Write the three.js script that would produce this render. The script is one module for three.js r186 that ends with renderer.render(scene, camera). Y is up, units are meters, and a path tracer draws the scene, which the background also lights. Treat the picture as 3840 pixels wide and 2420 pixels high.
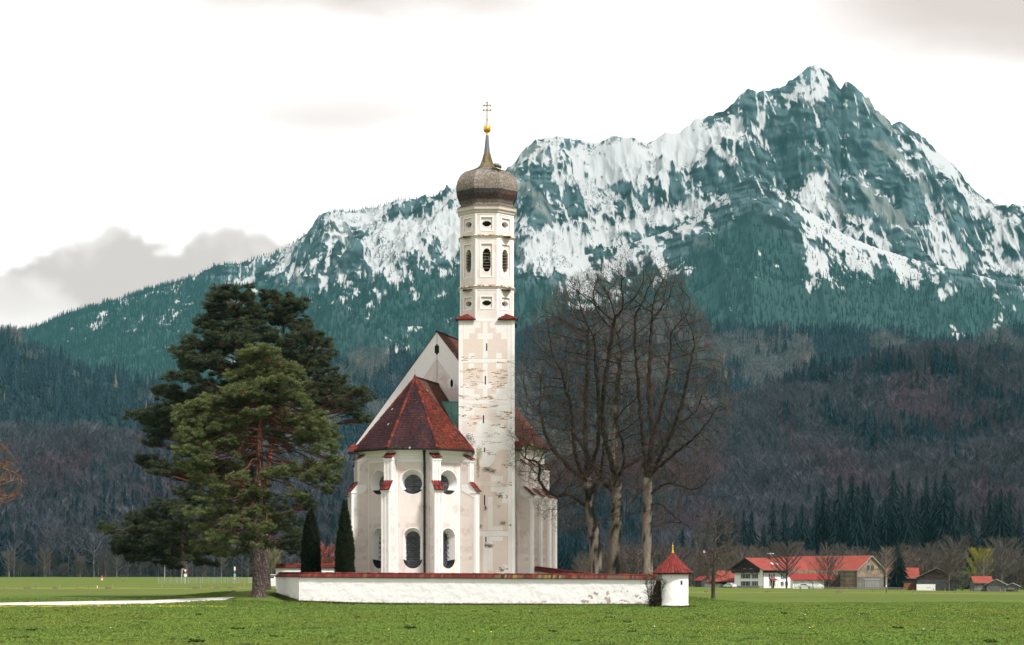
import * as THREE from 'three';
import { mergeGeometries } from 'three/addons/utils/BufferGeometryUtils.js';

// ---------------------------------------------------------------- camera, sky, sun, exposure
const scene = new THREE.Scene();
const EYE = 2.2, F = 7272, W = 3840, H = 2420, CX = 1920, HY = 2178;   // lens in photograph pixels: a long lens, shifted up
const camera = new THREE.PerspectiveCamera(2 * Math.atan(H / 2 / F) * 180 / Math.PI, W / H, 1, 16000);
camera.position.set(0, EYE, 0);
camera.setViewOffset(W, H, 0, H / 2 - HY, W, H);
camera.updateProjectionMatrix();
const renderer = new THREE.WebGLRenderer({ antialias: true });
renderer.toneMapping = THREE.LinearToneMapping;
renderer.toneMappingExposure = 1.38;
renderer.shadowMap.enabled = true;

// random numbers and noise
function rngOf(seed) { let a = seed >>> 0; return () => { a = (a + 0x6D2B79F5) >>> 0; let t = a; t = Math.imul(t ^ (t >>> 15), t | 1); t ^= t + Math.imul(t ^ (t >>> 7), t | 61); return ((t ^ (t >>> 14)) >>> 0) / 4294967296; }; }
const clamp = (x, a = 0, b = 1) => x < a ? a : x > b ? b : x;
const lerp = (a, b, t) => a + (b - a) * t;
const sstep = (a, b, x) => { const t = clamp((x - a) / (b - a)); return t * t * (3 - 2 * t); };
function hash2(x, y, s) { let h = Math.imul(x, 374761393) ^ Math.imul(y, 668265263) ^ Math.imul(s, 2147483647 - 974593); h = Math.imul(h ^ (h >>> 13), 1274126177); return ((h ^ (h >>> 16)) >>> 0) / 4294967296; }
function vnoise(x, y, s = 0) {
  const ix = Math.floor(x), iy = Math.floor(y), fx = x - ix, fy = y - iy, u = fx * fx * (3 - 2 * fx), v = fy * fy * (3 - 2 * fy);
  const a = hash2(ix, iy, s), b = hash2(ix + 1, iy, s), c = hash2(ix, iy + 1, s), d = hash2(ix + 1, iy + 1, s);
  return a + (b - a) * u + (c - a + (a - b - c + d) * u) * v;
}
function fbm(x, y, o = 4, s = 0) { let t = 0, a = 0.5, n = 0; for (let i = 0; i < o; i++) { t += a * vnoise(x, y, s + i * 17); n += a; a *= 0.5; const q = x * 1.62 - y * 1.18; y = x * 1.18 + y * 1.62; x = q; } return t / n; }
function afbm(x, y, o = 4, s = 0) { let t = 0, a = 0.5, n = 0; for (let i = 0; i < o; i++) { t += a * vnoise(x, y, s + i * 17); n += a; a *= 0.5; x *= 2.03; y *= 2.03; } return t / n; }
function ridged(x, y, o = 4, s = 0) { let t = 0, a = 0.5, n = 0; for (let i = 0; i < o; i++) { const r = 1 - Math.abs(2 * vnoise(x, y, s + i * 31) - 1); t += a * r * r; n += a; a *= 0.5; x *= 2.07; y *= 2.07; } return t / n; }
function table(pts) { return x => { if (x <= pts[0][0]) return pts[0][1]; for (let i = 1; i < pts.length; i++) if (x <= pts[i][0]) { const [x0, y0] = pts[i - 1], [x1, y1] = pts[i]; return y0 + (y1 - y0) * (x - x0) / (x1 - x0); } return pts[pts.length - 1][1]; }; }

// sky: a bright, thinly overcast evening sky with grey stratus and one low cumulus bank
{
  const w = 3072, h = 1536, data = new Float32Array(w * h * 4);
  const cumTop = table([[-2600, 1100], [-1500, 980], [-500, 1060], [0, 1035], [60, 990], [150, 950], [330, 925], [385, 880], [460, 858], [545, 900], [650, 930], [690, 925], [760, 880], [860, 858], [960, 890], [1090, 900], [1250, 990], [1500, 1200], [3900, 1300]]);
  for (let j = 0; j < h; j++) {
    const el = ((j + 0.5) / h - 0.5) * Math.PI, ce = Math.cos(el), se = Math.sin(el);
    for (let i = 0; i < w; i++) {
      const a = ((i + 0.5) / w - 0.5) * 2 * Math.PI, x = Math.cos(a) * ce, z = Math.sin(a) * ce;
      let g = 0;                                                     // cloud greyness
      const p = 1 / (Math.max(se, 0) + 0.13), cx = x * p, cz = z * p; // a cloud layer seen in perspective
      const band = fbm(cx * 0.75 + 3.1, cz * 1.5 + 1.7, 5, 5);
      const az = Math.atan2(x, -z), px = CX + F * Math.tan(clamp(az, -1.2, 1.2)), py = HY - F * Math.tan(clamp(el, -1.2, 1.2)) / Math.cos(clamp(az, -1.2, 1.2));
      const n1 = fbm(px / 420, py / 150, 5, 21), n2 = fbm(px / 160, py / 120, 5, 33);
      const front = sstep(1.1, 0.5, Math.abs(az)), wide = sstep(1.3, 0.45, Math.abs(az)) * sstep(1.3, 0.5, el);
      // stratus
      let st = 0.45 * sstep(0.52, 0.74, band) * (1 - 0.7 * front);
      const e1 = (py - (20 + 0.13 * Math.min(px - 500, 1250 - (px - 1750) * 0.4))) / 130;    // deck over the top left
      st += front * 0.85 * sstep(0.5, -1.6, e1 + (n1 - 0.5) * 2.2) * sstep(100, 700, px) * sstep(2500, 1500, px);
      st += front * 0.8 * sstep(330, -40, py + (n1 - 0.5) * 170 - (px - 3000) * 0.11) * sstep(2600, 3500, px);
      st += front * 0.5 * Math.exp(-(((px - 1250) / 520) ** 2) - ((py - 425 - (n1 - 0.5) * 80) / 75) ** 2);
      g += st;
      // cumulus bank low on the left, its twin banks go on along the horizon beyond the frame
      const bil = Math.abs(2 * vnoise(px / 95, py / 80, 62) - 1) * 0.6 + Math.abs(2 * vnoise(px / 42, py / 38, 63) - 1) * 0.4;
      const top = cumTop(px) + (n2 - 0.5) * 90 + (bil - 0.4) * 95;
      const inside = sstep(-4, 34, py - top);
      const under = sstep(1190, 1020, py + (n1 - 0.5) * 130 - px * 0.05 - (px > 250 ? 240 * sstep(250, 500, px) : 0));
      const cum = front * inside * (0.42 + 0.58 * under) * sstep(1320, 1080, px) * sstep(-2400, -600, px + 1200);
      const back = (1 - front) * sstep(0.17, 0.10, el + (fbm(az * 5, el * 20, 4, 90) - 0.5) * 0.16) * sstep(-0.02, 0.06, el) * 0.6;
      g = Math.max(g, Math.max(cum, back) * clamp(0.97 + 0.9 * (n2 - 0.5) + 0.7 * (bil - 0.4) * sstep(150, 0, py - top), 0.35, 1));
      const o = (j * w + i) * 4, l = lerp(0.80, 1.0, wide) * (1 - clamp(g) * lerp(0.40, 0.58, wide));
      data[o] = l * lerp(1.02, 1.12, g); data[o + 1] = l * lerp(0.99, 0.90, g); data[o + 2] = l * lerp(0.975, 0.83, g); data[o + 3] = 1;
    }
  }
  const sky = new THREE.DataTexture(data, w, h, THREE.RGBAFormat, THREE.FloatType);
  sky.mapping = THREE.EquirectangularReflectionMapping; sky.magFilter = sky.minFilter = THREE.LinearFilter; sky.wrapS = THREE.RepeatWrapping; sky.needsUpdate = true;
  scene.background = sky; scene.environment = sky;
}
const sun = new THREE.DirectionalLight(new THREE.Color().setRGB(1, 0.965, 0.92), 3.8);
{
  const el = 52 * Math.PI / 180, az = 47 * Math.PI / 180;           // behind the camera's right shoulder
  sun.position.set(Math.sin(az) * Math.cos(el), Math.sin(el), Math.cos(az) * Math.cos(el)).multiplyScalar(500).add(new THREE.Vector3(-5, 10, -180));
  sun.target.position.set(-5, 10, -180);
  sun.castShadow = true; sun.shadow.radius = 12; sun.shadow.mapSize.set(4096, 4096);
  Object.assign(sun.shadow.camera, { left: -70, right: 70, top: 70, bottom: -70, near: 1, far: 1200 });
  scene.add(sun, sun.target);
}
scene.fog = new THREE.FogExp2(new THREE.Color().setRGB(0.20, 0.66, 0.72), 2.8e-5);

// ---------------------------------------------------------------- helpers
const R3 = (x, y, z) => new THREE.Vector3(x, y, z);
const at = (px, py, d) => R3((px - CX) * d / F, EYE + (HY - py) * d / F, -d);   // the point at depth d that the photograph shows at (px, py)
const names = {};
function numbered(n) { const k = names[n] = (names[n] ?? -1) + 1; return k ? `${n}_${String(k).padStart(3, '0')}` : n; }
function tag(o, label, category, group) { o.userData.label = label; o.userData.category = category; if (group) o.userData.group = group; return o; }
function shadow(o) { o.castShadow = o.receiveShadow = true; return o; }
function thing(name, label, category, pos = [0, 0, 0], turn = 0, group) {
  const o = new THREE.Group(); o.name = numbered(name); scene.add(o); o.position.set(...pos); o.rotation.y = turn; return tag(o, label, category, group);
}
function mesh(name, geo, mat, parent) { const m = shadow(new THREE.Mesh(geo, mat)); m.name = parent ? name : numbered(name); (parent ?? scene).add(m); return m; }
function structure(name, geo, mat) { const m = mesh(name, geo, mat); m.userData.kind = 'structure'; return m; }
function copyOf(root, label, pos, turn, scale, name) {
  const c = root.clone(); c.name = numbered(name ?? root.name.replace(/_\d+$/, '')); scene.add(c);
  c.userData = { ...root.userData }; if (label) c.userData.label = label;
  c.position.set(...pos); if (turn !== undefined) c.rotation.y = turn; if (scale) c.scale.set(...[].concat(scale, scale, scale).slice(0, 3)); return c;
}
// collects quads, boxes, tubes and whole geometries; build() makes ONE named mesh of them
class MB {
  constructor() { this.p = []; this.uv = []; this.c = []; this.hasC = false; }
  v(a, u, w, col) { this.p.push(a.x, a.y, a.z); this.uv.push(u, w); if (col) { this.hasC = true; this.c.push(col[0], col[1], col[2]); } else this.c.push(1, 1, 1); }
  tri(a, b, c, col) { const e = b.clone().sub(a), l = e.length() || 1, f = c.clone().sub(a); e.divideScalar(l); const s = f.dot(e), t = f.addScaledVector(e, -s).length(); this.v(a, 0, 0, col); this.v(b, l, 0, col); this.v(c, s, t, col); return this; }
  quad(a, b, c, d, col, u0 = 0, v0 = 0) {
    const e = b.clone().sub(a), l = e.length() || 1; e.divideScalar(l);
    const P = [a, b, c, d].map(q => { const f = q.clone().sub(a), s = f.dot(e); return [s + u0, f.addScaledVector(e, -s).length() + v0]; });
    for (const k of [0, 1, 2, 0, 2, 3]) this.v([a, b, c, d][k], P[k][0], P[k][1], col); return this;
  }
  box(cx, cy, cz, sx, sy, sz, col, ry = 0, m) {
    const c = Math.cos(ry), s = Math.sin(ry), q = (i, j, k) => { const x = i * sx / 2, z = k * sz / 2, r = R3(cx + x * c + z * s, cy + j * sy / 2, cz - x * s + z * c); return m ? r.applyMatrix4(m) : r; };
    const f = (...n) => this.quad(...n.map(t => q(...t)), col, cx + cz, cy);
    f([-1, -1, 1], [1, -1, 1], [1, 1, 1], [-1, 1, 1]); f([1, -1, -1], [-1, -1, -1], [-1, 1, -1], [1, 1, -1]);
    f([1, -1, 1], [1, -1, -1], [1, 1, -1], [1, 1, 1]); f([-1, -1, -1], [-1, -1, 1], [-1, 1, 1], [-1, 1, -1]);
    f([-1, 1, 1], [1, 1, 1], [1, 1, -1], [-1, 1, -1]); f([-1, -1, -1], [1, -1, -1], [1, -1, 1], [-1, -1, 1]); return this;
  }
  // a closed outline of points, extruded by vector e
  prism(pts, e, col) {
    const q = pts.map(t => t.clone().add(e)), n = pts.length, tri = (L, flip) => { const cen = L.reduce((s, t) => s.add(t), R3(0, 0, 0)).divideScalar(n); for (let i = 0; i < n; i++) flip ? this.tri(cen, L[(i + 1) % n], L[i], col) : this.tri(cen, L[i], L[(i + 1) % n], col); };
    tri(pts, true); tri(q, false); for (let i = 0; i < n; i++) this.quad(pts[i], pts[(i + 1) % n], q[(i + 1) % n], q[i], col); return this;
  }
  bar(a, b, w, h, col) { // a square bar from a to b
    const d = b.clone().sub(a).normalize(), s = (Math.abs(d.y) > 0.95 ? R3(1, 0, 0) : R3(0, 1, 0).cross(d)).normalize(), t = d.clone().cross(s).normalize();
    const k = (i, j) => a.clone().addScaledVector(s, i * w / 2).addScaledVector(t, j * h / 2); return this.prism([k(-1, -1), k(1, -1), k(1, 1), k(-1, 1)], b.clone().sub(a), col);
  }
  tube(pts, rad, n = 6, col, vs = 1) {
    let prev = null, len = 0; const up0 = R3(0.37, 0.2, 0.9).normalize(); let N = null;
    for (let i = 0; i < pts.length; i++) {
      const d = (i < pts.length - 1 ? pts[i + 1].clone().sub(pts[i]) : pts[i].clone().sub(pts[i - 1])).normalize();
      N = (N ?? up0).clone().addScaledVector(d, -(N ?? up0).dot(d)).normalize(); const B = d.clone().cross(N), r = typeof rad === 'number' ? rad : rad[i];
      if (i) len += pts[i].distanceTo(pts[i - 1]);
      const ring = []; for (let k = 0; k <= n; k++) { const a = k / n * Math.PI * 2; ring.push(pts[i].clone().addScaledVector(N, Math.cos(a) * r).addScaledVector(B, Math.sin(a) * r)); }
      const cc = Array.isArray(col?.[0]) ? col[i] : col;
      if (prev) { const pl = prev.len; for (let k = 0; k < n; k++) { const c0 = Math.PI * 2 * Math.max(r, prev.r) / n, A = prev.ring[k], Bq = prev.ring[k + 1], C = ring[k + 1], D = ring[k]; const pc = prev.cc;
        this.v(A, k * c0, pl * vs, pc); this.v(Bq, (k + 1) * c0, pl * vs, pc); this.v(C, (k + 1) * c0, len * vs, cc); this.v(A, k * c0, pl * vs, pc); this.v(C, (k + 1) * c0, len * vs, cc); this.v(D, k * c0, len * vs, cc); } }
      prev = { ring, len, r, cc };
    }
    return this;
  }
  geo(g, m, col) {
    const t = g.index ? g.toNonIndexed() : g, pos = t.attributes.position, uv = t.attributes.uv, q = R3(0, 0, 0);
    for (let i = 0; i < pos.count; i++) { q.fromBufferAttribute(pos, i); if (m) q.applyMatrix4(m); this.v(q, uv ? uv.getX(i) : 0, uv ? uv.getY(i) : 0, col); } return this;
  }
  geometry(smooth) {
    const g = new THREE.BufferGeometry();
    g.setAttribute('position', new THREE.Float32BufferAttribute(this.p, 3)); g.setAttribute('uv', new THREE.Float32BufferAttribute(this.uv, 2));
    if (this.hasC) g.setAttribute('color', new THREE.Float32BufferAttribute(this.c, 3));
    if (smooth) smoothNormals(g); else g.computeVertexNormals(); return g;
  }
  build(name, mat, parent, smooth) { return mesh(name, this.geometry(smooth), mat, parent); }
}
function smoothNormals(g) { // shared normals where positions coincide
  g.computeVertexNormals(); const p = g.attributes.position, n = g.attributes.normal, map = new Map();
  for (let i = 0; i < p.count; i++) { const k = `${Math.round(p.getX(i) * 500)},${Math.round(p.getY(i) * 500)},${Math.round(p.getZ(i) * 500)}`; let s = map.get(k); if (!s) map.set(k, s = [0, 0, 0, []]); s[0] += n.getX(i); s[1] += n.getY(i); s[2] += n.getZ(i); s[3].push(i); }
  for (const s of map.values()) { const l = Math.hypot(s[0], s[1], s[2]) || 1; for (const i of s[3]) n.setXYZ(i, s[0] / l, s[1] / l, s[2] / l); } return g;
}
const M4 = (p, ry = 0, s = 1, rx = 0, rz = 0) => new THREE.Matrix4().compose(p, new THREE.Quaternion().setFromEuler(new THREE.Euler(rx, ry, rz, 'YXZ')), Array.isArray(s) ? R3(...s) : R3(s, s, s));
function instances(name, geo, mat, mats, cols, parent) {
  const m = shadow(new THREE.InstancedMesh(geo, mat, mats.length)); m.name = parent ? name : numbered(name);
  mats.forEach((q, i) => m.setMatrixAt(i, q)); if (cols) { const c = new THREE.Color(); cols.forEach((q, i) => m.setColorAt(i, c.setRGB(...q))); }
  m.userData.kind = 'stuff'; (parent ?? scene).add(m); return m;
}
// ---------------------------------------------------------------- textures and materials
function tex(n, f, { srgb = false, rep = 1, h = n } = {}) { // f(u, v) in 0..1, tiles when f does -> [r, g, b] linear or grey
  const d = new Uint8Array(n * h * 4);
  for (let j = 0; j < h; j++) for (let i = 0; i < n; i++) { let c = f(i / n, j / h); if (typeof c === 'number') c = [c, c, c]; const o = (j * n + i) * 4; for (let k = 0; k < 3; k++) { let v = clamp(c[k]); if (srgb) v = v <= 0.0031308 ? v * 12.92 : 1.055 * v ** (1 / 2.4) - 0.055; d[o + k] = Math.round(v * 255); } d[o + 3] = 255; }
  const t = new THREE.DataTexture(d, n, h); t.wrapS = t.wrapT = THREE.RepeatWrapping; t.magFilter = t.minFilter = THREE.LinearFilter; if (srgb) t.colorSpace = THREE.SRGBColorSpace; t.repeat.set(rep, rep); t.needsUpdate = true; return t;
}
// tiling fbm
function tnoise(u, v, f, s) { const x = u * f, y = v * f, ix = Math.floor(x), iy = Math.floor(y), fx = x - ix, fy = y - iy, a = fx * fx * (3 - 2 * fx), b = fy * fy * (3 - 2 * fy), h = (p, q) => hash2(((p % f) + f) % f, ((q % f) + f) % f, s); return lerp(lerp(h(ix, iy), h(ix + 1, iy), a), lerp(h(ix, iy + 1), h(ix + 1, iy + 1), a), b); }
function tfbm(u, v, f, o, s) { let t = 0, a = 0.5, n = 0; for (let i = 0; i < o; i++) { t += a * tnoise(u, v, f << i, s + i); n += a; a *= 0.55; } return t / n; }
const std = (o) => new THREE.MeshPhysicalMaterial({ roughness: 0.9, specularIntensity: (o.roughness ?? 0.9) >= 0.7 ? 0.15 : 1, side: THREE.DoubleSide, ...o });
const rgb = (r, g, b) => new THREE.Color().setRGB(r, g, b);
const plasterBump = tex(512, (u, v) => 0.5 * tfbm(u, v, 8, 5, 3) + 0.5 * tfbm(u, v, 40, 3, 9), { rep: 1 / 2.5 });
const streaked = (base, s) => tex(512, (u, v) => { const k = 1 + 0.14 * (tfbm(u, v, 3, 5, s) - 0.5), q = 1 + 0.20 * (tfbm(u * 1, v * 0.125, 24, 3, s + 9) - 0.5) * tfbm(u, v, 4, 3, s + 30) * 2, e = 1 - 0.10 * sstep(0.62, 0.75, tfbm(u, v, 9, 4, s + 50)); return base.map((c, i) => c * k * q * (i === 0 ? 1 : lerp(1, e, 0.8)) * e); }, { srgb: true, rep: 1 / 8 });
const mottle = (base, amp, f, s, n = 512, rep = 1 / 4) => tex(n, (u, v) => { const k = 1 + amp * (tfbm(u, v, f, 5, s) - 0.5) * 2, q = 1 + amp * 0.7 * (tfbm(u, v, f * 5, 3, s + 40) - 0.5) * 2; return base.map(c => c * k * q); }, { srgb: true, rep });
const MAT = {
  beige: std({ map: streaked([0.74, 0.67, 0.635], 11), bumpMap: plasterBump, bumpScale: 0.012 }),
  white: std({ map: mottle([0.88, 0.865, 0.855], 0.05, 3, 12, 512, 1 / 9), bumpMap: plasterBump, bumpScale: 0.012 }),
  tile: std({ roughness: 0.85, vertexColors: true, bumpMap: plasterBump, bumpScale: 0.006 }),
  tileI: std({ roughness: 0.85 }),
  darkMetal: std({ color: rgb(0.018, 0.018, 0.022), roughness: 0.55, metalness: 0.3 }),
  glassDark: std({ roughness: 0.25, color: rgb(0.03, 0.035, 0.045) }),
  iron: std({ color: rgb(0.012, 0.012, 0.014), roughness: 0.6 }),
  dark: std({ color: rgb(0.006, 0.006, 0.007) }),
  gold: std({ color: rgb(0.85, 0.48, 0.06), roughness: 0.3, metalness: 0.9 }),
  lead: std({ color: rgb(0.16, 0.16, 0.18), roughness: 0.6, metalness: 0.4 }),
  copper: std({ map: mottle([0.13, 0.27, 0.23], 0.3, 5, 44, 256, 1 / 3), roughness: 0.75 }),
  vc: std({ vertexColors: true }),
  plain: std({}),
};
// ---------------------------------------------------------------- the land: meadow, mountain, hills
const leftRise = table([[0, 0], [166, 0], [176, 0.44], [230, 0.47], [400, 0.6], [470, 1.5], [850, 3.72], [1300, 5]]);
const rightRise = table([[0, 0], [170, 0], [400, -0.16], [600, -0.08], [850, 0.6], [1300, 3]]);
function groundY(x, z) {
  const d = Math.max(-z, 1), px = CX + clamp(x / Math.max(d, 60), -0.6, 0.6) * F;
  let y = lerp(leftRise(d), rightRise(d) - 0.85 * sstep(250, 600, d) * clamp((px - 2800) / 950, 0, 1.6), sstep(900, 2700, px));
  if (z < 0) {
    y += 0.85 * sstep(-37, -23, x) * sstep(24, 13, x) * sstep(171.5, 190, d) * sstep(285, 235, d);
    y += 0.3 * Math.exp(-(((x + 24.5) / 4.5) ** 2) - ((d - 170) / 6) ** 2);
    y += (fbm(x / 9, d / 9, 3, 7) - 0.5) * 0.16 * sstep(40, 100, d) * sstep(700, 300, d);
  }
  return y;
}
{
  const xs = [], zs = [];
  for (let x = -48; x <= 48; x += 0.8) xs.push(x);
  for (let x = 50, s = 2; x < 3600; x += s, s *= 1.13) { xs.push(x); xs.unshift(-x); }
  for (let d = -400; d < 50; d += 50) zs.push(-d);
  for (let d = 50; d < 240; d += 0.9) zs.push(-d);
  for (let d = 242, s = 2; d < 6000; d += s, s *= d < 900 ? 1.012 : 1.12) zs.push(-d);
  const nx = xs.length, nz = zs.length, pos = new Float32Array(nx * nz * 3), uv = new Float32Array(nx * nz * 2), col = new Float32Array(nx * nz * 3), idx = [];
  for (let j = 0; j < nz; j++) for (let i = 0; i < nx; i++) {
    const x = xs[i], z = zs[j], d = -z, k = j * nx + i; pos.set([x, groundY(x, z), z], k * 3); uv.set([x, z], k * 2);
    const n = fbm(x / 14, d / 30, 4, 3), m = fbm(x / 60, d / 16, 3, 13), px = CX + x / Math.max(d, 40) * F;
    let c = [0.108, 0.150, 0.034];                                      // spring grass
    c = c.map((v, q) => v * lerp(0.82, 1.18, n) * (q === 0 ? lerp(0.86, 1.18, m) : 1));
    const mix = (t, e) => { c = c.map((v, q) => lerp(v, e[q], clamp(t))); };
    mix(0.55 * sstep(240, 262, d) * sstep(340, 300, d) * sstep(0.35, 0.6, fbm(x / 40, d / 22, 3, 23)), [0.115, 0.118, 0.026]);   // last year's stalks
    mix(1.0 * Math.exp(-(((d - 396 - 8 * (fbm(x / 25, 3, 2, 5) - 0.5)) / 7) ** 2)) * sstep(0.30, 0.5, fbm(x / 6, d / 6, 3, 31)), [0.34, 0.235, 0.085]);   // straw along the ditch
    mix(0.5 * sstep(410, 460, d), [0.112, 0.150, 0.020]);
    mix(0.75 * Math.exp(-(((d - 161) / 2.4) ** 2)) * sstep(-31, -26, x) * sstep(-10, -18, x), [0.16, 0.13, 0.03]);   // worn strip before the wall
    col.set(c, k * 3);
    if (i < nx - 1 && j < nz - 1) idx.push(k, k + 1, k + nx, k + 1, k + nx + 1, k + nx);
  }
  const g = new THREE.BufferGeometry(); g.setAttribute('position', new THREE.BufferAttribute(pos, 3)); g.setAttribute('uv', new THREE.BufferAttribute(uv, 2)); g.setAttribute('color', new THREE.BufferAttribute(col, 3)); g.setIndex(idx); g.computeVertexNormals();
  const gm = tex(512, (u, v) => { const a = tfbm(u, v, 6, 5, 71), b = tfbm(u, v, 48, 3, 77); return [0.62 + 0.75 * (a * 0.5 + b * 0.5 - 0.12), 0.62 + 0.75 * (a * 0.45 + b * 0.55 - 0.12), 0.6 + 0.6 * (b - 0.1)]; }, { rep: 1 / 7 });
  structure('meadow', g, std({ map: gm, vertexColors: true, bumpMap: tex(256, (u, v) => tfbm(u, v, 24, 4, 5), { rep: 1 / 3 }), bumpScale: 0.09, roughness: 1 }));
}
{ // gravel lane that crosses the meadow and drops out of sight behind the bank by the pines
  const p = [], uv = [], idx = [], n = 150, m = 8;
  for (let i = 0; i <= n; i++) for (let j = 0; j <= m; j++) {
    const t = i / n, x = lerp(-75, -25.2, t), mid = lerp(168.4, 173.2, sstep(-46, -25, x)) , w = lerp(4.3, 3.0, t), d = mid + (j / m - 0.5) * 2 * w * (1 + 0.05 * (fbm(x / 2, j > m / 2 ? 5 : 9, 3, 2) - 0.5) * 4);
    p.push(x, groundY(x, -d) + 0.035 * (1 - Math.abs(j / m - 0.5) * 1.9), -d); uv.push(x, d);
    if (i < n && j < m) { const k = i * (m + 1) + j; idx.push(k, k + m + 1, k + 1, k + 1, k + m + 1, k + m + 2); }
  }
  const g = new THREE.BufferGeometry(); g.setAttribute('position', new THREE.Float32BufferAttribute(p, 3)); g.setAttribute('uv', new THREE.Float32BufferAttribute(uv, 2)); g.setIndex(idx); g.computeVertexNormals();
  structure('gravel_lane', g, std({ map: mottle([0.62, 0.58, 0.54], 0.16, 9, 55, 512, 1 / 3), bumpMap: plasterBump, bumpScale: 0.02 }));
}

// reliefs: a curtain of slope from its foot (t = 0) to its crest (t = 1) and down the far side, columns by bearing
function relief(name, { p0, p1, cols, rows, back, point, color, mat }) {
  const nr = rows + back.length + 1, pos = new Float32Array(cols * nr * 3), col = new Float32Array(cols * nr * 3), idx = new Uint32Array((cols - 1) * (nr - 1) * 6); let q = 0;
  for (let i = 0; i < cols; i++) {
    const px = lerp(p0, p1, i / (cols - 1));
    for (let j = 0; j < nr; j++) {
      const k = i * nr + j, t = j <= rows ? j / rows : 1; let [d, y] = point(px, t);
      if (j > rows) { const [b, drop] = back[j - rows - 1]; d += b; y -= drop; }
      const x = (px - CX) * d / F; pos[k * 3] = x; pos[k * 3 + 1] = y; pos[k * 3 + 2] = -d;
      if (i < cols - 1 && j < nr - 1) { idx[q++] = k; idx[q++] = k + nr; idx[q++] = k + 1; idx[q++] = k + 1; idx[q++] = k + nr; idx[q++] = k + nr + 1; }
    }
  }
  const g = new THREE.BufferGeometry(); g.setAttribute('position', new THREE.BufferAttribute(pos, 3)); g.setIndex(new THREE.BufferAttribute(idx, 1)); g.computeVertexNormals();
  const nn = g.attributes.normal;
  for (let k = 0; k < cols * nr; k++) { const c = color(pos[k * 3], pos[k * 3 + 1], -pos[k * 3 + 2], nn.getX(k), nn.getY(k), nn.getZ(k)); col[k * 3] = c[0]; col[k * 3 + 1] = c[1]; col[k * 3 + 2] = c[2]; }
  g.setAttribute('color', new THREE.BufferAttribute(col, 3)); return structure(name, g, mat);
}
// --- the snowy mountain
const crestY = table([[-1400, 1500], [-600, 1330], [0, 1262], [71, 1238], [134, 1229], [197, 1196], [260, 1170], [371, 1143], [442, 1122], [552, 1086], [655, 1058], [726, 1036], [789, 1003], [852, 988], [899, 989], [963, 970], [1026, 950], [1089, 918], [1136, 886], [1184, 840], [1231, 804], [1262, 791], [1318, 789], [1389, 779], [1460, 765], [1499, 749], [1578, 744], [1641, 732], [1689, 716], [1760, 700], [1850, 668], [1912, 626], [1940, 596], [1972, 555], [2005, 530], [2040, 516], [2109, 510], [2130, 523], [2166, 520], [2195, 534], [2222, 538], [2254, 528], [2295, 510], [2330, 519], [2367, 516], [2400, 528], [2424, 540], [2460, 522], [2492, 496], [2512, 502], [2536, 507], [2575, 478], [2609, 450], [2655, 436], [2706, 421], [2754, 385], [2780, 350], [2802, 331], [2843, 347], [2860, 338], [2883, 340], [2931, 328], [2950, 315], [2972, 297], [3000, 275], [3028, 252], [3060, 247], [3085, 252], [3110, 270], [3125, 292], [3140, 318], [3153, 336], [3162, 318], [3175, 304], [3205, 323], [3225, 345], [3262, 373], [3280, 405], [3318, 436], [3345, 470], [3360, 462], [3374, 458], [3431, 494], [3470, 520], [3503, 556], [3560, 602], [3590, 630], [3608, 658], [3628, 684], [3681, 734], [3700, 746], [3721, 752], [3761, 776], [3801, 762], [3840, 776], [4100, 860], [4600, 990], [5400, 1300]]);
const crestD = px => 4650 + 160 * Math.sin(px / 520) + 120 * (fbm(px / 300, 0.5, 3, 41) - 0.5);
const spurY = table([[1000, 1500], [1700, 1190], [1960, 1020], [2200, 955], [2350, 915], [2500, 868], [2585, 818], [2673, 760], [2754, 698], [2822, 655], [2907, 700], [2972, 748], [3068, 812], [3173, 882], [3270, 922], [3431, 973], [3632, 1020], [3840, 1078], [4300, 1200], [5000, 1500]]);
const FOOT = 2500;
function mountPoint(px, t) {
  const dc = crestD(px), d = lerp(FOOT, dc, t), yc = EYE + (HY - crestY(px)) * dc / F, x = (px - CX) * d / F;
  const prof = Math.pow(t, px < 1900 ? 1.25 : lerp(1.25, 1.62, sstep(1900, 2400, px)));
  const env = sstep(1, 0.93, t) * sstep(0, 0.25, t) * lerp(0.3, 1, sstep(500, 1500, px));
  let y = 60 + (yc - 60) * prof;
  const warp = 90 * (fbm(x / 260, d / 260, 3, 8) - 0.5);
  y += env * (135 * (ridged((x + warp) / 330, d / 900, 4, 50) - 0.42) + lerp(46, 76, sstep(1900, 2300, px)) * (ridged((x - warp) / 95, d / 260, 3, 70) - 0.45) + 30 * (fbm(x / 30, d / 60, 3, 90) - 0.5) + 12 * (ridged(x / 16, d / 40, 2, 95) - 0.5));
  y += (1 - sstep(1, 0.97, t)) * 5 * (fbm(x / 9, 0, 3, 15) - 0.5) * 2;
  // the spur in front
  const ds = 3950 + 60 * Math.sin(px / 300), ys = EYE + (HY - spurY(px)) * ds / F, k = d < ds ? 0.62 : 0.95;
  const s = ys - Math.abs(d - ds) * k + (d < ds ? 70 * (ridged((x + warp) / 240, d / 500, 3, 120) - 0.45) + 26 * (ridged(x / 60, d / 160, 3, 140) - 0.45) : 0) * sstep(0, 120, Math.abs(d - ds));
  const w = 24, dd = y - s; y = dd > w ? y : dd < -w ? s : (y + s) / 2 + dd * dd / (4 * w) + w / 4;
  return [d, y];
}
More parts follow.
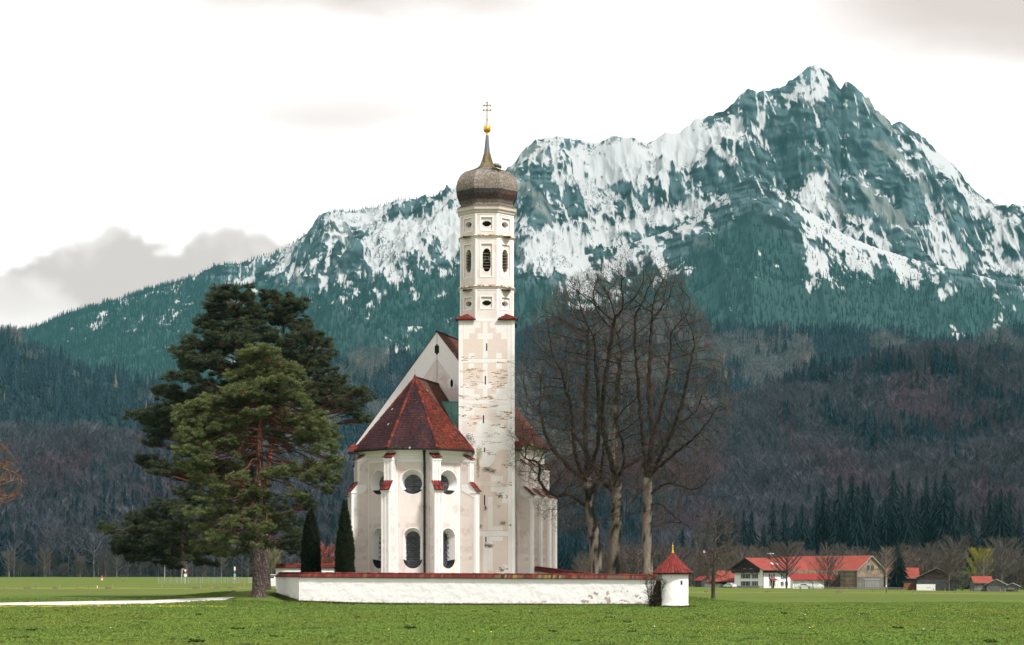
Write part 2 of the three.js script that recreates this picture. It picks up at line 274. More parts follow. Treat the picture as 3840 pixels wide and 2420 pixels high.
const blob = (L) => { const Q = L.map(([x, y, rx, ry, w, a = 0]) => [x, y, 1 / rx, 1 / ry, w, Math.cos(a), Math.sin(a)]); return (px, py) => { let s = 0; for (const [x, y, ax, ay, w, c, n] of Q) { const dx = px - x, dy = py - y, u = (dx * c + dy * n) * ax, v = (-dx * n + dy * c) * ay, e = u * u + v * v; if (e < 5) s += w * Math.exp(-e); } return s; }; };
// where snow lies and where rock or forest shows, by bearing and height on the mountain itself
const snowField = blob([[2420, 600, 290, 80, 0.85], [2600, 520, 130, 90, 0.55], [2110, 600, 130, 55, 0.3], [2040, 905, 130, 55, 0.6], [2210, 893, 260, 15, 1.3, -0.325], [2130, 935, 120, 20, 0.5, -0.2], [2440, 835, 120, 26, 0.35, -0.25], [3062, 300, 55, 60, 0.45], [3028, 370, 60, 50, 0.4], [2867, 420, 80, 80, 0.4], [2780, 480, 70, 80, 0.3], [3068, 690, 62, 70, 0.7], [3020, 740, 110, 26, 0.6, 0.5], [3157, 838, 80, 34, 0.55, 0.6], [3254, 890, 80, 26, 0.4, 0.5], [3470, 560, 90, 40, 0.6, 0.75], [3562, 640, 60, 30, 0.4, 0.8], [3318, 756, 34, 28, 0.6], [3560, 935, 55, 60, 0.65], [3720, 1010, 130, 26, 0.6], [3760, 815, 60, 26, 0.6], [3672, 800, 60, 40, 0.4], [3820, 900, 60, 60, 0.4], [2690, 760, 60, 34, 0.3], [3230, 420, 70, 60, 0.3], [2620, 870, 50, 40, 0.3], [2340, 1000, 160, 60, 0.22], [2950, 960, 120, 60, 0.2], [3050, 640, 25, 110, 0.4, -0.12], [3110, 590, 16, 110, 0.35, 0.1], [3400, 980, 140, 60, 0.25], [3560, 1110, 60, 60, 0.18],
  [1500, 860, 200, 55, 0.55], [1660, 860, 110, 60, 0.25], [1262, 810, 90, 30, 0.45], [1128, 985, 70, 60, 0.3], [1190, 1050, 60, 60, 0.3], [1302, 1040, 50, 50, 0.4], [1641, 945, 120, 50, 0.4], [868, 1040, 50, 50, 0.3], [1370, 1200, 100, 75, 0.42], [1500, 1105, 90, 24, 0.46, 0.15], [584, 1318, 60, 14, 0.6, -0.25], [1100, 900, 140, 40, 0.25], [1420, 950, 160, 80, 0.25], [380, 1190, 12, 12, 0.5], [1850, 820, 120, 80, 0.4]]);
const bareField = blob([[2820, 780, 130, 110, 0.12], [2700, 900, 190, 80, 0.12], [2950, 880, 90, 70, 0.06], [2972, 540, 120, 150, 0.55], [3310, 590, 140, 150, 0.6], [3200, 760, 110, 60, 0.35], [3420, 800, 90, 100, 0.45], [2061, 660, 110, 40, 0.4], [2351, 715, 110, 42, 0.45], [2150, 790, 120, 40, 0.4], [1985, 560, 40, 40, 0.3], [2820, 390, 20, 40, 0.3], [3130, 350, 24, 60, 0.4], [2640, 700, 70, 60, 0.3], [2880, 620, 80, 60, 0.3], [2840, 830, 130, 120, 0.35], [1539, 800, 60, 34, 0.5], [1240, 900, 60, 50, 0.3], [1320, 870, 50, 40, 0.3], [1900, 690, 60, 40, 0.3], [1660, 905, 40, 16, 0.3]]);
const treeLine = table([[-1400, 1050], [600, 1030], [800, 1035], [1000, 1060], [1200, 1085], [1400, 1040], [1560, 1010], [1720, 1000], [1950, 1040], [2150, 1090], [2350, 1060], [2500, 985], [2640, 920], [2750, 840], [2822, 790], [2900, 850], [3000, 920], [3150, 955], [3250, 1000], [3450, 1030], [3700, 1080], [3840, 1110], [5400, 1200]]);
function mountCover(x, y, d, ny) {
  const px = CX + x / d * F, py = HY - (y - EYE) / d * F, above = treeLine(px) - py;      // above > 0: over the tree line
  const s1 = afbm(x / 70, y / 110, 5, 201), s2 = afbm(x / 19 + y / 70, y / 22, 4, 211), s4 = afbm(x / 7 + y / 30, y / 9, 2, 231), s3 = afbm(x / 190 - y / 300, y / 150, 3, 221);
  const cr = sstep(34, 2, py - crestY(px)) * (px < 1850 ? 0.10 : 0.26) * afbm(px / 22, 3, 3, 251); let c = 0.322 - cr + 0.26 * sstep(-60, 190, above) - (px > 2000 ? 0.25 : 0.33) * sstep(-30, -170, above) + snowField(px, py) * 0.72 - bareField(px, py) * 0.78;
  const s5 = afbm(x / 34 - y / 80, y / 42, 3, 241); const wp = 90 * (fbm(x / 260, d / 260, 3, 8) - 0.5), rib = ridged((x - wp) / 95, d / 260, 3, 70) - 0.45, fine = ridged(x / 16, d / 40, 2, 95) - 0.5; c += 0.85 * (s1 - 0.5) + 0.62 * (s2 - 0.5) + 0.36 * (s4 - 0.5) + 0.55 * (s5 - 0.5) + 0.3 * (s3 - 0.5) + 0.85 * (ny - 0.72) - 0.85 * rib - 0.42 * fine;
  const gl = 1 - Math.abs(2 * vnoise(x / 30 + y / 210 + 40, y / 210, 261) - 1), gm = 1 - Math.abs(2 * vnoise(x / 17 - y / 150, y / 120, 262) - 1); c += sstep(-40, 40, above) * (0.36 * sstep(0.86, 0.97, gl) + 0.26 * sstep(0.86, 0.97, gm) - 0.10);
  return { snow: sstep(0.555, 0.59, c), c, px, py, above };
}
const mountColor = (x, y, d, nx, ny, nz) => {
  const m = mountCover(x, y, d, Math.abs(ny)), n = afbm(x / 24, y / 60, 4, 300), k = 0.55 + 0.9 * n;
  const wood = sstep(10, -50, m.above + 60 * (afbm(x / 60, y / 60, 3, 330) - 0.5));
  const scree = sstep(0.62, 0.72, afbm(x / 50 + y / 90, y / 110, 4, 350)) * (1 - 0.75 * wood);
  const st = 0.5 * afbm(x / 15 + y / 70, y / 26, 4, 370) + 0.5 * afbm(x / 44 + y / 60, y / 8, 3, 375), k2 = 0.72 * k * (0.25 + 1.9 * sstep(0.36, 0.66, st)); let c = [0.040 * k2, 0.064 * k2, 0.070 * k2]; c = c.map((v, i) => lerp(v, [0.15, 0.165, 0.155][i] * k, scree * 0.85));
  c = c.map((v, i) => lerp(v, [0.022, 0.046, 0.043][i] * (0.7 + 0.6 * n), wood * (1 - scree * 0.5)));
  return c.map((v, i) => lerp(v, [0.375, 0.385, 0.39][i], m.snow));
};
relief('mountain', { p0: -900, p1: 4760, cols: 1560, rows: 440, back: [[60, 25], [400, 260], [1500, 1100]], point: mountPoint, color: mountColor, mat: std({ vertexColors: true, roughness: 1 }) });
// --- wooded foothills: a far range and a near one
const farTop = table([[-1500, 1500], [-600, 1250], [-100, 1205], [58, 1216], [87, 1256], [186, 1303], [291, 1356], [326, 1374], [395, 1354], [430, 1352], [483, 1373], [506, 1388], [558, 1389], [680, 1408], [900, 1440], [1100, 1385], [1250, 1318], [1286, 1306], [1380, 1290], [1456, 1280], [1499, 1279], [1535, 1303], [1595, 1322], [1722, 1330], [1830, 1290], [1930, 1240], [2060, 1192], [2200, 1152], [2350, 1122], [2500, 1118], [2600, 1142], [2662, 1172], [2780, 1196], [2855, 1204], [3046, 1216], [3201, 1216], [3285, 1238], [3417, 1256], [3500, 1272], [3614, 1272], [3674, 1254], [3716, 1238], [3776, 1214], [3840, 1200], [4100, 1160], [4600, 1300], [5400, 1500]]);
const nearTop = table([[-1500, 1750], [-400, 1640], [0, 1610], [300, 1620], [500, 1640], [650, 1660], [900, 1700], [1200, 1760], [1500, 1800], [1900, 1800], [2150, 1770], [2400, 1690], [2600, 1600], [2775, 1515], [2870, 1475], [2950, 1443], [3030, 1411], [3189, 1379], [3349, 1342], [3508, 1324], [3668, 1316], [3840, 1300], [4200, 1290], [5400, 1500]]);
const FARD = 2300, NEARD = 1480;
const farPoint = (px, t) => { const d = lerp(1250, FARD, t), x = (px - CX) * d / F, yc = EYE + (HY - farTop(px) - 46) * FARD / F, e = sstep(1, 0.9, t) * sstep(0, 0.2, t); return [d, 6 + (yc - 6) * Math.pow(t, 1.12) + e * (60 * (ridged(x / 190, d / 420, 3, 400) - 0.45) + 16 * (fbm(x / 40, d / 40, 3, 410) - 0.5))]; };
const nearPoint = (px, t) => { const d = lerp(850, NEARD, t), x = (px - CX) * d / F, yc = EYE + (HY - nearTop(px) - 62) * NEARD / F, e = sstep(1, 0.9, t) * sstep(0, 0.15, t), y0 = groundY((px - CX) * 850 / F, -850); return [d, y0 - 0.3 + (yc - y0) * Math.pow(t, 1.05) + e * (34 * (ridged(x / 130, d / 300, 3, 420) - 0.45) + 9 * (fbm(x / 22, d / 22, 3, 430) - 0.5))]; };
const hillColor = (a, b) => (x, y, d) => { const n = afbm(x / 30, y / 18 + d / 60, 4, 440), q = sstep(0.55, 0.7, afbm(x / 60, y / 40, 3, 450)); return a.map((v, i) => lerp(v, b[i], q) * (0.6 + 0.8 * n)); };
relief('hill', { p0: -1400, p1: 5200, cols: 420, rows: 70, back: [[40, 12], [250, 110], [700, 330]], point: farPoint, color: hillColor([0.018, 0.028, 0.028], [0.05, 0.05, 0.044]), mat: std({ vertexColors: true, roughness: 1 }) });
relief('hill', { p0: -1400, p1: 5200, cols: 420, rows: 70, back: [[40, 12], [200, 90], [400, 260]], point: nearPoint, color: hillColor([0.020, 0.023, 0.030], [0.060, 0.034, 0.040]), mat: std({ vertexColors: true, roughness: 1 }) });

// ---------------------------------------------------------------- trees of the woods
// a spruce of unit height: ragged whorls of drooping branches round a thin stem
function spruceGeo(seed, tiers, pts, wide = 0.17, trunkOnly = 0.06, pw = 0.8) {
  const r = rngOf(seed), b = new MB(); b.tube([R3(0, 0, 0), R3(0, 0.97, 0)], [0.012, 0.002], 4, [0.5, 0.45, 0.4]);
  for (let i = 0; i < tiers; i++) {
    const t = i / tiers, y = lerp(trunkOnly, 0.94, Math.pow(t, 0.92)), rad = wide * Math.pow(1 - t, pw) * (0.8 + 0.4 * r()) + 0.006, n = Math.max(4, Math.round(pts * (1 - 0.5 * t))), o = r() * 7, h = (0.9 / tiers) * 1.9;
    for (let k = 0; k < n; k++) {
      const a = o + (k + 0.7 * (r() - 0.5)) / n * 6.283, a1 = a - 2.3 / n, a2 = a + 2.3 / n, q = rad * (0.65 + 0.55 * r()), s = 0.75 + 0.5 * r(), c = [s, s, s];
      const top = R3(0, y + h * 0.75, 0), tip = R3(Math.cos(a) * q, y - q * 0.45, Math.sin(a) * q), m = 0.5;
      const L = R3(Math.cos(a1) * q * m, y + h * 0.16, Math.sin(a1) * q * m), Rr = R3(Math.cos(a2) * q * m, y + h * 0.16, Math.sin(a2) * q * m);
      b.tri(top, L, tip, c); b.tri(top, tip, Rr, c);
    }
  }
  return b.geometry();
}
// a leafless broadleaf tree of unit height: stem, boughs and a haze of twigs
function bareGeo(seed, boughs, twigs, { wide = 0.30, low = 0.25, tw = 0.006, sides = 3, upright = 0.5 } = {}) {
  const r = rngOf(seed), b = new MB(), stem = [R3(0, 0, 0), R3(0.01 * (r() - 0.5), 0.3, 0.01), R3(0.03 * (r() - 0.5), 0.62, 0.02 * (r() - 0.5)), R3(0.02, 0.93, 0)];
  const bark = [1.5, 1.45, 1.4]; b.tube(stem, [0.018, 0.013, 0.008, 0.001], sides + 1, bark);
  const tips = [];
  for (let i = 0; i < boughs; i++) {
    const t = (i + r()) / boughs, y = lerp(low, 0.82, t), a = i * 2.4 + r(), len = wide * (0.55 + 0.6 * Math.sin(Math.PI * Math.min(1, 0.25 + 0.8 * t))) * (0.75 + 0.4 * r()), up = upright + 0.5 * t;
    const p0 = R3(0, y, 0), p1 = R3(Math.cos(a) * len * 0.5, y + len * 0.42 * up, Math.sin(a) * len * 0.5), p2 = R3(Math.cos(a) * len, y + len * up * 1.1, Math.sin(a) * len);
    b.tube([p0, p1, p2], [0.008, 0.005, 0.0012], sides, bark); tips.push([p0, p1, p2]);
  }
  for (let i = 0; i < twigs; i++) {
    const [p0, p1, p2] = tips[Math.floor(r() * tips.length)], t = 0.25 + 0.75 * r(), o = t < 0.5 ? p0.clone().lerp(p1, t * 2) : p1.clone().lerp(p2, t * 2 - 1);
    const dir = R3(r() - 0.5, 0.25 + 0.5 * r(), r() - 0.5).normalize().addScaledVector(R3(o.x, 0, o.z).normalize(), 0.35).normalize(), l = 0.06 + 0.10 * r(), e = o.clone().addScaledVector(dir, l), s = R3(r() - 0.5, r() - 0.5, r() - 0.5).cross(dir).normalize().multiplyScalar(tw * (0.6 + 0.8 * r())), k = 0.7 + 0.6 * r(), c = [k, k, k];
    b.tri(o.clone().add(s), e, o.clone().sub(s), c);
    const o2 = o.clone().lerp(e, 0.5), d2 = dir.clone().add(R3(r() - 0.5, r() - 0.4, r() - 0.5).multiplyScalar(1.3)).normalize(); b.tri(o2.clone().addScaledVector(s, 0.7), o2.clone().addScaledVector(d2, l * 0.7), o2.clone().addScaledVector(s, -0.7), c);
  }
  return b.geometry();
}
const woodMat = std({ vertexColors: true, roughness: 1 });
function scatterWood(name, geos, list, label, category) {              // list: [x, y, z, height, width, kind, colour]
  geos.forEach((g, k) => { const L = list.filter(t => t[5] === k); if (!L.length) return;
    const o = instances(name, g, woodMat, L.map(([x, y, z, h, w]) => M4(R3(x, y, z), hash2(Math.round(x * 7), Math.round(z * 7), 3) * 6.28, [w, h, w])), L.map(t => t[6])); tag(o, label[k] ?? label[0], category); });
}
{
  const sFar = [spruceGeo(1, 6, 7), spruceGeo(2, 7, 6, 0.15)];
  const mount = [], r = rngOf(77);
  for (let i = 0; i < 90000; i++) {
    const px = lerp(-700, 4500, r()), t = Math.sqrt(lerp(0.04, 1, r())) , [d, y] = mountPoint(px, t), x = (px - CX) * d / F;
    const m = mountCover(x, y, d, 0.75), clump = afbm(x / 45, y / 45, 3, 500);
    let p = sstep(25, -40, m.above + 90 * (clump - 0.5)) * (m.snow > 0.5 ? 0.10 : 1);
    if (m.above > 0) p = Math.max(p, (px < 2000 ? 0.20 : 0.10) * sstep(330, 40, m.above) * sstep(0.48, 0.62, clump) * (m.snow > 0.5 ? 0.5 : 1));
    if (px < 1850 && t > 0.985) p = Math.max(p, 0.35);
    if (r() > p) continue;
    const h = lerp(8, 15, r()) * (m.above > 40 ? 0.75 : 1), s = 0.65 + 0.7 * r();
    mount.push([x, y - 0.5, -d, h, h * lerp(1, 1.35, r()), r() < 0.5 ? 0 : 1, [0.017 * s, 0.042 * s, 0.040 * s]]);
  }
  for (let px = 60; px < 1740; px += 3.5 + 12 * r()) { const [d, y] = mountPoint(px, 1), h = lerp(6, 15, r() * r()); if (afbm(px / 60, 2, 2, 9) < 0.36) continue; mount.push([(px - CX) * d / F, y - 1.5, -d, h, h * 1.2, 0, [0.015, 0.035, 0.034]]); }
  // dwarf pines and boulders speckle the snow
  for (let i = 0; i < 150000; i++) {
    const px = lerp(500, 4000, r()), t = lerp(0.35, 0.995, Math.sqrt(r())), [d, y] = mountPoint(px, t), x = (px - CX) * d / F, above = treeLine(px) - (HY - (y - EYE) * F / d); if (above < -40) continue;
    const k = afbm(x / 40 + y / 120, y / 26, 4, 610), open = snowField(px, HY - (y - EYE) * F / d); if (k < 0.545 + 0.13 * clamp(open) || r() < 0.25) continue;
    const h = 1.5 + 3.5 * r() * r(), s = 0.7 + 0.6 * r(); mount.push([x, y - 0.4, -d, h, h * (1.6 + 2 * r()), 1, [0.018 * s, 0.040 * s, 0.042 * s]]);
  }
  scatterWood('mountain_spruce_wood', sFar, mount, ['dark spruce wood covering the lower slopes of the snowy mountain', 'sparser spruces scattered among the mountain spruce wood'], 'forest');
  // far range: spruces with pale larches and bare beeches between
  const G = [spruceGeo(3, 9, 8, 0.19), spruceGeo(4, 8, 7, 0.22), bareGeo(5, 9, 90, { tw: 0.008, wide: 0.36 })], far = [];
  for (let i = 0; i < 26000; i++) {
    const px = lerp(-900, 4700, r()), t = lerp(0.12, 1, r()), [d, y] = farPoint(px, t), x = (px - CX) * d / F, c = afbm(x / 60, y / 50, 3, 520), leaf = c > 0.455 + 0.09 * t + 0.12 * r(), s = 0.55 + 0.9 * r(), hh = lerp(11, 20, r());
    if (leaf) { const q = 0.6 + 0.8 * r(), hot = r() < 0.04; far.push([x, y - 0.6, -d, hh * 0.9, hh * 1.0, 2, hot ? [0.20, 0.15, 0.10] : [0.10 * q, 0.105 * q, 0.11 * q]]); }
    else far.push([x, y - 0.6, -d, hh, hh * lerp(1, 1.3, r()), r() < 0.5 ? 0 : 1, r() < 0.004 ? [0.16, 0.13, 0.10] : [0.019 * s, 0.034 * s, 0.048 * s]]);
  }
  scatterWood('hill_wood', G, far, ['dark spruce wood on the far foothills under the mountain', 'broader dark spruces of the wood on the far foothills', 'grey leafless trees mixed into the wood on the far foothills'], 'forest');
  // near range: brown leafless beeches with single spruces
  const N = [spruceGeo(6, 14, 11, 0.19), spruceGeo(7, 13, 10, 0.23), bareGeo(8, 13, 380, { tw: 0.0028, wide: 0.34 }), bareGeo(9, 14, 360, { tw: 0.0026, wide: 0.28, low: 0.35, upright: 0.8 }), bareGeo(10, 12, 340, { tw: 0.0028, wide: 0.40 })], near = [];
  for (let i = 0; i < 19000; i++) {
    const px = lerp(-900, 4700, r()), t = Math.pow(r(), 0.9), [d, y] = nearPoint(px, t), x = (px - CX) * d / F, c = afbm(x / 45, y / 35, 3, 540), low = sstep(0.42, 0.08, t), fir = r() < 0.04 + (px < 1900 ? 0.42 : 0.75) * sstep(0.50, 0.38, c + 0.1 * (afbm(x / 14, y / 14, 2, 545) - 0.5)) + (px < 1900 ? 0.12 : 0.3) * low * sstep(0.6, 0.4, c), s = 0.55 + 0.9 * r(), hh = lerp(15, 24, r());
    if (fir) near.push([x, y - 0.6, -d, hh * 1.05, hh * lerp(0.9, 1.25, r()), r() < 0.5 ? 0 : 1, [0.010 * s, 0.021 * s, 0.030 * s]]);
    else { const q = 0.55 + 0.9 * r(), w = afbm(x / 30, y / 30, 2, 560), red = sstep(0.6, 0.72, w) * 0.6; const gl = r() < 0.12 ? 1.6 : 1; near.push([x, y - 0.6, -d, hh * 0.92, hh * lerp(0.85, 1.2, r()), 2 + Math.floor(r() * 3), [lerp(0.053, 0.080, red) * q * gl, lerp(0.054, 0.046, red) * q * gl, lerp(0.066, 0.060, red) * q * gl]]); }
  }
  scatterWood('hillside_wood', N, near, ['dark spruces standing singly among the leafless trees of the near slope', 'broad dark spruces among the leafless trees of the near slope', 'brown leafless beech wood covering the near slope', 'upright brown leafless trees of the near slope', 'wide grey-brown leafless trees of the near slope'], 'forest');
}
// ---------------------------------------------------------------- the church
const SC = 178 / F;                                                   // metres per photograph pixel at the church
const church = thing('church', 'white and beige baroque church with red tiled roofs and onion-domed tower', 'church', [0, 0, 0]);
const rc = rngOf(2024);
const TILE = [[0.110, 0.050, 0.056], [0.090, 0.048, 0.056], [0.070, 0.045, 0.054], [0.20, 0.055, 0.050], [0.055, 0.042, 0.050], [0.12, 0.060, 0.060]];
const RED = [[0.17, 0.032, 0.028], [0.13, 0.027, 0.025], [0.21, 0.042, 0.034], [0.105, 0.026, 0.024], [0.07, 0.023, 0.022]];
const REDMAT = RED.map(c => std({ color: rgb(...c), roughness: 0.8, bumpMap: plasterBump, bumpScale: 0.01 }));
const HIPMAT = [[0.12, 0.028, 0.022], [0.085, 0.022, 0.019], [0.055, 0.021, 0.020], [0.17, 0.036, 0.024]].map(c => std({ color: rgb(...c), roughness: 0.85, bumpMap: plasterBump, bumpScale: 0.01 }));
// a barrel (monk) tile of unit length along +z, unit width
const barrelGeo = (() => { const b = new MB(), n = 5; for (let i = 0; i < n; i++) { const f = k => { const a = Math.PI * k / n; return [Math.cos(a) * 0.5, Math.sin(a) * 0.34]; }, [x0, y0] = f(i), [x1, y1] = f(i + 1); b.quad(R3(x0, y0, 0), R3(x0 * 0.82, y0 * 0.8, 1), R3(x1 * 0.82, y1 * 0.8, 1), R3(x1, y1, 0)); b.tri(R3(0, 0, 0), R3(x0, y0, 0), R3(x1, y1, 0)); } return b.geometry(); })();
const flatTileGeo = (() => { const b = new MB(); b.box(0, 0, 0, 1, 1, 1); return b.geometry(); })();
// places x, y, z axes as a matrix
const frame = (o, ex, ey, ez) => new THREE.Matrix4().makeBasis(ex, ey, ez).setPosition(o);
// covers a planar roof face (outline of points, eave first: a -> b is the eave) with overlapping tiles
function tileFace(poly, ex, up, nrm, { w = 0.17, row = 0.21, thick = 0.034, tones = TILE, mats, cols, r = rc, moss = 0, shadeMottle = () => 1 }) {
  const o = poly[0], P = poly.map(p => { const q = p.clone().sub(o); return [q.dot(ex), q.dot(up)]; });
  const top = Math.max(...P.map(p => p[1]));
  const span = y => { let xs = []; for (let i = 0; i < P.length; i++) { const [x0, y0] = P[i], [x1, y1] = P[(i + 1) % P.length]; if ((y0 <= y) !== (y1 <= y)) xs.push(x0 + (x1 - x0) * (y - y0) / (y1 - y0)); } return xs.length ? [Math.min(...xs), Math.max(...xs)] : null; };
  let k = 0;
  for (let y = row * 0.4; y < top; y += row, k++) {
    const s = span(y); if (!s) continue;
    const bow = 0.006 * (r() - 0.5);
    for (let x = s[0] + w * (k % 2 ? 0.25 : 0.75); x < s[1] - w * 0.2; x += w) {
      const lift = 0.014 + 0.012 * r() + bow, tilt = 0.10 + 0.03 * (r() - 0.5);
      const ey = nrm.clone().multiplyScalar(Math.cos(tilt)).addScaledVector(up, Math.sin(tilt)), ez = up.clone().multiplyScalar(-Math.cos(tilt)).addScaledVector(nrm, Math.sin(tilt));
      const m = frame(o.clone().addScaledVector(ex, x).addScaledVector(up, y).addScaledVector(nrm, lift), ex.clone().multiplyScalar(w * 0.94), ey.multiplyScalar(thick), ez.multiplyScalar(row * 1.35)); mats.push(m);
      const t = tones[Math.floor(r() * r() * tones.length * 0.999)], q = (0.85 + 0.3 * r()) * shadeMottle(x, y); let c = t.map(v => v * q);
      if (r() < moss) c = r() < 0.5 ? [0.05, 0.055, 0.02] : [0.03, 0.026, 0.022]; else if (r() < 0.0025) c = [0.45, 0.42, 0.36];
      cols.push(c);
    }
  }
}
function ridgeTiles(parent, a, b, step, w, mats, name = 'ridge_tile', up = R3(0, 1, 0), sag = 0) {
  const d = b.clone().sub(a), n = Math.max(1, Math.round(d.length() / step)), e = d.clone().normalize(), s = e.clone().cross(up).normalize(), u = s.clone().cross(e).normalize();
  for (let i = 0; i < n; i++) {
    const o = a.clone().addScaledVector(d, i / n), m = frame(o.addScaledVector(u, 0.012 * (i % 2) + 0.01 * rc() - sag * Math.sin(Math.PI * i / n)), s.clone().multiplyScalar(w * (0.95 + 0.1 * rc())), u.clone().multiplyScalar(w * 1.3), e.clone().multiplyScalar(step * 1.12));
    const q = mesh(name, barrelGeo, mats[Math.floor(rc() * mats.length)], parent); q.applyMatrix4(m);
  }
}
// --- choir: an octagon, one side square to the camera
const AX = (1557 - CX) * SC, AZ = -178, wallR = 4.78, Y0 = 0.4, WT = 13.45;
const corner = (k, R, y) => { const a = (k - 0.5) * Math.PI / 4; return R3(AX + Math.sin(a) * R, y, AZ + Math.cos(a) * R); };   // k = 0, 1: ends of the middle side
const K0 = -2, K1 = 4;                                                // sides built: from the far left to the far right
function circlePts(cx, cy, rx, ry, n, a0 = 0) { return [...Array(n)].map((_, i) => { const a = a0 + i / n * 2 * Math.PI; return [cx + Math.cos(a) * rx, cy + Math.sin(a) * ry]; }); }
const stadium = (cx, y0, y1, w, n = 12) => { const r = w / 2, L = []; for (let i = 0; i <= n; i++) { const a = Math.PI * i / n; L.push([cx + Math.cos(a) * r, y1 - r + Math.sin(a) * r]); } for (let i = 0; i <= n; i++) { const a = Math.PI + Math.PI * i / n; L.push([cx + Math.cos(a) * r, y0 + r + Math.sin(a) * r]); } return L; };
const roundel = tex(512, (u, v) => { // leaded bull's-eye panes
  const n = 14, y = v * n, row = Math.floor(y), x = u * n + (row % 2 ? 0.5 : 0), fx = x - Math.floor(x) - 0.5, fy = y - row - 0.5, d = Math.hypot(fx, fy), q = hash2(Math.floor(x) % n, row, 4);
  return d > 0.40 ? [0.022, 0.022, 0.026] : q < 0.25 ? [0.16, 0.15, 0.15] : [0.055 + 0.04 * q, 0.065 + 0.04 * q, 0.09 + 0.04 * q]; }, { srgb: true, rep: 1 / 2.2 });
MAT.leaded = std({ map: roundel, roughness: 0.35 });
const choirWall = new MB(), trims = new MB(), plinth = new MB();
function windowIn(P, outer, inner, depth, sillBelow, kind) {           // P(x, y, depthIn) -> point
  const host = new THREE.Group(); host.name = 'window'; church.add(host);
  const rev = new MB(), sill = new MB(), n = outer.length;
  for (let i = 0; i < n; i++) { const j = (i + 1) % n, [ox, oy] = outer[i], [qx, qy] = outer[j], [ix, iy] = inner[i], [jx, jy] = inner[j], low = (oy + qy) / 2 < sillBelow; (low ? sill : rev).quad(P(ox, oy, 0), P(qx, qy, 0), P(jx, jy, depth), P(ix, iy, depth)); }
  rev.build('reveal', MAT.white, host); if (sill.p.length) sill.build('sill', MAT.darkMetal, host);
  const cx = inner.reduce((s, p) => s + p[0], 0) / n, cy = inner.reduce((s, p) => s + p[1], 0) / n, g = new MB();
  for (let i = 0; i < n; i++) { const [ax, ay] = inner[i], [bx, by] = inner[(i + 1) % n]; const A = P(cx, cy, depth), B = P(ax, ay, depth), C = P(bx, by, depth); g.v(A, cx, cy); g.v(B, ax, ay); g.v(C, bx, by); }
  g.build('pane', MAT.leaded, host);
  const fr = new MB(); for (let i = 0; i < n; i++) { const a = outer[i], b = outer[(i + 1) % n], k = 1.09, f = (p) => [lerp(cx, p[0], 1) + Math.sign(p[0] - cx) * 0.07 * Math.abs(Math.cos(Math.atan2(p[1] - cy, p[0] - cx))), p[1] + 0.07 * Math.sin(Math.atan2(p[1] - cy, p[0] - cx))], A = f(a), B = f(b); if ((a[1] + b[1]) / 2 < sillBelow) continue; fr.quad(P(a[0], a[1], -0.02), P(b[0], b[1], -0.02), P(B[0], B[1], -0.02), P(A[0], A[1], -0.02)); fr.quad(P(A[0], A[1], -0.02), P(B[0], B[1], -0.02), P(B[0], B[1], 0.01), P(A[0], A[1], 0.01)); fr.quad(P(a[0], a[1], -0.02), P(b[0], b[1], -0.02), P(b[0], b[1], 0.01), P(a[0], a[1], 0.01)); }
  fr.build('frame', MAT.white, host);
  const bars = new MB(); const xs = inner.map(p => p[0]), ys = inner.map(p => p[1]), x0 = Math.min(...xs), x1 = Math.max(...xs), y0 = Math.min(...ys), y1 = Math.max(...ys);
  if (kind === 'round') { bars.bar(P(cx, y0, depth - 0.03), P(cx, y1, depth - 0.03), 0.04, 0.03); for (const f of [0.33, 0.66]) bars.bar(P(x0 + 0.1, lerp(y0, y1, f), depth - 0.03), P(x1 - 0.1, lerp(y0, y1, f), depth - 0.03), 0.03, 0.03); bars.build('glazing_bar', MAT.iron, host); }
  else { // diamond grille standing a little before the glass
    const z = depth - 0.16, w = x1 - x0, s = 0.42; for (let k = -6; k < 14; k++) for (const sg of [1, -1]) { let ax = sg > 0 ? x0 - 0.08 : x1 + 0.08, bx = sg > 0 ? x1 + 0.08 : x0 - 0.08, ay = y0 + k * s, by = ay + (w + 0.16) * 0.8; if (ay < y0 + 0.5 || by > y1 - 0.02) continue; bars.bar(P(ax, ay, z), P(bx, by, z), 0.035, 0.035); }
    for (const f of [0.30, 0.55, 0.82]) bars.bar(P(x0, lerp(y0, y1, f), z), P(x1, lerp(y0, y1, f), z), 0.04, 0.04); bars.build('grille', MAT.iron, host);
    const imp = new MB(); for (const s2 of [-1, 1]) imp.quad(P(s2 < 0 ? Math.min(...outer.map(p => p[0])) : x1, 4.0, -0.03), P(s2 < 0 ? x0 : Math.max(...outer.map(p => p[0])), 4.0, -0.03), P(s2 < 0 ? x0 : Math.max(...outer.map(p => p[0])), 4.1, -0.03), P(s2 < 0 ? Math.min(...outer.map(p => p[0])) : x1, 4.1, -0.03));
  }
}
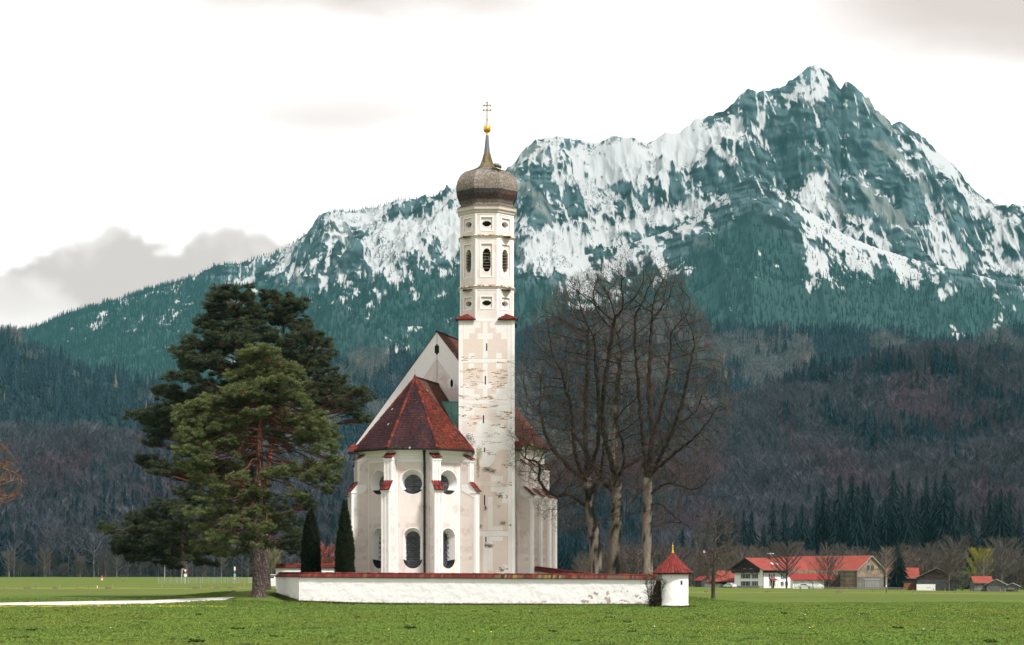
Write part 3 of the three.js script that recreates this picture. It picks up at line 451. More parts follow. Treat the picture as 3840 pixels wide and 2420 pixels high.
for (let k = K0; k < K1; k++) {
  const a = corner(k, wallR, 0), b = corner(k + 1, wallR, 0), ex = b.clone().sub(a), L = ex.length(); ex.normalize(); const nr = R3(-ex.z, 0, ex.x).multiplyScalar(-1); if (nr.dot(a.clone().sub(R3(AX, 0, AZ))) < 0) nr.negate();
  const mid = L / 2, P = (x, y, dep) => a.clone().addScaledVector(ex, mid + x).addScaledVector(nr, -dep).setY(y);
  const hasWin = k >= -1 && k <= 1;
  const s = new THREE.Shape([[-mid, Y0], [mid, Y0], [mid, WT], [-mid, WT]].map(p => new THREE.Vector2(...p)));
  if (hasWin) {
    const oOut = circlePts(0, 11.05, 1.10, 1.10, 36), oIn = circlePts(0, 10.92, 0.80, 0.80, 36), wOut = stadium(0, 3.28, 6.92, 1.68), wIn = stadium(0, 3.38, 6.62, 1.22);
    for (const h of [oOut, wOut]) s.holes.push(new THREE.Path(h.map(p => new THREE.Vector2(...p))));
    windowIn(P, oOut, oIn, 0.75, 10.32, 'round'); windowIn(P, wOut, wIn, 0.75, 4.15, 'arch');
  }
  const g = new THREE.ShapeGeometry(s), pos = g.attributes.position; for (let i = 0; i < pos.count; i++) { const q = P(pos.getX(i), pos.getY(i), 0); pos.setXYZ(i, q.x, q.y, q.z); } choirWall.geo(g);
  // white bands at the corners and under the eaves, a plinth
  for (const sg of [-1, 1]) { const c = P(sg * (mid - 0.30), 0, -0.008); trims.box(c.x, (Y0 + 13.0) / 2, c.z, 0.36, 13.0 - Y0, 0.03, null, Math.atan2(-ex.z, ex.x)); }
  { const c = P(0, 0, -0.008); trims.box(c.x, 12.95, c.z, L - 0.02, 0.22, 0.034, null, Math.atan2(-ex.z, ex.x)); }
}
choirWall.build('choir_wall', MAT.beige, church); trims.build('white_band', MAT.white, church);
{ // cornice, gutter and downpipe
  const cor = new MB(), gut = new MB(), prof = [[4.80, 13.05], [4.92, 13.1], [4.98, 13.3], [5.12, 13.42], [5.16, 13.6], [5.45, 13.82], [5.62, 13.9]];
  for (let k = K0; k < K1; k++) { for (let i = 0; i < prof.length - 1; i++) { const [r0, y0] = prof[i], [r1, y1] = prof[i + 1]; cor.quad(corner(k, r0, y0), corner(k + 1, r0, y0), corner(k + 1, r1, y1), corner(k, r1, y1)); }
    gut.bar(corner(k, 5.80, 13.93), corner(k + 1, 5.80, 13.93), 0.20, 0.20); gut.quad(corner(k, 5.6, 13.88), corner(k + 1, 5.6, 13.88), corner(k + 1, 5.75, 13.86), corner(k, 5.75, 13.86)); }
  cor.build('cornice', MAT.white, church); gut.build('gutter', MAT.darkMetal, church);
  const dp = new MB(), x = (1592 - CX) * 173.6 / F, z = -173.46; dp.tube([R3(x, 13.85, -172.8), R3(x, 13.45, -172.9), R3(x, 12.75, z + 0.02), R3(x, 0.5, z + 0.02)], [0.16, 0.13, 0.105, 0.105], 8); for (const y of [12.2, 10.5, 8.8, 7.1, 5.4, 3.6, 2.4]) dp.tube([R3(x, y, z + 0.02), R3(x, y + 0.09, z + 0.02)], 0.14, 8); dp.build('downpipe', MAT.darkMetal, church);
}
// --- buttresses, two stages, each with a cap of barrel tiles
function capTiles(host, o, ex, out, up, n, len, w) {                   // tiles running down along `out`
  for (let i = 0; i < n; i++) for (let j = 0; j < 2; j++) {
    const q = mesh('cap_tile', barrelGeo, REDMAT[Math.floor(rc() * 5)], host), st = len / 2;
    q.applyMatrix4(frame(o.clone().addScaledVector(ex, (i - (n - 1) / 2) * w).addScaledVector(out, (j + 1) * st).addScaledVector(up, 0.03 + 0.03 * (1 - j)), ex.clone().multiplyScalar(w * 1.02), up.clone().multiplyScalar(w * 1.2), out.clone().multiplyScalar(-st * 1.15)));
  }
}
function buttress(base, out, wd, p1, p2, cap = true) {                  // base: point on the wall line; out: unit direction
  const host = new THREE.Group(); host.name = 'buttress'; church.add(host);
  const ex = R3(out.z, 0, -out.x), body = new MB(), band = new MB(), Q = (x, y, o) => base.clone().addScaledVector(ex, x).addScaledVector(out, o).setY(y), h = wd / 2;
  const prof = [[-0.4, Y0], [p2, Y0], [p2, 10.18], [p2 + 0.03, 10.22], [p1, 10.95], [p1, 13.05], [p1 + 0.03, 13.1], [0.0, 13.62], [-0.4, 13.62]];
  body.prism(prof.map(([o, y]) => Q(-h, y, o)), ex.clone().multiplyScalar(wd)); body.build('pier', MAT.beige, host);
  for (const [o, y0, y1] of [[p2, Y0, 10.0], [p1, 11.05, 12.85]]) {
    for (const s of [-1, 1]) { const b = 0.13; band.prism([Q(s * (h - b) , y0, o - 0.2), Q(s * (h + 0.012), y0, o - 0.2), Q(s * (h + 0.012), y0, o + 0.022), Q(s * (h - b), y0, o + 0.022)], R3(0, y1 - y0, 0)); }
    if (wd > 0.7) band.prism([Q(-0.07, y0, o - 0.02), Q(0.07, y0, o - 0.02), Q(0.07, y0, o + 0.016), Q(-0.07, y0, o + 0.016)], R3(0, y1 - y0, 0));
    // moulded head below the cap and the white slope beneath it
    for (const [e, ya, yb] of [[0.03, y1, y1 + 0.1], [0.075, y1 + 0.1, y1 + 0.22]]) band.prism([Q(-h - e, ya, o - 0.5), Q(h + e, ya, o - 0.5), Q(h + e, ya, o + e), Q(-h - e, ya, o + e)], R3(0, yb - ya, 0));
  }
  // white flanks of the offsets
  for (const s of [-1, 1]) { const x = s * (h + 0.009); band.prism([Q(x, 9.6, p2 - 0.02), Q(x, 10.2, p2), Q(x, 10.9, p1), Q(x, 10.9, 0.1), Q(x, 10.35, 0.1)].map(p => p), ex.clone().multiplyScalar(s * 0.012)); band.prism([Q(x, 12.55, p1 - 0.02), Q(x, 13.1, p1), Q(x, 13.55, 0.05), Q(x, 13.1, 0.05)], ex.clone().multiplyScalar(s * 0.012)); }
  band.build('white_band', MAT.white, host);
  for (const [o0, ya, o1, yb] of [[p1 - 0.02, 11.0, p2 + 0.16, 10.2], [0.05, 13.62, p1 + 0.16, 13.12]]) {
    const sl = out.clone().multiplyScalar(o1 - o0).add(R3(0, yb - ya, 0)), len = sl.length(), dn = sl.normalize(), up = ex.clone().cross(dn); if (up.y < 0) up.negate();
    if (cap) capTiles(host, Q(0, ya + 0.02, o0), ex, dn, up, 5, len, (wd + 0.24) / 5);
  }
}
for (const k of [-1, 0, 1, 2]) { const c = corner(k, wallR - 0.05, 0), out = R3(c.x - AX, 0, c.z - AZ).normalize(); buttress(c, out, 0.76, 0.95, 1.5); }
// --- choir roof
{
  const apex = R3((1556 - CX) * SC, EYE + (HY - 1416) * SC, AZ), mats = [], cols = [], shell = new MB(), eR = 5.86, eY = 13.97;
  for (let k = K0; k < K1; k++) {
    const a = corner(k, eR, eY), b = corner(k + 1, eR, eY), ex = b.clone().sub(a).normalize(), m = a.clone().lerp(b, 0.5), up = apex.clone().sub(m); up.addScaledVector(ex, -up.dot(ex)).normalize(); const nr = ex.clone().cross(up).normalize(); if (nr.y < 0) nr.negate();
    shell.tri(a, b, apex);
    if (k >= -2 && k <= 2) tileFace([a, b, apex], ex, up, nr, { mats, cols, tones: k === 1 ? [[0.16, 0.034, 0.024], [0.12, 0.029, 0.022], [0.085, 0.026, 0.021], [0.21, 0.045, 0.028], [0.05, 0.022, 0.019], [0.14, 0.046, 0.028]] : TILE, moss: k === 1 ? 0.05 : 0.012, shadeMottle: (x, y) => (k === 1 ? 0.78 : 0.40) * (0.55 + 0.9 * fbm(x * 0.9 + k * 9, y * 0.5, 4, 70)) });  // shade painted into the tiles: right side lit and redder, others darkened; plus random mottling
  }
  // straight part of the roof, running back to the nave gable
  const ax = R3(Math.sin(16 * Math.PI / 180), 0, -Math.cos(16 * Math.PI / 180)), B = apex.clone().addScaledVector(ax, 7.2), c3 = corner(3, eR, eY), c2 = corner(2, eR, eY), far = c3.clone().addScaledVector(ax, 7);
  const cl = corner(-2, eR, eY), farL = cl.clone().addScaledVector(ax, 7);
  for (const [p, q, s] of [[c3, far, 1], [farL, cl, -1]]) { const ex = q.clone().sub(p).normalize(), up = (s > 0 ? apex : B).clone().sub(p); up.addScaledVector(ex, -up.dot(ex)).normalize(); const nr = ex.clone().cross(up).normalize(); if (nr.y < 0) nr.negate(); const poly = s > 0 ? [p, q, B, apex] : [p, q, apex, B]; shell.quad(...poly); if (s > 0) tileFace(poly, ex, up, nr, { mats, cols, tones: [[0.12, 0.058, 0.042], [0.095, 0.045, 0.036], [0.15, 0.075, 0.055], [0.07, 0.036, 0.03]], moss: 0.05 }); }
  shell.build('roof_deck', std({ color: rgb(0.05, 0.02, 0.016) }), church);
  const o = instances('roof_tile', flatTileGeo, MAT.tileI, mats, cols, church);
  for (let k = -1; k <= 3; k++) ridgeTiles(church, corner(k, eR - 0.05, eY + 0.05), apex.clone().addScaledVector(R3(0, 1, 0), -0.05), 0.42, 0.30, HIPMAT, 'hip_tile');
  ridgeTiles(church, apex, B, 0.42, 0.30, HIPMAT.slice(1, 3));
  const fin = new MB(); fin.tube([apex.clone().add(R3(0, -0.1, 0)), apex.clone().add(R3(0, 0.28, 0))], [0.2, 0.04], 8); fin.tube([apex.clone(), apex.clone().add(R3(-0.02, 0.9, 0))], [0.012, 0.006], 4); fin.build('finial', HIPMAT[1], church);
  // copper sheet between the choir roof and the tower
  const cu = new MB(), A = at(1645, 1508, 181.2), Bq = at(1722, 1508, 180.6), C = at(1722, 1618, 179.2), D = at(1640, 1560, 180.0), E = at(1722, 1660, 178.6); cu.quad(A, Bq, C, D); cu.quad(D, C, E, at(1690, 1640, 179.2)); cu.bar(A, Bq, 0.1, 0.1); for (const f of [0.3, 0.62]) cu.bar(A.clone().lerp(Bq, f), D.clone().lerp(C, f), 0.05, 0.05); cu.build('copper_sheet', MAT.copper, church);
}
// --- nave: tall gable behind the choir
{
  const th = 16 * Math.PI / 180, ax = R3(Math.sin(th), 0, -Math.cos(th)), rx = R3(Math.cos(th), 0, Math.sin(th)), G = at(1638, 1247, 184.6), gx = G.x, gz = G.z, N = (s, y, b) => R3(gx, y, gz).addScaledVector(rx, s).addScaledVector(ax, b);
  const hw = 8.35, yE = EYE + (HY - 1668) * 184.6 / F, yR = G.y, LEN = 10.5, wallM = new MB(), white = new MB();
  const gable = [[-hw + 0.55, Y0], [hw - 0.55, Y0], [hw - 0.55, yE - 0.15], [hw, yE], [0, yR], [-hw, yE], [-hw + 0.55, yE - 0.15]];
  wallM.prism(gable.map(([s, y]) => N(s, y, 0)), ax.clone().multiplyScalar(0.6));
  wallM.quad(N(hw - 0.55, Y0, 0), N(hw - 0.55, Y0, LEN), N(hw - 0.55, yE + 0.4, LEN), N(hw - 0.55, yE + 0.4, 0)); wallM.quad(N(-hw + 0.55, Y0, LEN), N(-hw + 0.55, Y0, 0), N(-hw + 0.55, yE + 0.4, 0), N(-hw + 0.55, yE + 0.4, LEN)); wallM.quad(N(-hw + 0.55, Y0, LEN), N(hw - 0.55, Y0, LEN), N(hw - 0.55, yE, LEN), N(-hw + 0.55, yE, LEN));
  wallM.build('nave_wall', MAT.beige, church);
  // broad white border along the slopes of the gable, round its little windows
  const sl = Math.hypot(hw, yR - yE), nx = (yR - yE) / sl, ny = hw / sl, bw = 1.55;
  for (const s of [-1, 1]) white.prism([N(s * hw, yE, -0.012), N(0, yR, -0.012), N(0, yR - bw / ny * 1.0, -0.012), N(s * (hw - 0.2), yE - bw / ny + (0.2) * 0 - 0.0, -0.012)].map(p => p), ax.clone().multiplyScalar(-0.012));
  const op = (s, y, w, h) => { white.box(N(s, y, -0.02).x, y, N(s, y, -0.02).z, w + 0.36, h + 0.36, 0.03, null, -th); };
  op(0.02, EYE + (HY - 1311) * 184.6 / F, 0.40, 0.75); op(1.5, EYE + (HY - 1440) * 184.6 / F, 0.25, 0.55); op(-1.62, EYE + (HY - 1440) * 184.6 / F, 0.25, 0.55);
  white.build('gable_border', MAT.white, church);
  for (const [s, py, w, h] of [[0.02, 1311, 0.42, 0.70], [1.5, 1440, 0.24, 0.52], [-1.62, 1440, 0.24, 0.52]]) { const b = new MB(), y = EYE + (HY - py) * 184.6 / F, c = N(s, y, -0.05); b.box(c.x, y, c.z, w, h, 0.03, null, -th); b.box(c.x, y, c.z, w * 0.45, h + 0.26, 0.034, null, -th); b.build('gable_opening', MAT.dark, church); }
  const rod = new MB(); rod.tube([N(0.03, yR - 0.1, -0.06), N(0.03, 17.0, -0.06)], 0.014, 4); rod.build('lightning_rod', MAT.lead, church);
  // roof planes, the right one in view on either side of the tower
  const mats = [], cols = [], shell = new MB();
  for (const s of [-1, 1]) {
    const a = N(s * hw, yE + 0.04, 0.02), b = N(s * hw, yE + 0.04, LEN), c = N(0, yR + 0.04, LEN - 1.2), d = N(0, yR + 0.04, 0.02), ex = b.clone().sub(a).normalize(), up = d.clone().sub(a); up.addScaledVector(ex, -up.dot(ex)).normalize(); const nr = ex.clone().cross(up); if (nr.y < 0) nr.negate();
    shell.quad(a, b, c, d); shell.quad(a, d, d.clone().add(R3(0, -0.03, 0)), a.clone().add(R3(0, -0.03, 0)));
    if (s > 0) tileFace([a, b, c, d], ex, up, nr, { mats, cols, row: 0.21, w: 0.19, tones: [[0.11, 0.045, 0.034], [0.085, 0.036, 0.03], [0.13, 0.058, 0.042], [0.06, 0.03, 0.027]], moss: 0.03 });
  }
  shell.quad(N(-hw, yE, LEN), N(hw, yE, LEN), N(0, yR, LEN - 1.2), N(0, yR, LEN - 1.2)); shell.build('nave_roof_deck', std({ color: rgb(0.07, 0.028, 0.022) }), church);
  instances('nave_roof_tile', flatTileGeo, MAT.tileI, mats, cols, church);
  for (const s of [-1, 1]) ridgeTiles(church, N(s * hw, yE + 0.02, -0.02), N(0, yR + 0.02, -0.02), 0.40, 0.10, REDMAT.slice(1), 'verge_tile');
  ridgeTiles(church, N(0, yR + 0.05, -0.1), N(0, yR + 0.05, LEN - 1.2), 0.42, 0.3, HIPMAT.slice(1, 3));
  // tiled kneelers at the feet of the gable
  for (const s of [-1, 1]) {
    const mk = [], ck = [], a = N(s * (hw - 0.9) - 0.0, yE - 0.45, -0.75), e = rx.clone(), A = N(s > 0 ? hw - 1.3 : -hw - 0.35, yE - 0.55, -0.8), q = A.clone().addScaledVector(e, 1.65), up = ax.clone().multiplyScalar(0.75).add(R3(0, 0.66, 0)).normalize(), nr = e.clone().cross(up); if (nr.y < 0) nr.negate();
    tileFace([A, q, q.clone().addScaledVector(up, 0.95), A.clone().addScaledVector(up, 0.95)], e, up, nr, { mats: mk, cols: ck, tones: RED });
    const host = new THREE.Group(); host.name = 'kneeler'; church.add(host); instances('kneeler_tile', flatTileGeo, MAT.tileI, mk, ck, host);
    const b = new MB(), c = N(s > 0 ? hw - 0.48 : -hw + 0.48, 0, -0.36); b.box(c.x, yE - 0.62, c.z, 1.55, 0.3, 0.8, null, -th); b.build('block', MAT.white, host); const gt = new MB(); gt.bar(A.clone().addScaledVector(up, -0.12).add(R3(0, -0.1, 0)), q.clone().addScaledVector(up, -0.12).add(R3(0, -0.1, 0)), 0.2, 0.2); gt.build('gutter', MAT.darkMetal, host);
  }
  // buttresses: one at the left corner, a receding row along the right wall
  buttress(N(-hw + 0.55, 0, 0.3), rx.clone().multiplyScalar(-0.8).addScaledVector(ax, -0.6).normalize(), 0.8, 0.55, 1.15);
  for (const b of [1.5, 4.7, 7.9, 10.1]) buttress(N(hw - 0.56, 0, b), rx.clone(), 0.62, 0.5, 1.3);
  { const e = new MB(), c = N(hw - 0.78, 0, -0.015); e.box(c.x, (Y0 + yE) / 2 - 0.2, c.z, 0.46, yE - Y0 - 0.8, 0.03, null, -th); e.build('white_band', MAT.white, church); }
}
// --- tower: square shaft, octagonal belfry, onion dome
const TX = (1825 - CX) * 178 / F, TD = 180.55, TH = 2.575;
const ty = py => EYE + (HY - py) * 178 / F;
{
  const shaft = new MB(), y0 = Y0, y1 = ty(1200), z1 = -TD + TH, z0 = -TD - TH;
  const faces = [[R3(TX - TH, y0, z1), R3(TX + TH, y0, z1)], [R3(TX + TH, y0, z1), R3(TX + TH, y0, z0)], [R3(TX + TH, y0, z0), R3(TX - TH, y0, z0)], [R3(TX - TH, y0, z0), R3(TX - TH, y0, z1)]];
  const up = R3(0, y1 - y0, 0), qz = (a, b) => { const c = b.clone().add(up), d = a.clone().add(up); for (const [p, u, v] of [[a, 0, 0], [b, 1, 0], [c, 1, 1], [a, 0, 0], [c, 1, 1], [d, 0, 1]]) shaft.v(p, u, v); };
  faces.forEach(f => qz(...f)); shaft.quad(R3(TX - TH, y1, z1), R3(TX + TH, y1, z1), R3(TX + TH, y1, z0), R3(TX - TH, y1, z0));
  // painted decoration, weather stains: a canvas in photograph pixels of the front (x 1720..1930, y 1200..2210)
  const cw = 840, s = 4, ph = 2250 - 1200, ch = 2048, k = ch / ((y1 - y0) / SC), kx = cw / 210, cv = document.createElement('canvas'); cv.width = cw; cv.height = ch; const g = cv.getContext('2d');
  const X = x => (x - 1720) * kx, Yp = y => (y - 1200) * k, rect = (x0, ya, x1, yb, c) => { g.fillStyle = c; g.fillRect(X(x0), Yp(ya), X(x1) - X(x0), Yp(yb) - Yp(ya)); };
  const WH = '#e6e3e0', BG = '#dccdc4', BG2 = '#e0d4cc'; rect(1720, 1200, 1930, 2260, WH);
  const z3 = (x0, ya, x1, yb, c = BG) => { const q = 2.76; for (const m of [0, 1]) { const a = m ? 936 - x1 : x0, b = m ? 936 - x0 : x1; rect(1650 + a / q, 1150 + ya / q, 1650 + b / q, 1150 + yb / q, c); } };
  z3(418, 160, 444, 220); z3(360, 220, 444, 276); z3(302, 276, 388, 338); z3(242, 338, 444, 540); z3(297, 482, 355, 540, WH); z3(240, 586, 444, 795); z3(297, 586, 355, 642, WH); z3(296, 795, 386, 850); z3(355, 850, 444, 908); z3(412, 908, 444, 962);
  z3(410, 1010, 470, 1064, BG2); z3(352, 1064, 470, 1125, BG2); z3(290, 1125, 470, 1182, BG2); z3(238, 1182, 470, 1330, BG2);
  g.fillStyle = BG; for (const [a, b] of [[1730, 1760]]) rect(a, 1640, b, 1700, BG2);
  const z4 = (x0, ya, x1, yb, c = BG) => rect(1650 + x0 / 2.76, 1650 + ya / 2.76, 1650 + x1 / 2.76, 1650 + yb / 2.76, c);
  z4(190, 100, 705, 1520); g.fillStyle = WH; for (const [x, y, r] of [[1820, 1608, 35], [1768, 1664, 42], [1838, 1660, 44], [1816, 1712, 40], [1866, 1640, 50]]) { g.beginPath(); g.ellipse(X(x), Yp(y), r * kx, r * k, 0, 0, 7); g.fill(); }
  z4(190, 432, 750, 478, BG2); z4(190, 948, 750, 998, WH); z4(446, 478, 495, 948, BG2); z4(446, 998, 495, 1520, WH); z4(528, 372, 650, 432, WH); z4(528, 480, 700, 535, WH); z4(646, 535, 700, 655, WH); z4(586, 535, 646, 592, WH); z4(498, 592, 545, 948, WH); z4(545, 896, 648, 948, WH); z4(498, 1000, 648, 1046, WH); z4(498, 1046, 545, 1350, WH); z4(646, 1292, 700, 1350, WH); z4(586, 1350, 700, 1520, WH); z4(703, 300, 752, 1520, WH);
  g.strokeStyle = 'rgba(190,160,140,0.7)'; g.lineWidth = 3; for (const [x0, ya, x1, yb] of [[1738, 1208, 1902, 1345], [1738, 1362, 1902, 1500], [1735, 1516, 1902, 1640], [1811, 1826, 1904, 1990], [1830, 2012, 1904, 2200]]) g.strokeRect(X(x0), Yp(ya), X(x1) - X(x0), Yp(yb) - Yp(ya));
  const r = rngOf(99), stain = (x, y, w, h, col, n) => { for (let i = 0; i < n; i++) { const a = (r() + r() + r() - 1.5) / 1.5, b = (r() + r() - 1), e = 1.5 + 6 * r(); g.fillStyle = col(r()); g.globalAlpha = 0.10 + 0.42 * r(); g.beginPath(); g.ellipse(X(x + a * w), Yp(y + b * h), e * (0.5 + 0.9 * r()), e * (0.25 + 0.2 * r()), 0.3 * (r() - 0.5), 0, 7); g.fill(); } g.globalAlpha = 1; };
  const rust = q => q < 0.45 ? '#8a5a22' : q < 0.75 ? '#5d4a36' : q < 0.9 ? '#a9834d' : '#3a332c', mould = q => q < 0.5 ? '#4b463b' : q < 0.8 ? '#77705a' : '#2c2a26', moss = q => q < 0.6 ? '#8a8150' : '#6c6a48';
  for (const [x, y, w, n] of [[1752, 1345, 24, 70], [1880, 1360, 30, 60], [1800, 1388, 60, 90], [1740, 1390, 30, 60], [1880, 1395, 40, 110], [1770, 1412, 30, 50], [1885, 1416, 34, 90], [1800, 1438, 50, 70], [1875, 1440, 34, 70], [1738, 1446, 18, 40], [1850, 1458, 50, 50], [1740, 1490, 40, 100], [1800, 1494, 50, 130], [1870, 1500, 40, 50], [1750, 1531, 50, 100], [1812, 1528, 60, 190], [1875, 1552, 50, 150], [1760, 1568, 50, 80], [1885, 1568, 40, 110], [1770, 1592, 30, 50], [1880, 1598, 50, 170], [1735, 1560, 16, 60], [1840, 1630, 40, 60], [1850, 1660, 60, 60], [1835, 1698, 26, 60], [1902, 1745, 26, 60], [1893, 1815, 34, 60], [1868, 1855, 30, 60], [1900, 1860, 10, 30], [1886, 2136, 24, 60], [1912, 1970, 10, 26]]) { for (let q = 0; q < 5; q++) stain(x + (r() - 0.5) * w * 1.7, y + (r() - 0.5) * 18, w * (0.12 + 0.4 * r()), 1.4, rust, n * 0.4); stain(x, y, w, 4, rust, n * 0.4); }
  for (const [x, y, w, h, n] of [[1826, 1762, 24, 12, 420], [1848, 1768, 22, 10, 300], [1758, 1642, 22, 18, 420], [1876, 1862, 16, 9, 170], [1886, 1963, 18, 8, 190], [1820, 1905, 8, 12, 170], [1836, 2048, 20, 9, 330], [1822, 2046, 8, 10, 120], [1802, 1975, 9, 10, 100], [1880, 2140, 16, 8, 150], [1870, 1900, 14, 8, 60]]) stain(x, y, w, h, mould, n);
  stain(1792, 1735, 9, 60, moss, 900); stain(1800, 1700, 14, 30, moss, 400); stain(1770, 1660, 20, 18, mould, 200);
  const img = new THREE.CanvasTexture(cv); img.colorSpace = THREE.SRGBColorSpace; img.magFilter = THREE.LinearFilter;
  const tb = plasterBump.clone(); tb.repeat.set(3, 18); tb.needsUpdate = true;
  shaft.build('tower_shaft', std({ map: img, bumpMap: tb, bumpScale: 0.02 }), church);
  for (const [x, a, b] of [[1825, 1288, 1316], [1820, 1410, 1442], [1813, 1558, 1588], [1817, 1679, 1697], [1817, 1858, 1895], [1822, 2014, 2034]]) { const p = at(x, (a + b) / 2, 177.96), m = new MB(); m.box(p.x, p.y, z1 - 0.02, 0.11, (b - a) * SC, 0.05); m.build('slit_window', MAT.dark, church); }
  // white strip down the right edge
  const st = new MB(); st.box(TX + TH - 0.13, (y0 + y1) / 2, z1 + 0.015, 0.24, y1 - y0 - 0.1, 0.03); st.build('corner_strip', MAT.white, church);
}
// octagon
const OR = 2.67, oc = (k, R, y) => { const a = (k - 0.5) * Math.PI / 4; return R3(TX + Math.sin(a) * R, y, -TD + Math.cos(a) * R); };
const ty2 = py => EYE + (HY - py) * 178.1 / F;
{
  const cut = (w, h, n = 8) => { // a quatrefoil-like opening: a rectangle with rounded ends
    const L = []; for (let i = 0; i <= n; i++) { const a = -Math.PI / 2 + Math.PI * i / n; L.push([w * 0.31 + Math.cos(a) * w * 0.19, Math.sin(a) * h * 0.36]); } L.push([w * 0.27, h * 0.36], [w * 0.23, h * 0.5], [-w * 0.23, h * 0.5], [-w * 0.27, h * 0.36]); for (let i = 0; i <= n; i++) { const a = Math.PI / 2 + Math.PI * i / n; L.push([-w * 0.31 + Math.cos(a) * w * 0.19, Math.sin(a) * h * 0.36]); } L.push([-w * 0.27, -h * 0.36], [-w * 0.23, -h * 0.5], [w * 0.23, -h * 0.5], [w * 0.27, -h * 0.36]); return L; };
  const tall = (w, y0, y1, n = 10) => { const r = w * 0.4, L = [[w / 2, y1 - r - 0.12], [w / 2 - 0.02, y1 - r], [r, y1 - r]]; for (let i = 1; i < n; i++) { const a = Math.PI * i / n; L.push([Math.cos(a) * r, y1 - r + Math.sin(a) * r]); } L.push([-r, y1 - r], [-w / 2 + 0.02, y1 - r], [-w / 2, y1 - r - 0.12], [-w / 2, y0 + r + 0.1], [-r, y0 + r]); for (let i = 1; i < n; i++) { const a = Math.PI + Math.PI * i / n; L.push([Math.cos(a) * r, y0 + r + Math.sin(a) * r]); } L.push([r, y0 + r], [w / 2, y0 + r + 0.1]); return L; };
  const wall = new MB(), rev = new MB(), band = new MB();
  const yB = ty2(1200), yT = ty2(800), tiers = [{ y: ty2(1136), frame: [ty2(1157), ty2(1113)], fw: 1.02, pts: cut(0.84, 0.50), low: false }, { frame: [ty2(1037), ty2(914)], fw: 1.02, pts: tall(0.74, ty2(1019), ty2(931)), y: 0, slats: true }, { y: ty2(838), frame: [ty2(863), ty2(815)], fw: 1.04, pts: cut(0.84, 0.54) }];
  for (let k = -3; k < 5; k++) {
    const a = oc(k, OR, 0), b = oc(k + 1, OR, 0), ex = b.clone().sub(a), L = ex.length(); ex.normalize(); const nr = R3(a.x + b.x - 2 * TX, 0, a.z + b.z + 2 * TD).normalize(), m = L / 2, P = (x, y, dep) => a.clone().addScaledVector(ex, m + x).addScaledVector(nr, -dep).setY(y);
    const seen = k >= -1 && k <= 1, s = new THREE.Shape([[-m, yB], [m, yB], [m, yT], [-m, yT]].map(p => new THREE.Vector2(...p))), rec = 0.09;
    for (const t of tiers) {
      const pts = t.pts.map(([x, y]) => [x, y + t.y]), hole = p => new THREE.Path(p.map(q => new THREE.Vector2(...q)));
      if (!seen && k !== 4 && k !== -3 && t.slats) continue;
      const [f0, f1] = t.frame, fw = t.fw / 2, fr = [[fw, f0], [fw, f1], [-fw, f1], [-fw, f0]]; s.holes.push(hole(fr));
      // recessed panel with the opening cut through it
      const pan = new THREE.Shape(fr.map(q => new THREE.Vector2(...q))); pan.holes.push(hole(pts)); const g = new THREE.ShapeGeometry(pan), pos = g.attributes.position; for (let i = 0; i < pos.count; i++) { const q = P(pos.getX(i), pos.getY(i), rec); pos.setXYZ(i, q.x, q.y, q.z); } wall.geo(g);
      for (let i = 0; i < 4; i++) { const A = fr[i], B = fr[(i + 1) % 4]; rev.quad(P(...A, 0), P(...B, 0), P(...B, rec), P(...A, rec)); }
      for (let i = 0; i < pts.length; i++) { const A = pts[i], B = pts[(i + 1) % pts.length]; rev.quad(P(...A, rec), P(...B, rec), P(...B, rec + 0.55), P(...A, rec + 0.55)); }
      const e = 0.09; for (const [x0, x1, ya, yb] of [[-fw - e, fw + e, f1, f1 + e], [-fw - e, fw + e, f0 - e, f0], [-fw - e, -fw, f0, f1], [fw, fw + e, f0, f1]]) { const c = P((x0 + x1) / 2, 0, -0.01); band.box(c.x, (ya + yb) / 2, c.z, x1 - x0, yb - ya, 0.03, null, Math.atan2(-ex.z, ex.x)); }
      // white line round the opening
      const cy = pts.reduce((q, p) => q + p[1], 0) / pts.length; for (let i = 0; i < pts.length; i++) { const A = pts[i], B = pts[(i + 1) % pts.length], o = p => { const l = Math.hypot(p[0], (p[1] - cy) * (t.slats ? 0.45 : 1)) || 1; return [p[0] + p[0] / l * 0.06, p[1] + (p[1] - cy) / l * 0.06 * (t.slats ? 0.45 : 1)]; }; band.quad(P(...A, rec - 0.012), P(...B, rec - 0.012), P(...o(B), rec - 0.012), P(...o(A), rec - 0.012)); }
      if (t.slats && seen) for (let i = 0; i < 6; i++) { const y = lerp(ty2(1004), ty2(949), i / 5), sl = new MB(), c = P(0, 0, rec + 0.2); sl.box(0, 0, 0, 0.76, 0.035, 0.30, null, 0, new THREE.Matrix4().makeTranslation(c.x, y, c.z).multiply(new THREE.Matrix4().makeRotationY(Math.atan2(-ex.z, ex.x))).multiply(new THREE.Matrix4().makeRotationX(0.45))); sl.build('louvre_slat', std({ color: rgb(0.16, 0.115, 0.07) }), church); }
    }
    const g = new THREE.ShapeGeometry(s), pos = g.attributes.position; for (let i = 0; i < pos.count; i++) { const q = P(pos.getX(i), pos.getY(i), 0); pos.setXYZ(i, q.x, q.y, q.z); } wall.geo(g);
    for (const [ya, yb] of [[yB, ty2(1084)], [ty2(1070), ty2(892)], [ty2(882), yT]]) { for (const sg of [-1, 1]) { const c = P(sg * (m - 0.06), 0, -0.012); band.box(c.x, (ya + yb) / 2, c.z, 0.13, yb - ya, 0.03, null, Math.atan2(-ex.z, ex.x)); } const c = P(0, 0, -0.012); band.box(c.x, yb - 0.06, c.z, L - 0.26, 0.07, 0.028, null, Math.atan2(-ex.z, ex.x)); }
  }
  wall.build('belfry_wall', MAT.beige, church); rev.build('belfry_reveal', MAT.beige, church); band.build('belfry_band', MAT.white, church);
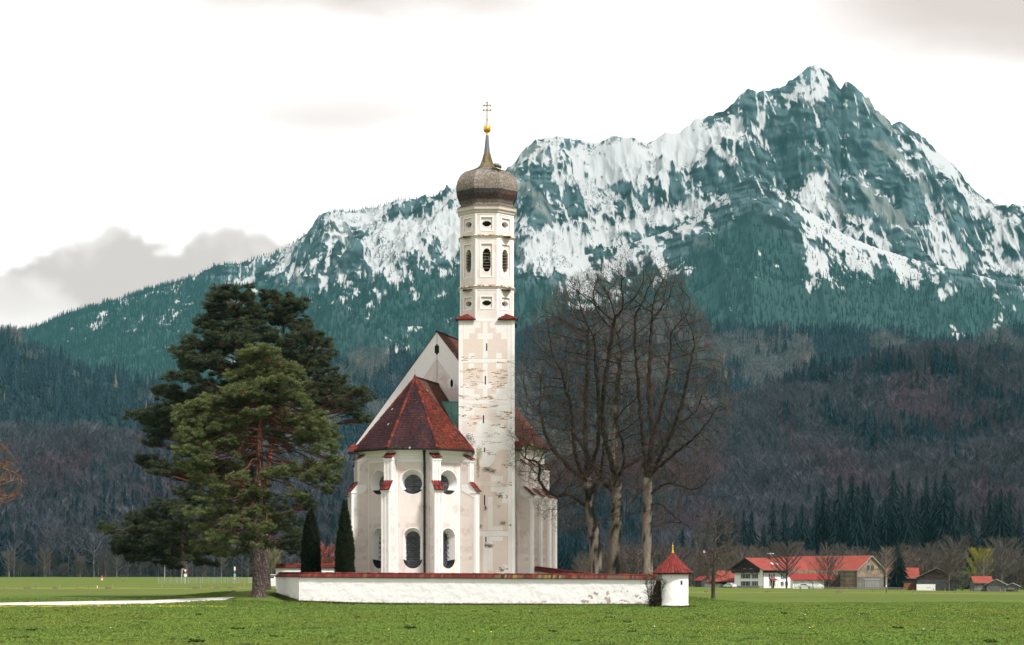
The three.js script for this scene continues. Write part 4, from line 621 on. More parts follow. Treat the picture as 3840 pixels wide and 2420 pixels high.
  const mossy = std({ map: tex(256, (u, v) => { const n = tfbm(u, v, 10, 4, 8); return n > 0.56 ? [0.20, 0.12, 0.05] : n > 0.48 ? [0.36, 0.28, 0.18] : [0.58, 0.52, 0.47]; }, { srgb: true, rep: 0.5 }) });
  for (const [ya, yb] of [[ty2(893), ty2(881)], [ty2(1085), ty2(1070)]]) { const c = new MB(), t = new MB(), h = yb - ya; for (let k = -3; k < 5; k++) { const pr = [[OR, ya], [OR + 0.07, ya + h * 0.25], [OR + 0.07, ya + h * 0.45], [OR + 0.17, ya + h * 0.62], [OR + 0.17, ya + h * 0.8]]; for (let i = 0; i < 4; i++) c.quad(oc(k, pr[i][0], pr[i][1]), oc(k + 1, pr[i][0], pr[i][1]), oc(k + 1, pr[i + 1][0], pr[i + 1][1]), oc(k, pr[i + 1][0], pr[i + 1][1])); t.quad(oc(k, OR + 0.19, ya + h * 0.78), oc(k + 1, OR + 0.19, ya + h * 0.78), oc(k + 1, OR, yb + 0.05), oc(k, OR, yb + 0.05)); t.quad(oc(k, OR + 0.17, ya + h * 0.62), oc(k + 1, OR + 0.17, ya + h * 0.62), oc(k + 1, OR + 0.19, ya + h * 0.8), oc(k, OR + 0.19, ya + h * 0.8)); } const o = c.build('string_course', MAT.beige, church); t.build('weathered_top', mossy, o); }
  const cor = new MB(), cp = [[OR, ty2(800)], [OR + 0.1, ty2(796)], [OR + 0.14, ty2(790)], [OR + 0.26, ty2(785)], [OR + 0.28, ty2(777)], [OR + 0.34, ty2(773)], [OR - 0.1, ty2(770)]]; for (let k = -3; k < 5; k++) for (let i = 0; i < cp.length - 1; i++) cor.quad(oc(k, ...cp[i]), oc(k + 1, ...cp[i]), oc(k + 1, ...cp[i + 1]), oc(k, ...cp[i + 1])); cor.build('tower_cornice', std({ map: mottle([0.62, 0.55, 0.50], 0.12, 4, 3) }), church);
  // bell inside
  const bell = new THREE.LatheGeometry([[0.02, 1.0], [0.25, 0.95], [0.36, 0.6], [0.45, 0.25], [0.66, 0], [0.6, 0]].map(p => new THREE.Vector2(...p)), 20), bm = mesh('bell', bell, std({ color: rgb(0.12, 0.13, 0.11), metalness: 0.6, roughness: 0.5 }), church); bm.position.set(TX, ty2(1000), -TD);
  const fl = new MB(); fl.box(TX, ty2(1085), -TD, 4.4, 0.1, 4.4); fl.box(TX, ty2(885), -TD, 4.4, 0.1, 4.4); fl.box(TX, ty2(950), -TD, 0.25, 0.25, 4.2); fl.build('belfry_floor', std({ color: rgb(0.08, 0.06, 0.045) }), church);
  // little corner roofs where the square turns into the octagon
  for (const [sx, sz] of [[-1, 1], [1, 1], [1, -1], [-1, -1]]) {
    const host = new THREE.Group(); host.name = 'corner_roof'; church.add(host); const y = ty(1198), H1 = ty(1176), e = TH + 0.22, f = 1.02, A = R3(TX + sx * e, y, -TD + sz * e), B = R3(TX + sx * (f - 0.05), y, -TD + sz * e), C = R3(TX + sx * e, y, -TD + sz * (f - 0.05)), T = R3(TX + sx * 1.72, H1, -TD + sz * 1.72);
    const sh = new MB(); sh.tri(B, A, T); sh.tri(A, C, T); sh.quad(B, A, A.clone().setY(y - 0.1), B.clone().setY(y - 0.1)); sh.quad(A, C, C.clone().setY(y - 0.1), A.clone().setY(y - 0.1)); sh.build('deck', std({ color: rgb(0.2, 0.04, 0.03) }), host);
    if (sz > 0) { const mk = [], ck = []; for (const [p, q] of sx < 0 ? [[A, B], [C, A]] : [[B, A], [A, C]]) { const ex = q.clone().sub(p).normalize(), up = T.clone().sub(p); up.addScaledVector(ex, -up.dot(ex)).normalize(); const nr = ex.clone().cross(up); if (nr.y < 0) nr.negate(); tileFace([p, q, T], ex, up, nr, { mats: mk, cols: ck, tones: RED, moss: sx > 0 ? 0.35 : 0.06, row: 0.2, w: 0.2 }); } instances('corner_roof_tile', flatTileGeo, MAT.tileI, mk, ck, host); ridgeTiles(host, A, T, 0.3, 0.26, REDMAT.slice(0, 3), 'hip_tile'); }
  }
}
// onion dome: octagonal, shingled
{
  const pr = [[108, 771], [101, 766], [97, 760], [96, 755], [99, 745], [104, 735], [110, 722], [114, 709], [115, 697], [113.5, 684], [110, 670], [104, 656], [96, 644], [86, 635], [79, 631], [66, 626], [52, 620], [43, 616], [35, 611], [29, 605], [25, 599], [21, 590], [18, 580], [15, 570], [12, 558]].map(([r, y]) => [r * SC / 0.924 * 1.0, ty2(y)]);
  const deck = new MB(), mats = [], cols = [], r = rngOf(5), sum = (p) => p;
  for (let i = 0; i < pr.length - 1; i++) for (let k = -3; k < 5; k++) deck.quad(oc(k, pr[i][0] - 0.02, pr[i][1]), oc(k + 1, pr[i][0] - 0.02, pr[i][1]), oc(k + 1, pr[i + 1][0] - 0.02, pr[i + 1][1]), oc(k, pr[i + 1][0] - 0.02, pr[i + 1][1]));
  deck.build('onion_dome', std({ color: rgb(0.05, 0.04, 0.035) }), church);
  // walk up the profile by arc length
  let acc = 0; const step = 0.135; let row = 0;
  for (let i = 0; i < pr.length - 1; i++) {
    const [r0, y0] = pr[i], [r1, y1] = pr[i + 1], l = Math.hypot(r1 - r0, y1 - y0);
    for (; acc < l; acc += step, row++) {
      const t = acc / l, R = lerp(r0, r1, t), y = lerp(y0, y1, t), py = HY - (y - EYE) * F / 178.1, under = r1 > r0 && py > 700;
      for (let k = -2; k < 4; k++) {
        const a = oc(k, R, y), b = oc(k + 1, R, y), ex = b.clone().sub(a), L = ex.length(); ex.normalize(); const nrh = R3(a.x + b.x - 2 * TX, 0, a.z + b.z + 2 * TD).normalize(), up = nrh.clone().multiplyScalar((r1 - r0) * 0.924).add(R3(0, y1 - y0, 0)).normalize(), nr = ex.clone().cross(up).normalize(); if (nr.dot(nrh) < 0) nr.negate();
        const w = 0.135, n = Math.max(1, Math.round(L / w)), tilt = 0.14;
        for (let q = 0; q < n; q++) {
          const x = (q + 0.5 + (row % 2 ? 0.25 : -0.25)) * L / n, s = 0.62 + 0.6 * r();
          const ez = up.clone().multiplyScalar(-Math.cos(tilt)).addScaledVector(nr, Math.sin(tilt)), ey = nr.clone().multiplyScalar(Math.cos(tilt)).addScaledVector(up, Math.sin(tilt));
          mats.push(frame(a.clone().addScaledVector(ex, clamp(x, 0.03, L - 0.03)).addScaledVector(nr, 0.015 + 0.01 * r()), ex.clone().multiplyScalar(L / n * 0.93), ey.multiplyScalar(0.02), ez.multiplyScalar(step * 1.5)));
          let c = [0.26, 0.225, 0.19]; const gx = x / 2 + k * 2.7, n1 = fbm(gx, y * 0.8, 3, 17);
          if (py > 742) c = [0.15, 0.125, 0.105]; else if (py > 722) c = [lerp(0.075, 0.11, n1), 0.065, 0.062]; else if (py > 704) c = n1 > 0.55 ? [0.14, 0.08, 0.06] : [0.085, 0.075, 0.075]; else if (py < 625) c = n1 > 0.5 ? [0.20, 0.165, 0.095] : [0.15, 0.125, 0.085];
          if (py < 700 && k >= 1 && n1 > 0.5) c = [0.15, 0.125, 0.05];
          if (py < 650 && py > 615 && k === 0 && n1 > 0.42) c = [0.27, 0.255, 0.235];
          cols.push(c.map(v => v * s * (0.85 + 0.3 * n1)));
        }
      }
    }
    acc -= l;
  }
  instances('dome_shingle', flatTileGeo, std({ roughness: 0.95 }), mats, cols, church);
  const pts = L => L.map(([a, b]) => new THREE.Vector2(a * SC, ty2(b))), lathe = (n, L, m, seg = 20) => { const o = mesh(n, new THREE.LatheGeometry(pts(L), seg), m, church); o.position.set(TX, 0, -TD); return o; };
  lathe('spire', [[12.6, 559], [11.2, 545], [9.4, 530], [7.6, 512], [6.0, 498], [4.6, 484]], MAT.lead, 8);
  lathe('spire_collar', [[4.8, 485], [4.2, 480], [3.4, 474], [3.2, 472]], MAT.gold, 16);
  lathe('gilded_ball', [[0.5, 474.5], [6, 474], [10.5, 472], [13, 468], [13.8, 462], [14.0, 460.2], [13.8, 458], [13.2, 453], [11, 449], [7, 447], [0.5, 446]], MAT.gold, 24);
  const cr = new MB(), gold = std({ color: rgb(0.36, 0.19, 0.03), metalness: 0.8, roughness: 0.35 }), X0 = 1826.5, p = (x, y) => R3(TX + (x - X0) * SC, ty2(y), -TD);
  cr.tube([p(X0 - 0.5, 447), p(X0, 400), p(X0, 362)], [0.05, 0.04, 0.035], 6); for (const [y, w] of [[371, 13.5], [389, 14.8]]) { cr.tube([p(X0 - w, y), p(X0 + w, y)], 0.034, 6); for (const s of [-1, 1]) for (const [dx, dy] of [[0, 0], [-1.6 * s, 2], [-1.6 * s, -2]]) cr.geo(new THREE.IcosahedronGeometry(0.055, 1), M4(p(X0 + s * w + dx, y + dy))); for (const s of [-1, 1]) cr.tube([p(X0 - 4.5 * s, y - 5), p(X0 + 4.5 * s, y + 5)], 0.011, 4); } for (const [dx, dy] of [[0, -3], [-2, 0], [2, 0]]) cr.geo(new THREE.IcosahedronGeometry(0.055, 1), M4(p(X0 + dx, 361 + dy))); cr.tube([p(X0, 428), p(X0, 422)], 0.07, 6); cr.build('double_cross', gold, church);
  const lr = new MB(); lr.tube([[1831, 440], [1841, 447], [1845, 458], [1841, 474], [1833, 484], [1833, 500], [1836, 545], [1845, 580], [1854, 603]].map(q => p(...q).add(R3(0, 0, 0.3))), 0.012, 4); lr.build('lightning_rod', MAT.lead, church);
  const ht = new MB(); const h0 = at(1853, 617, 178.6), h1 = at(1880, 627, 178.6); ht.bar(h0, h1, 1.0, 0.12); ht.bar(h0.clone().add(R3(0.3, 0.05, 0)), h1.clone().add(R3(-0.1, 0.08, 0)), 0.6, 0.1); ht.build('roof_hatch', std({ color: rgb(0.25, 0.26, 0.25) }), church);
}
// ---------------------------------------------------------------- churchyard wall and corner turret
const ru = rngOf(31);
const wallThing = thing('churchyard_wall', 'long white rendered churchyard wall with red tile coping in front of the church', 'wall');
const COPE = [[0.105, 0.024, 0.022], [0.15, 0.032, 0.026], [0.075, 0.021, 0.02], [0.19, 0.045, 0.032], [0.055, 0.02, 0.02], [0.14, 0.07, 0.025], [0.19, 0.135, 0.04], [0.035, 0.028, 0.022], [0.11, 0.065, 0.045]].map(c => std({ color: rgb(...c), roughness: 0.85, bumpMap: plasterBump, bumpScale: 0.01 }));
const copeRest = { mats: [], cols: [] }; let copeParts = 0;
const patches = [[2212, 2236, 8, 6], [2219, 2243, 6, 5], [2235, 2228, 10, 8], [2278, 2226, 8, 7], [2272, 2245, 7, 6], [2283, 2256, 9, 14], [2353, 2219, 4, 4], [2189, 2256, 11, 7], [2204, 2258, 5, 6], [2334, 2253, 14, 3], [2350, 2257, 12, 2], [2388, 2236, 10, 6], [2402, 2244, 8, 5], [2398, 2262, 16, 4], [2300, 2266, 12, 4], [2255, 2262, 6, 4], [2330, 2218, 3, 3], [2305, 2221, 3, 2], [2040, 2256, 10, 2], [1200, 2258, 14, 3], [1172, 2262, 8, 3]];
function wallRun(a, b, h0, h1, { tiles = true, fine = 0.07, th = 0.55, sides = 1, dirty = 1, ends = true } = {}) {   // a, b: x, z of the face; h: coping underside height above datum
  const A = R3(a[0], 0, a[1]), B = R3(b[0], 0, b[1]), e = B.clone().sub(A), L = e.length(); e.normalize(); const nr = R3(-e.z, 0, e.x);   // face normal points to the camera's side
  const nx = Math.max(2, Math.round(L / fine)), ny = Math.max(2, Math.round(2.5 / fine)), P = (i, j) => { const x = i / nx * L, q = A.clone().addScaledVector(e, x), g = groundY(q.x, q.z) - 0.15, y = lerp(g, lerp(h0, h1, x / L) + 0.03, j / ny), w = 0.05 * (fbm(x * 0.9 + a[0], y * 1.1, 3, 61) - 0.5) + 0.035 * (fbm(x * 3.1 + a[0], y * 4.2, 3, 62) - 0.5) + 0.05 * Math.max(0, 1 - (y - g) / 0.5) - 0.03; return q.addScaledVector(nr, w).setY(y); };
  const m = new MB();
  const colAt = q => { const d = -q.z, px = CX + q.x * F / d, py = HY - (q.y - EYE) * F / d, hgt = q.y - groundY(q.x, q.z); let c = [0.92, 0.91, 0.90]; const n = fbm(q.x * 1.7, q.y * 2.2, 4, 63), n2 = fbm(q.x * 6, q.y * 6 + q.z, 3, 64); c = c.map(v => v * (0.93 + 0.1 * n));
    let p = 0; if (dirty) for (const [x, y, rx, ry] of patches) p = Math.max(p, 1.25 - Math.hypot((px - x) / rx, (py - y) / ry) + (n2 - 0.5) * 1.3);
    const k = sstep(0.35, 0.5, p); c = c.map((v, i) => lerp(v, [0.40, 0.34, 0.29][i] * (0.75 + 0.5 * n2), k));
    const low = sstep(0.42, 0.05, hgt + (n2 - 0.5) * 0.55); c = c.map((v, i) => lerp(v, [0.36, 0.30, 0.23][i], low * 0.75)); return c; };
  for (let i = 0; i < nx; i++) for (let j = 0; j < ny; j++) { const q = [P(i, j), P(i + 1, j), P(i + 1, j + 1), P(i, j + 1)], c = q.map(colAt); for (const k of [0, 1, 2, 0, 2, 3]) m.v(q[k], (i + (k === 1 || k === 2)) / nx * L, (j + (k > 1)) / ny * 2.5, c[k]); }
  // the far side, the top
  const O = (x, y) => A.clone().addScaledVector(e, x).addScaledVector(nr, -th).setY(y), gy = q => groundY(q.x, q.z) - 0.2, c0 = [0.72, 0.70, 0.68];
  m.quad(O(L, gy(O(L, 0))), O(0, gy(O(0, 0))), O(0, h0), O(L, h1), c0);
  if (ends) { m.quad(O(0, gy(O(0, 0))), A.clone().setY(gy(A)), A.clone().setY(h0), O(0, h0), c0); m.quad(B.clone().setY(gy(B)), O(L, gy(O(L, 0))), O(L, h1), B.clone().setY(h1), c0); }
  m.build('wall_section', MAT.rend ??= std({ vertexColors: true, bumpMap: plasterBump, bumpScale: 0.03, roughness: 0.95 }), wallThing, true);
  // coping: a saddle of flat tiles under a row of ridge tiles
  const ov = 0.14, rise = 0.36, half = th / 2 + ov, mid = x => A.clone().addScaledVector(e, x).addScaledVector(nr, -th / 2), hh = x => lerp(h0, h1, x / L), core = new MB();
  core.prism([mid(0).addScaledVector(nr, half - 0.04).setY(h0 - 0.02), mid(0).setY(h0 + rise - 0.05), mid(0).addScaledVector(nr, -half + 0.04).setY(h0 - 0.02)], e.clone().multiplyScalar(L).add(R3(0, h1 - h0, 0)), [0.13, 0.06, 0.05]); core.build('coping_bed', MAT.vc, wallThing);
  const n = Math.round(L / 0.175), len = Math.hypot(half, rise);
  for (const s of [1, -1]) for (let i = 0; i < n; i++) {
    if (s < 0 && sides < 2) continue;
    const x = (i + 0.5) / n * L, dn = nr.clone().multiplyScalar(s * half).add(R3(0, -rise, 0)).normalize(), up = e.clone().cross(dn); if (up.y < 0) up.negate(); const o = mid(x).setY(hh(x) + rise).addScaledVector(dn, len / 2).addScaledVector(up, 0.012 + 0.02 * ru());
    const mt = frame(o, e.clone().multiplyScalar(L / n * 0.95), up.clone().multiplyScalar(0.03), dn.clone().multiplyScalar(len * 1.02)), px = CX + o.x * F / -o.z, moss = tiles && px > 1850 && px < 2130 ? 0.55 : px >= 2130 && tiles ? 0.5 : 0.05, q = ru() < moss ? (px >= 2130 ? (ru() < 0.3 ? 5 : 8) : 5 + Math.floor(ru() * 4)) : Math.floor(ru() * ru() * 5);
    if (tiles && copeParts < 298) { copeParts++; mesh('coping_tile', flatTileGeo, COPE[q], wallThing).applyMatrix4(mt); } else { copeRest.mats.push(mt); copeRest.cols.push(COPE[q].color.toArray()); }
  }
  const sag = e.clone().multiplyScalar(L).add(R3(0, h1 - h0, 0)); ridgeTiles(wallThing, mid(0).setY(h0 + rise - 0.03), mid(0).add(sag).setY(h1 + rise - 0.03), 0.47, 0.26, COPE.slice(0, 4), 'ridge_tile');
}
const wA = at(1121, 2272, 170), wB = at(2462, 2272, 164.5), wC = at(1036, 2240, 181);
wallRun([wA.x, wA.z], [wB.x, wB.z], 2.50, 2.30);
wallRun([wC.x, wC.z], [wA.x, wA.z], 2.55, 2.50);
{ const a = at(1034, 2140, 205), b = at(1440, 2140, 207); wallRun([a.x, a.z], [b.x, b.z], 3.55, 3.55, { tiles: false, fine: 0.3, dirty: 0 }); }
{ const a = at(1900, 2140, 194), b = at(2222, 2160, 171), c = at(2040, 2140, 183.5); wallRun([a.x, a.z], [c.x, c.z], 3.50, 3.0, { tiles: false, fine: 0.2, dirty: 0 }); wallRun([c.x, c.z], [b.x, b.z], 3.0, 2.36, { tiles: false, fine: 0.2, dirty: 0 }); }
instances('further_coping_tiles', flatTileGeo, MAT.tileI, copeRest.mats, copeRest.cols, wallThing);

{ // round corner turret
  const D = 156.8, c = at(2523, 2200, D), t = thing('corner_turret', 'small round white turret with conical red tile roof and gilded tip', 'turret', [c.x, 0, -D]), R = 1.27, hE = EYE + (HY - 2147) * D / F, hA = EYE + (HY - 2072) * D / F;
  const b = new MB(), n = 60, m = 34, P = (i, j) => { const a = i / n * Math.PI * 2, y = lerp(-0.15, hE + 0.1, j / m), q = R + 0.02 * (fbm(a * 2.2 + 9, y * 1.3, 3, 5) - 0.5) + 0.03 * (fbm(Math.cos(a) * 4 + 9, y * 3 + Math.sin(a) * 4, 3, 6) - 0.5) + 0.05 * Math.max(0, 1 - y / 0.4); return R3(Math.sin(a) * q, y, Math.cos(a) * q); };
  const col = q => { const k = sstep(0.3, 0.02, q.y + (fbm(q.x * 5, q.z * 5 + q.y * 5, 3, 8) - 0.5) * 0.5); return [0.92, 0.91, 0.90].map((v, i) => lerp(v * (0.95 + 0.08 * fbm(q.x * 2, q.y * 2, 3, 9)), [0.4, 0.34, 0.28][i], 0.6 * k)); };
  for (let i = 0; i < n; i++) for (let j = 0; j < m; j++) { const q = [P(i, j), P(i + 1, j), P(i + 1, j + 1), P(i, j + 1)]; for (const k of [0, 1, 2, 0, 2, 3]) b.v(q[k], (i + (k === 1 || k === 2)) / n * 8, (j + (k > 1)) / m * 3, col(q[k])); }
  b.build('wall', MAT.rend, t, true);
  const a0 = 0.50, wy = EYE + (HY - 2186) * D / F, w = new MB(); w.box(Math.sin(a0) * R * 0.985, wy, Math.cos(a0) * R * 0.985, 0.17, 0.34, 0.1, null, a0); w.build('slit_window', std({ color: rgb(0.07, 0.06, 0.05) }), t);
  const RR = 1.58, curve = q => [RR * (1 - q) + 0.02, hE - 0.12 + (hA - hE + 0.12) * (q * 0.86 + 0.14 * q * q)];
  const deck = new MB(); for (let i = 0; i < 24; i++) for (let j = 0; j < 8; j++) { const f = (k, s) => { const [r, y] = curve(s / 8), a = k / 24 * Math.PI * 2; return R3(Math.sin(a) * r * 0.97, y - 0.03, Math.cos(a) * r * 0.97); }; deck.quad(f(i, j), f(i + 1, j), f(i + 1, j + 1), f(i, j + 1)); } deck.build('roof_deck', std({ color: rgb(0.09, 0.03, 0.025) }), t);
  const rows = 9; for (let j = 0; j < rows; j++) { const nn = j < 4 ? 32 : j < 7 ? 28 : 18, [r0, y0] = curve(j / rows), [r1, y1] = curve((j + 1.25) / rows); for (let i = 0; i < nn; i++) { const a = (i + 0.5) / nn * Math.PI * 2, o = R3(Math.sin(a), 0, Math.cos(a)), ez = o.clone().multiplyScalar(r1 - r0).add(R3(0, y1 - y0, 0)), ex = R3(Math.cos(a), 0, -Math.sin(a)), ey = ez.clone().cross(ex).normalize(); if (ey.y < 0) ey.negate(); const w2 = 2 * Math.PI * r0 / nn; mesh('roof_tile', barrelGeo, REDMAT[Math.floor(ru() * ru() * 5)], t).applyMatrix4(frame(o.multiplyScalar(r0).setY(y0 + 0.01 + 0.02 * ru()), ex.multiplyScalar(w2 * 1.02), ey.multiplyScalar(Math.min(w2 * 0.95, 0.3)), ez)); } }
  const fy = py => EYE + (HY - py) * D / F, gold = std({ color: rgb(0.75, 0.50, 0.03), metalness: 0.35, roughness: 0.4 }), L = [[0.10, 2076], [0.085, 2070], [0.055, 2064], [0.045, 2052], [0.05, 2051], [0.075, 2049], [0.07, 2046], [0.03, 2045], [0.012, 2044], [0.008, 2034]].map(([r, y]) => new THREE.Vector2(r, fy(y))); mesh('gilded_tip', new THREE.LatheGeometry(L, 14), gold, t);
}
// ---------------------------------------------------------------- trees near the church
const barkTex = (base, s) => tex(256, (u, v) => { const a = Math.abs(2 * tfbm(u, v * 0.5, 12, 3, s) - 1), b = tfbm(u, v, 30, 3, s + 5); const k = 0.35 + 1.3 * Math.min(1, a * 2.2) * (0.6 + 0.6 * b); return base.map(c => c * k); }, { srgb: true, rep: 0.6 });
const barkBump = tex(256, (u, v) => Math.min(1, Math.abs(2 * tfbm(u, v * 0.5, 12, 3, 21) - 1) * 2.2), { rep: 0.6 });
MAT.pineBark = std({ map: barkTex([0.13, 0.098, 0.09], 21), bumpMap: barkBump, bumpScale: 0.06, vertexColors: true });
MAT.bark = std({ vertexColors: true, bumpMap: barkBump, bumpScale: 0.04 });
// a needle tuft: thin blades fanning out from a twig end
const tuftGeo = (() => { const r = rngOf(8), b = new MB(); for (let i = 0; i < 26; i++) { const a = r() * 6.283, el = 1.25 * (r() - 0.30), d = R3(Math.cos(a) * Math.cos(el), Math.sin(el) + 0.18, Math.sin(a) * Math.cos(el)).normalize(), l = 0.6 + 0.5 * r(), s = d.clone().cross(R3(r() - 0.5, r() - 0.5, r() - 0.5)).normalize().multiplyScalar(0.055), o = d.clone().multiplyScalar(0.05), k = 0.7 + 0.6 * r(), c = [k, k, k], m = d.clone().multiplyScalar(l * 0.55); b.tri(o, m.clone().add(s), d.clone().multiplyScalar(l), c); b.tri(o, d.clone().multiplyScalar(l), m.clone().sub(s), c); } return b.geometry(); })();
MAT.needles = std({ vertexColors: true, roughness: 1, transmission: 0.4, thickness: 0 });
function bez(a, b, c, n) { return [...Array(n + 1)].map((_, i) => { const t = i / n; return a.clone().multiplyScalar((1 - t) ** 2).addScaledVector(b, 2 * t * (1 - t)).addScaledVector(c, t * t); }); }
function pine(label, D, stems, pads, tone, { seed, depth, dens = 1, droop = 0, reach, baseY }) {
  const r = rngOf(seed), t = thing('pine_tree', label, 'pine tree'), toS = (x, y) => [x / 1.195 + 380, y / 1.195 + 1050], W3 = (x, y, z) => { const [px, py] = toS(x, y), p = at(px, py, D); return p.setZ(-D + z); };
  const tr = new MB(), lines = [];
  for (const [pts, r0, r1] of stems) {
    const P = pts.map(([x, y, z = 0]) => W3(x, y, z)); if (baseY) P[0].y = groundY(P[0].x, P[0].z) - 0.1; const C = new THREE.CatmullRomCurve3(P).getPoints(30), rad = C.map((_, i) => lerp(r0, r1, Math.pow(i / 30, 0.8)) * (i === 0 ? 1.25 : i === 1 ? 1.08 : 1) * (0.94 + 0.12 * r())), H0 = P[0].y;
    tr.tube(C, rad, 14, C.map(q => { const k = sstep(7, 15, q.y); return [lerp(1, 1.6, k), lerp(1, 0.9, k), lerp(1, 0.75, k)]; })); lines.push(C);
  }
  tr.build('trunk', MAT.pineBark, t, true);
  const br = new MB(), mats = [], cols = [];
  const all = []; for (const p of pads) { all.push([...p, 0]); if (r() < 0.8) all.push([p[0] + (r() - 0.5) * 50, p[1] + (r() - 0.5) * 30, p[2] * 0.9, p[3], 1]); if (p[2] > 30) all.push([p[0] + (r() - 0.5) * p[2], p[1] + (r() - 0.3) * 34, p[2] * 0.62, p[3] * 0.9, 0]); }
  for (const [x, y, rx, ry, back] of all) {
    const near = lines.flat().reduce((b, q) => Math.abs(q.y - W3(x, y, 0).y) < Math.abs(b.y - W3(x, y, 0).y) ? q : b), dx = W3(x, y, 0).x - near.x, lim = Math.sqrt(Math.max(1, reach(y) ** 2 - dx * dx)) * 0.85, z = (back ? -1 : depth) * lim * (0.15 + 0.85 * r()) * (back ? 1 : r() < 0.72 ? 1 : -0.6);
    const c = W3(x, y, z), sx = rx / 1.195 * D / F * 1.04, sy = ry / 1.195 * D / F * 1.22, sz = sx * 0.9;
    // limb from the stem: the stem point a bit below (or above, where limbs droop)
    const yy = c.y + (droop ? lerp(1.2, 2.6, r()) * (c.y < 16 ? 1 : 0.2) : -Math.abs(dx) * 0.22 - 0.6); let st = lines[0][0], bd = 1e9; for (const L of lines) for (const q of L) { if (L === lines[2] && y < 930) continue; const d = Math.abs(q.y - yy) + 0.7 * Math.abs(q.x - c.x) + (q.y < lines[0][0].y + 5.5 ? 30 : 0); if (d < bd) { bd = d; st = q; } }
    const mid = st.clone().lerp(c, 0.55).add(R3((r() - 0.5) * 0.8, (droop ? 0.9 : 0.3) + (r() - 0.5) * 0.8, (r() - 0.5) * 0.8)), dist = st.distanceTo(c), path = bez(st, mid, c.clone().add(R3(0, -sy * 0.45, 0)), 9).map((q, i) => i % 9 ? q.add(R3((r() - 0.5) * 0.22, (r() - 0.5) * 0.26, (r() - 0.5) * 0.22)) : q), R0 = clamp(0.03 + dist * 0.010, 0.04, 0.13) * (droop ? 0.75 : 1), red = clamp((c.y - 4) / 10);
    const bc = [lerp(0.6, 1.0, red), lerp(0.54, 0.6, red), lerp(0.52, 0.5, red)]; br.tube(path, path.map((_, i) => lerp(R0, 0.025, i / 9)), 5, bc);
    for (let k = 0; k < 7; k++) { const e = c.clone().add(R3((r() - 0.5) * sx * 1.7, (r() - 0.35) * sy * 1.1, (r() - 0.5) * sz * 1.7)), o = path[5 + Math.floor(r() * 4)]; br.tube([o, o.clone().lerp(e, 0.5).add(R3(0, -0.1, 0)), e], [0.035, 0.02, 0.008], 3, bc); }
    const nT = Math.round(90 * dens * Math.max(0.5, sx * sz * 0.75 + sx * sy * 0.9)), sub = [...Array(7 + Math.floor(sx * 8))].map(() => { const a = r() * 6.28, q = Math.sqrt(r()); return [Math.cos(a) * q * sx * 1.12, (r() - 0.5) * sy * 1.4, Math.sin(a) * q * sz * 1.12, (0.26 + 0.30 * r()) * Math.min(1, sx)]; });
    for (let k = 0; k < nT; k++) {
      const [ux, uy, uz, ur] = sub[Math.floor(r() * sub.length)], a = r() * 6.283, u = 2 * r() - 1, q = Math.cbrt(r()), v = R3(Math.cos(a) * Math.sqrt(1 - u * u) * q, u * q, Math.sin(a) * Math.sqrt(1 - u * u) * q), o = c.clone().add(R3(ux + v.x * ur, uy + v.y * ur * 0.62 - 0.08 * ur, uz + v.z * ur));
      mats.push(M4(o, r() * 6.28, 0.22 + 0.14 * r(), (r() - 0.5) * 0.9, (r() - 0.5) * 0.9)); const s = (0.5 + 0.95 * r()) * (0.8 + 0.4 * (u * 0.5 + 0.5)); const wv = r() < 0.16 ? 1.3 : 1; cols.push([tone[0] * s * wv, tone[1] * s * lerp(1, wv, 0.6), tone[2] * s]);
    }
  }
  br.build('branches', std({ color: rgb(0.13, 0.085, 0.07), vertexColors: true }), t); const crown = instances('crown', tuftGeo, MAT.needles, mats, cols, t); return { t, n: mats.length };
}
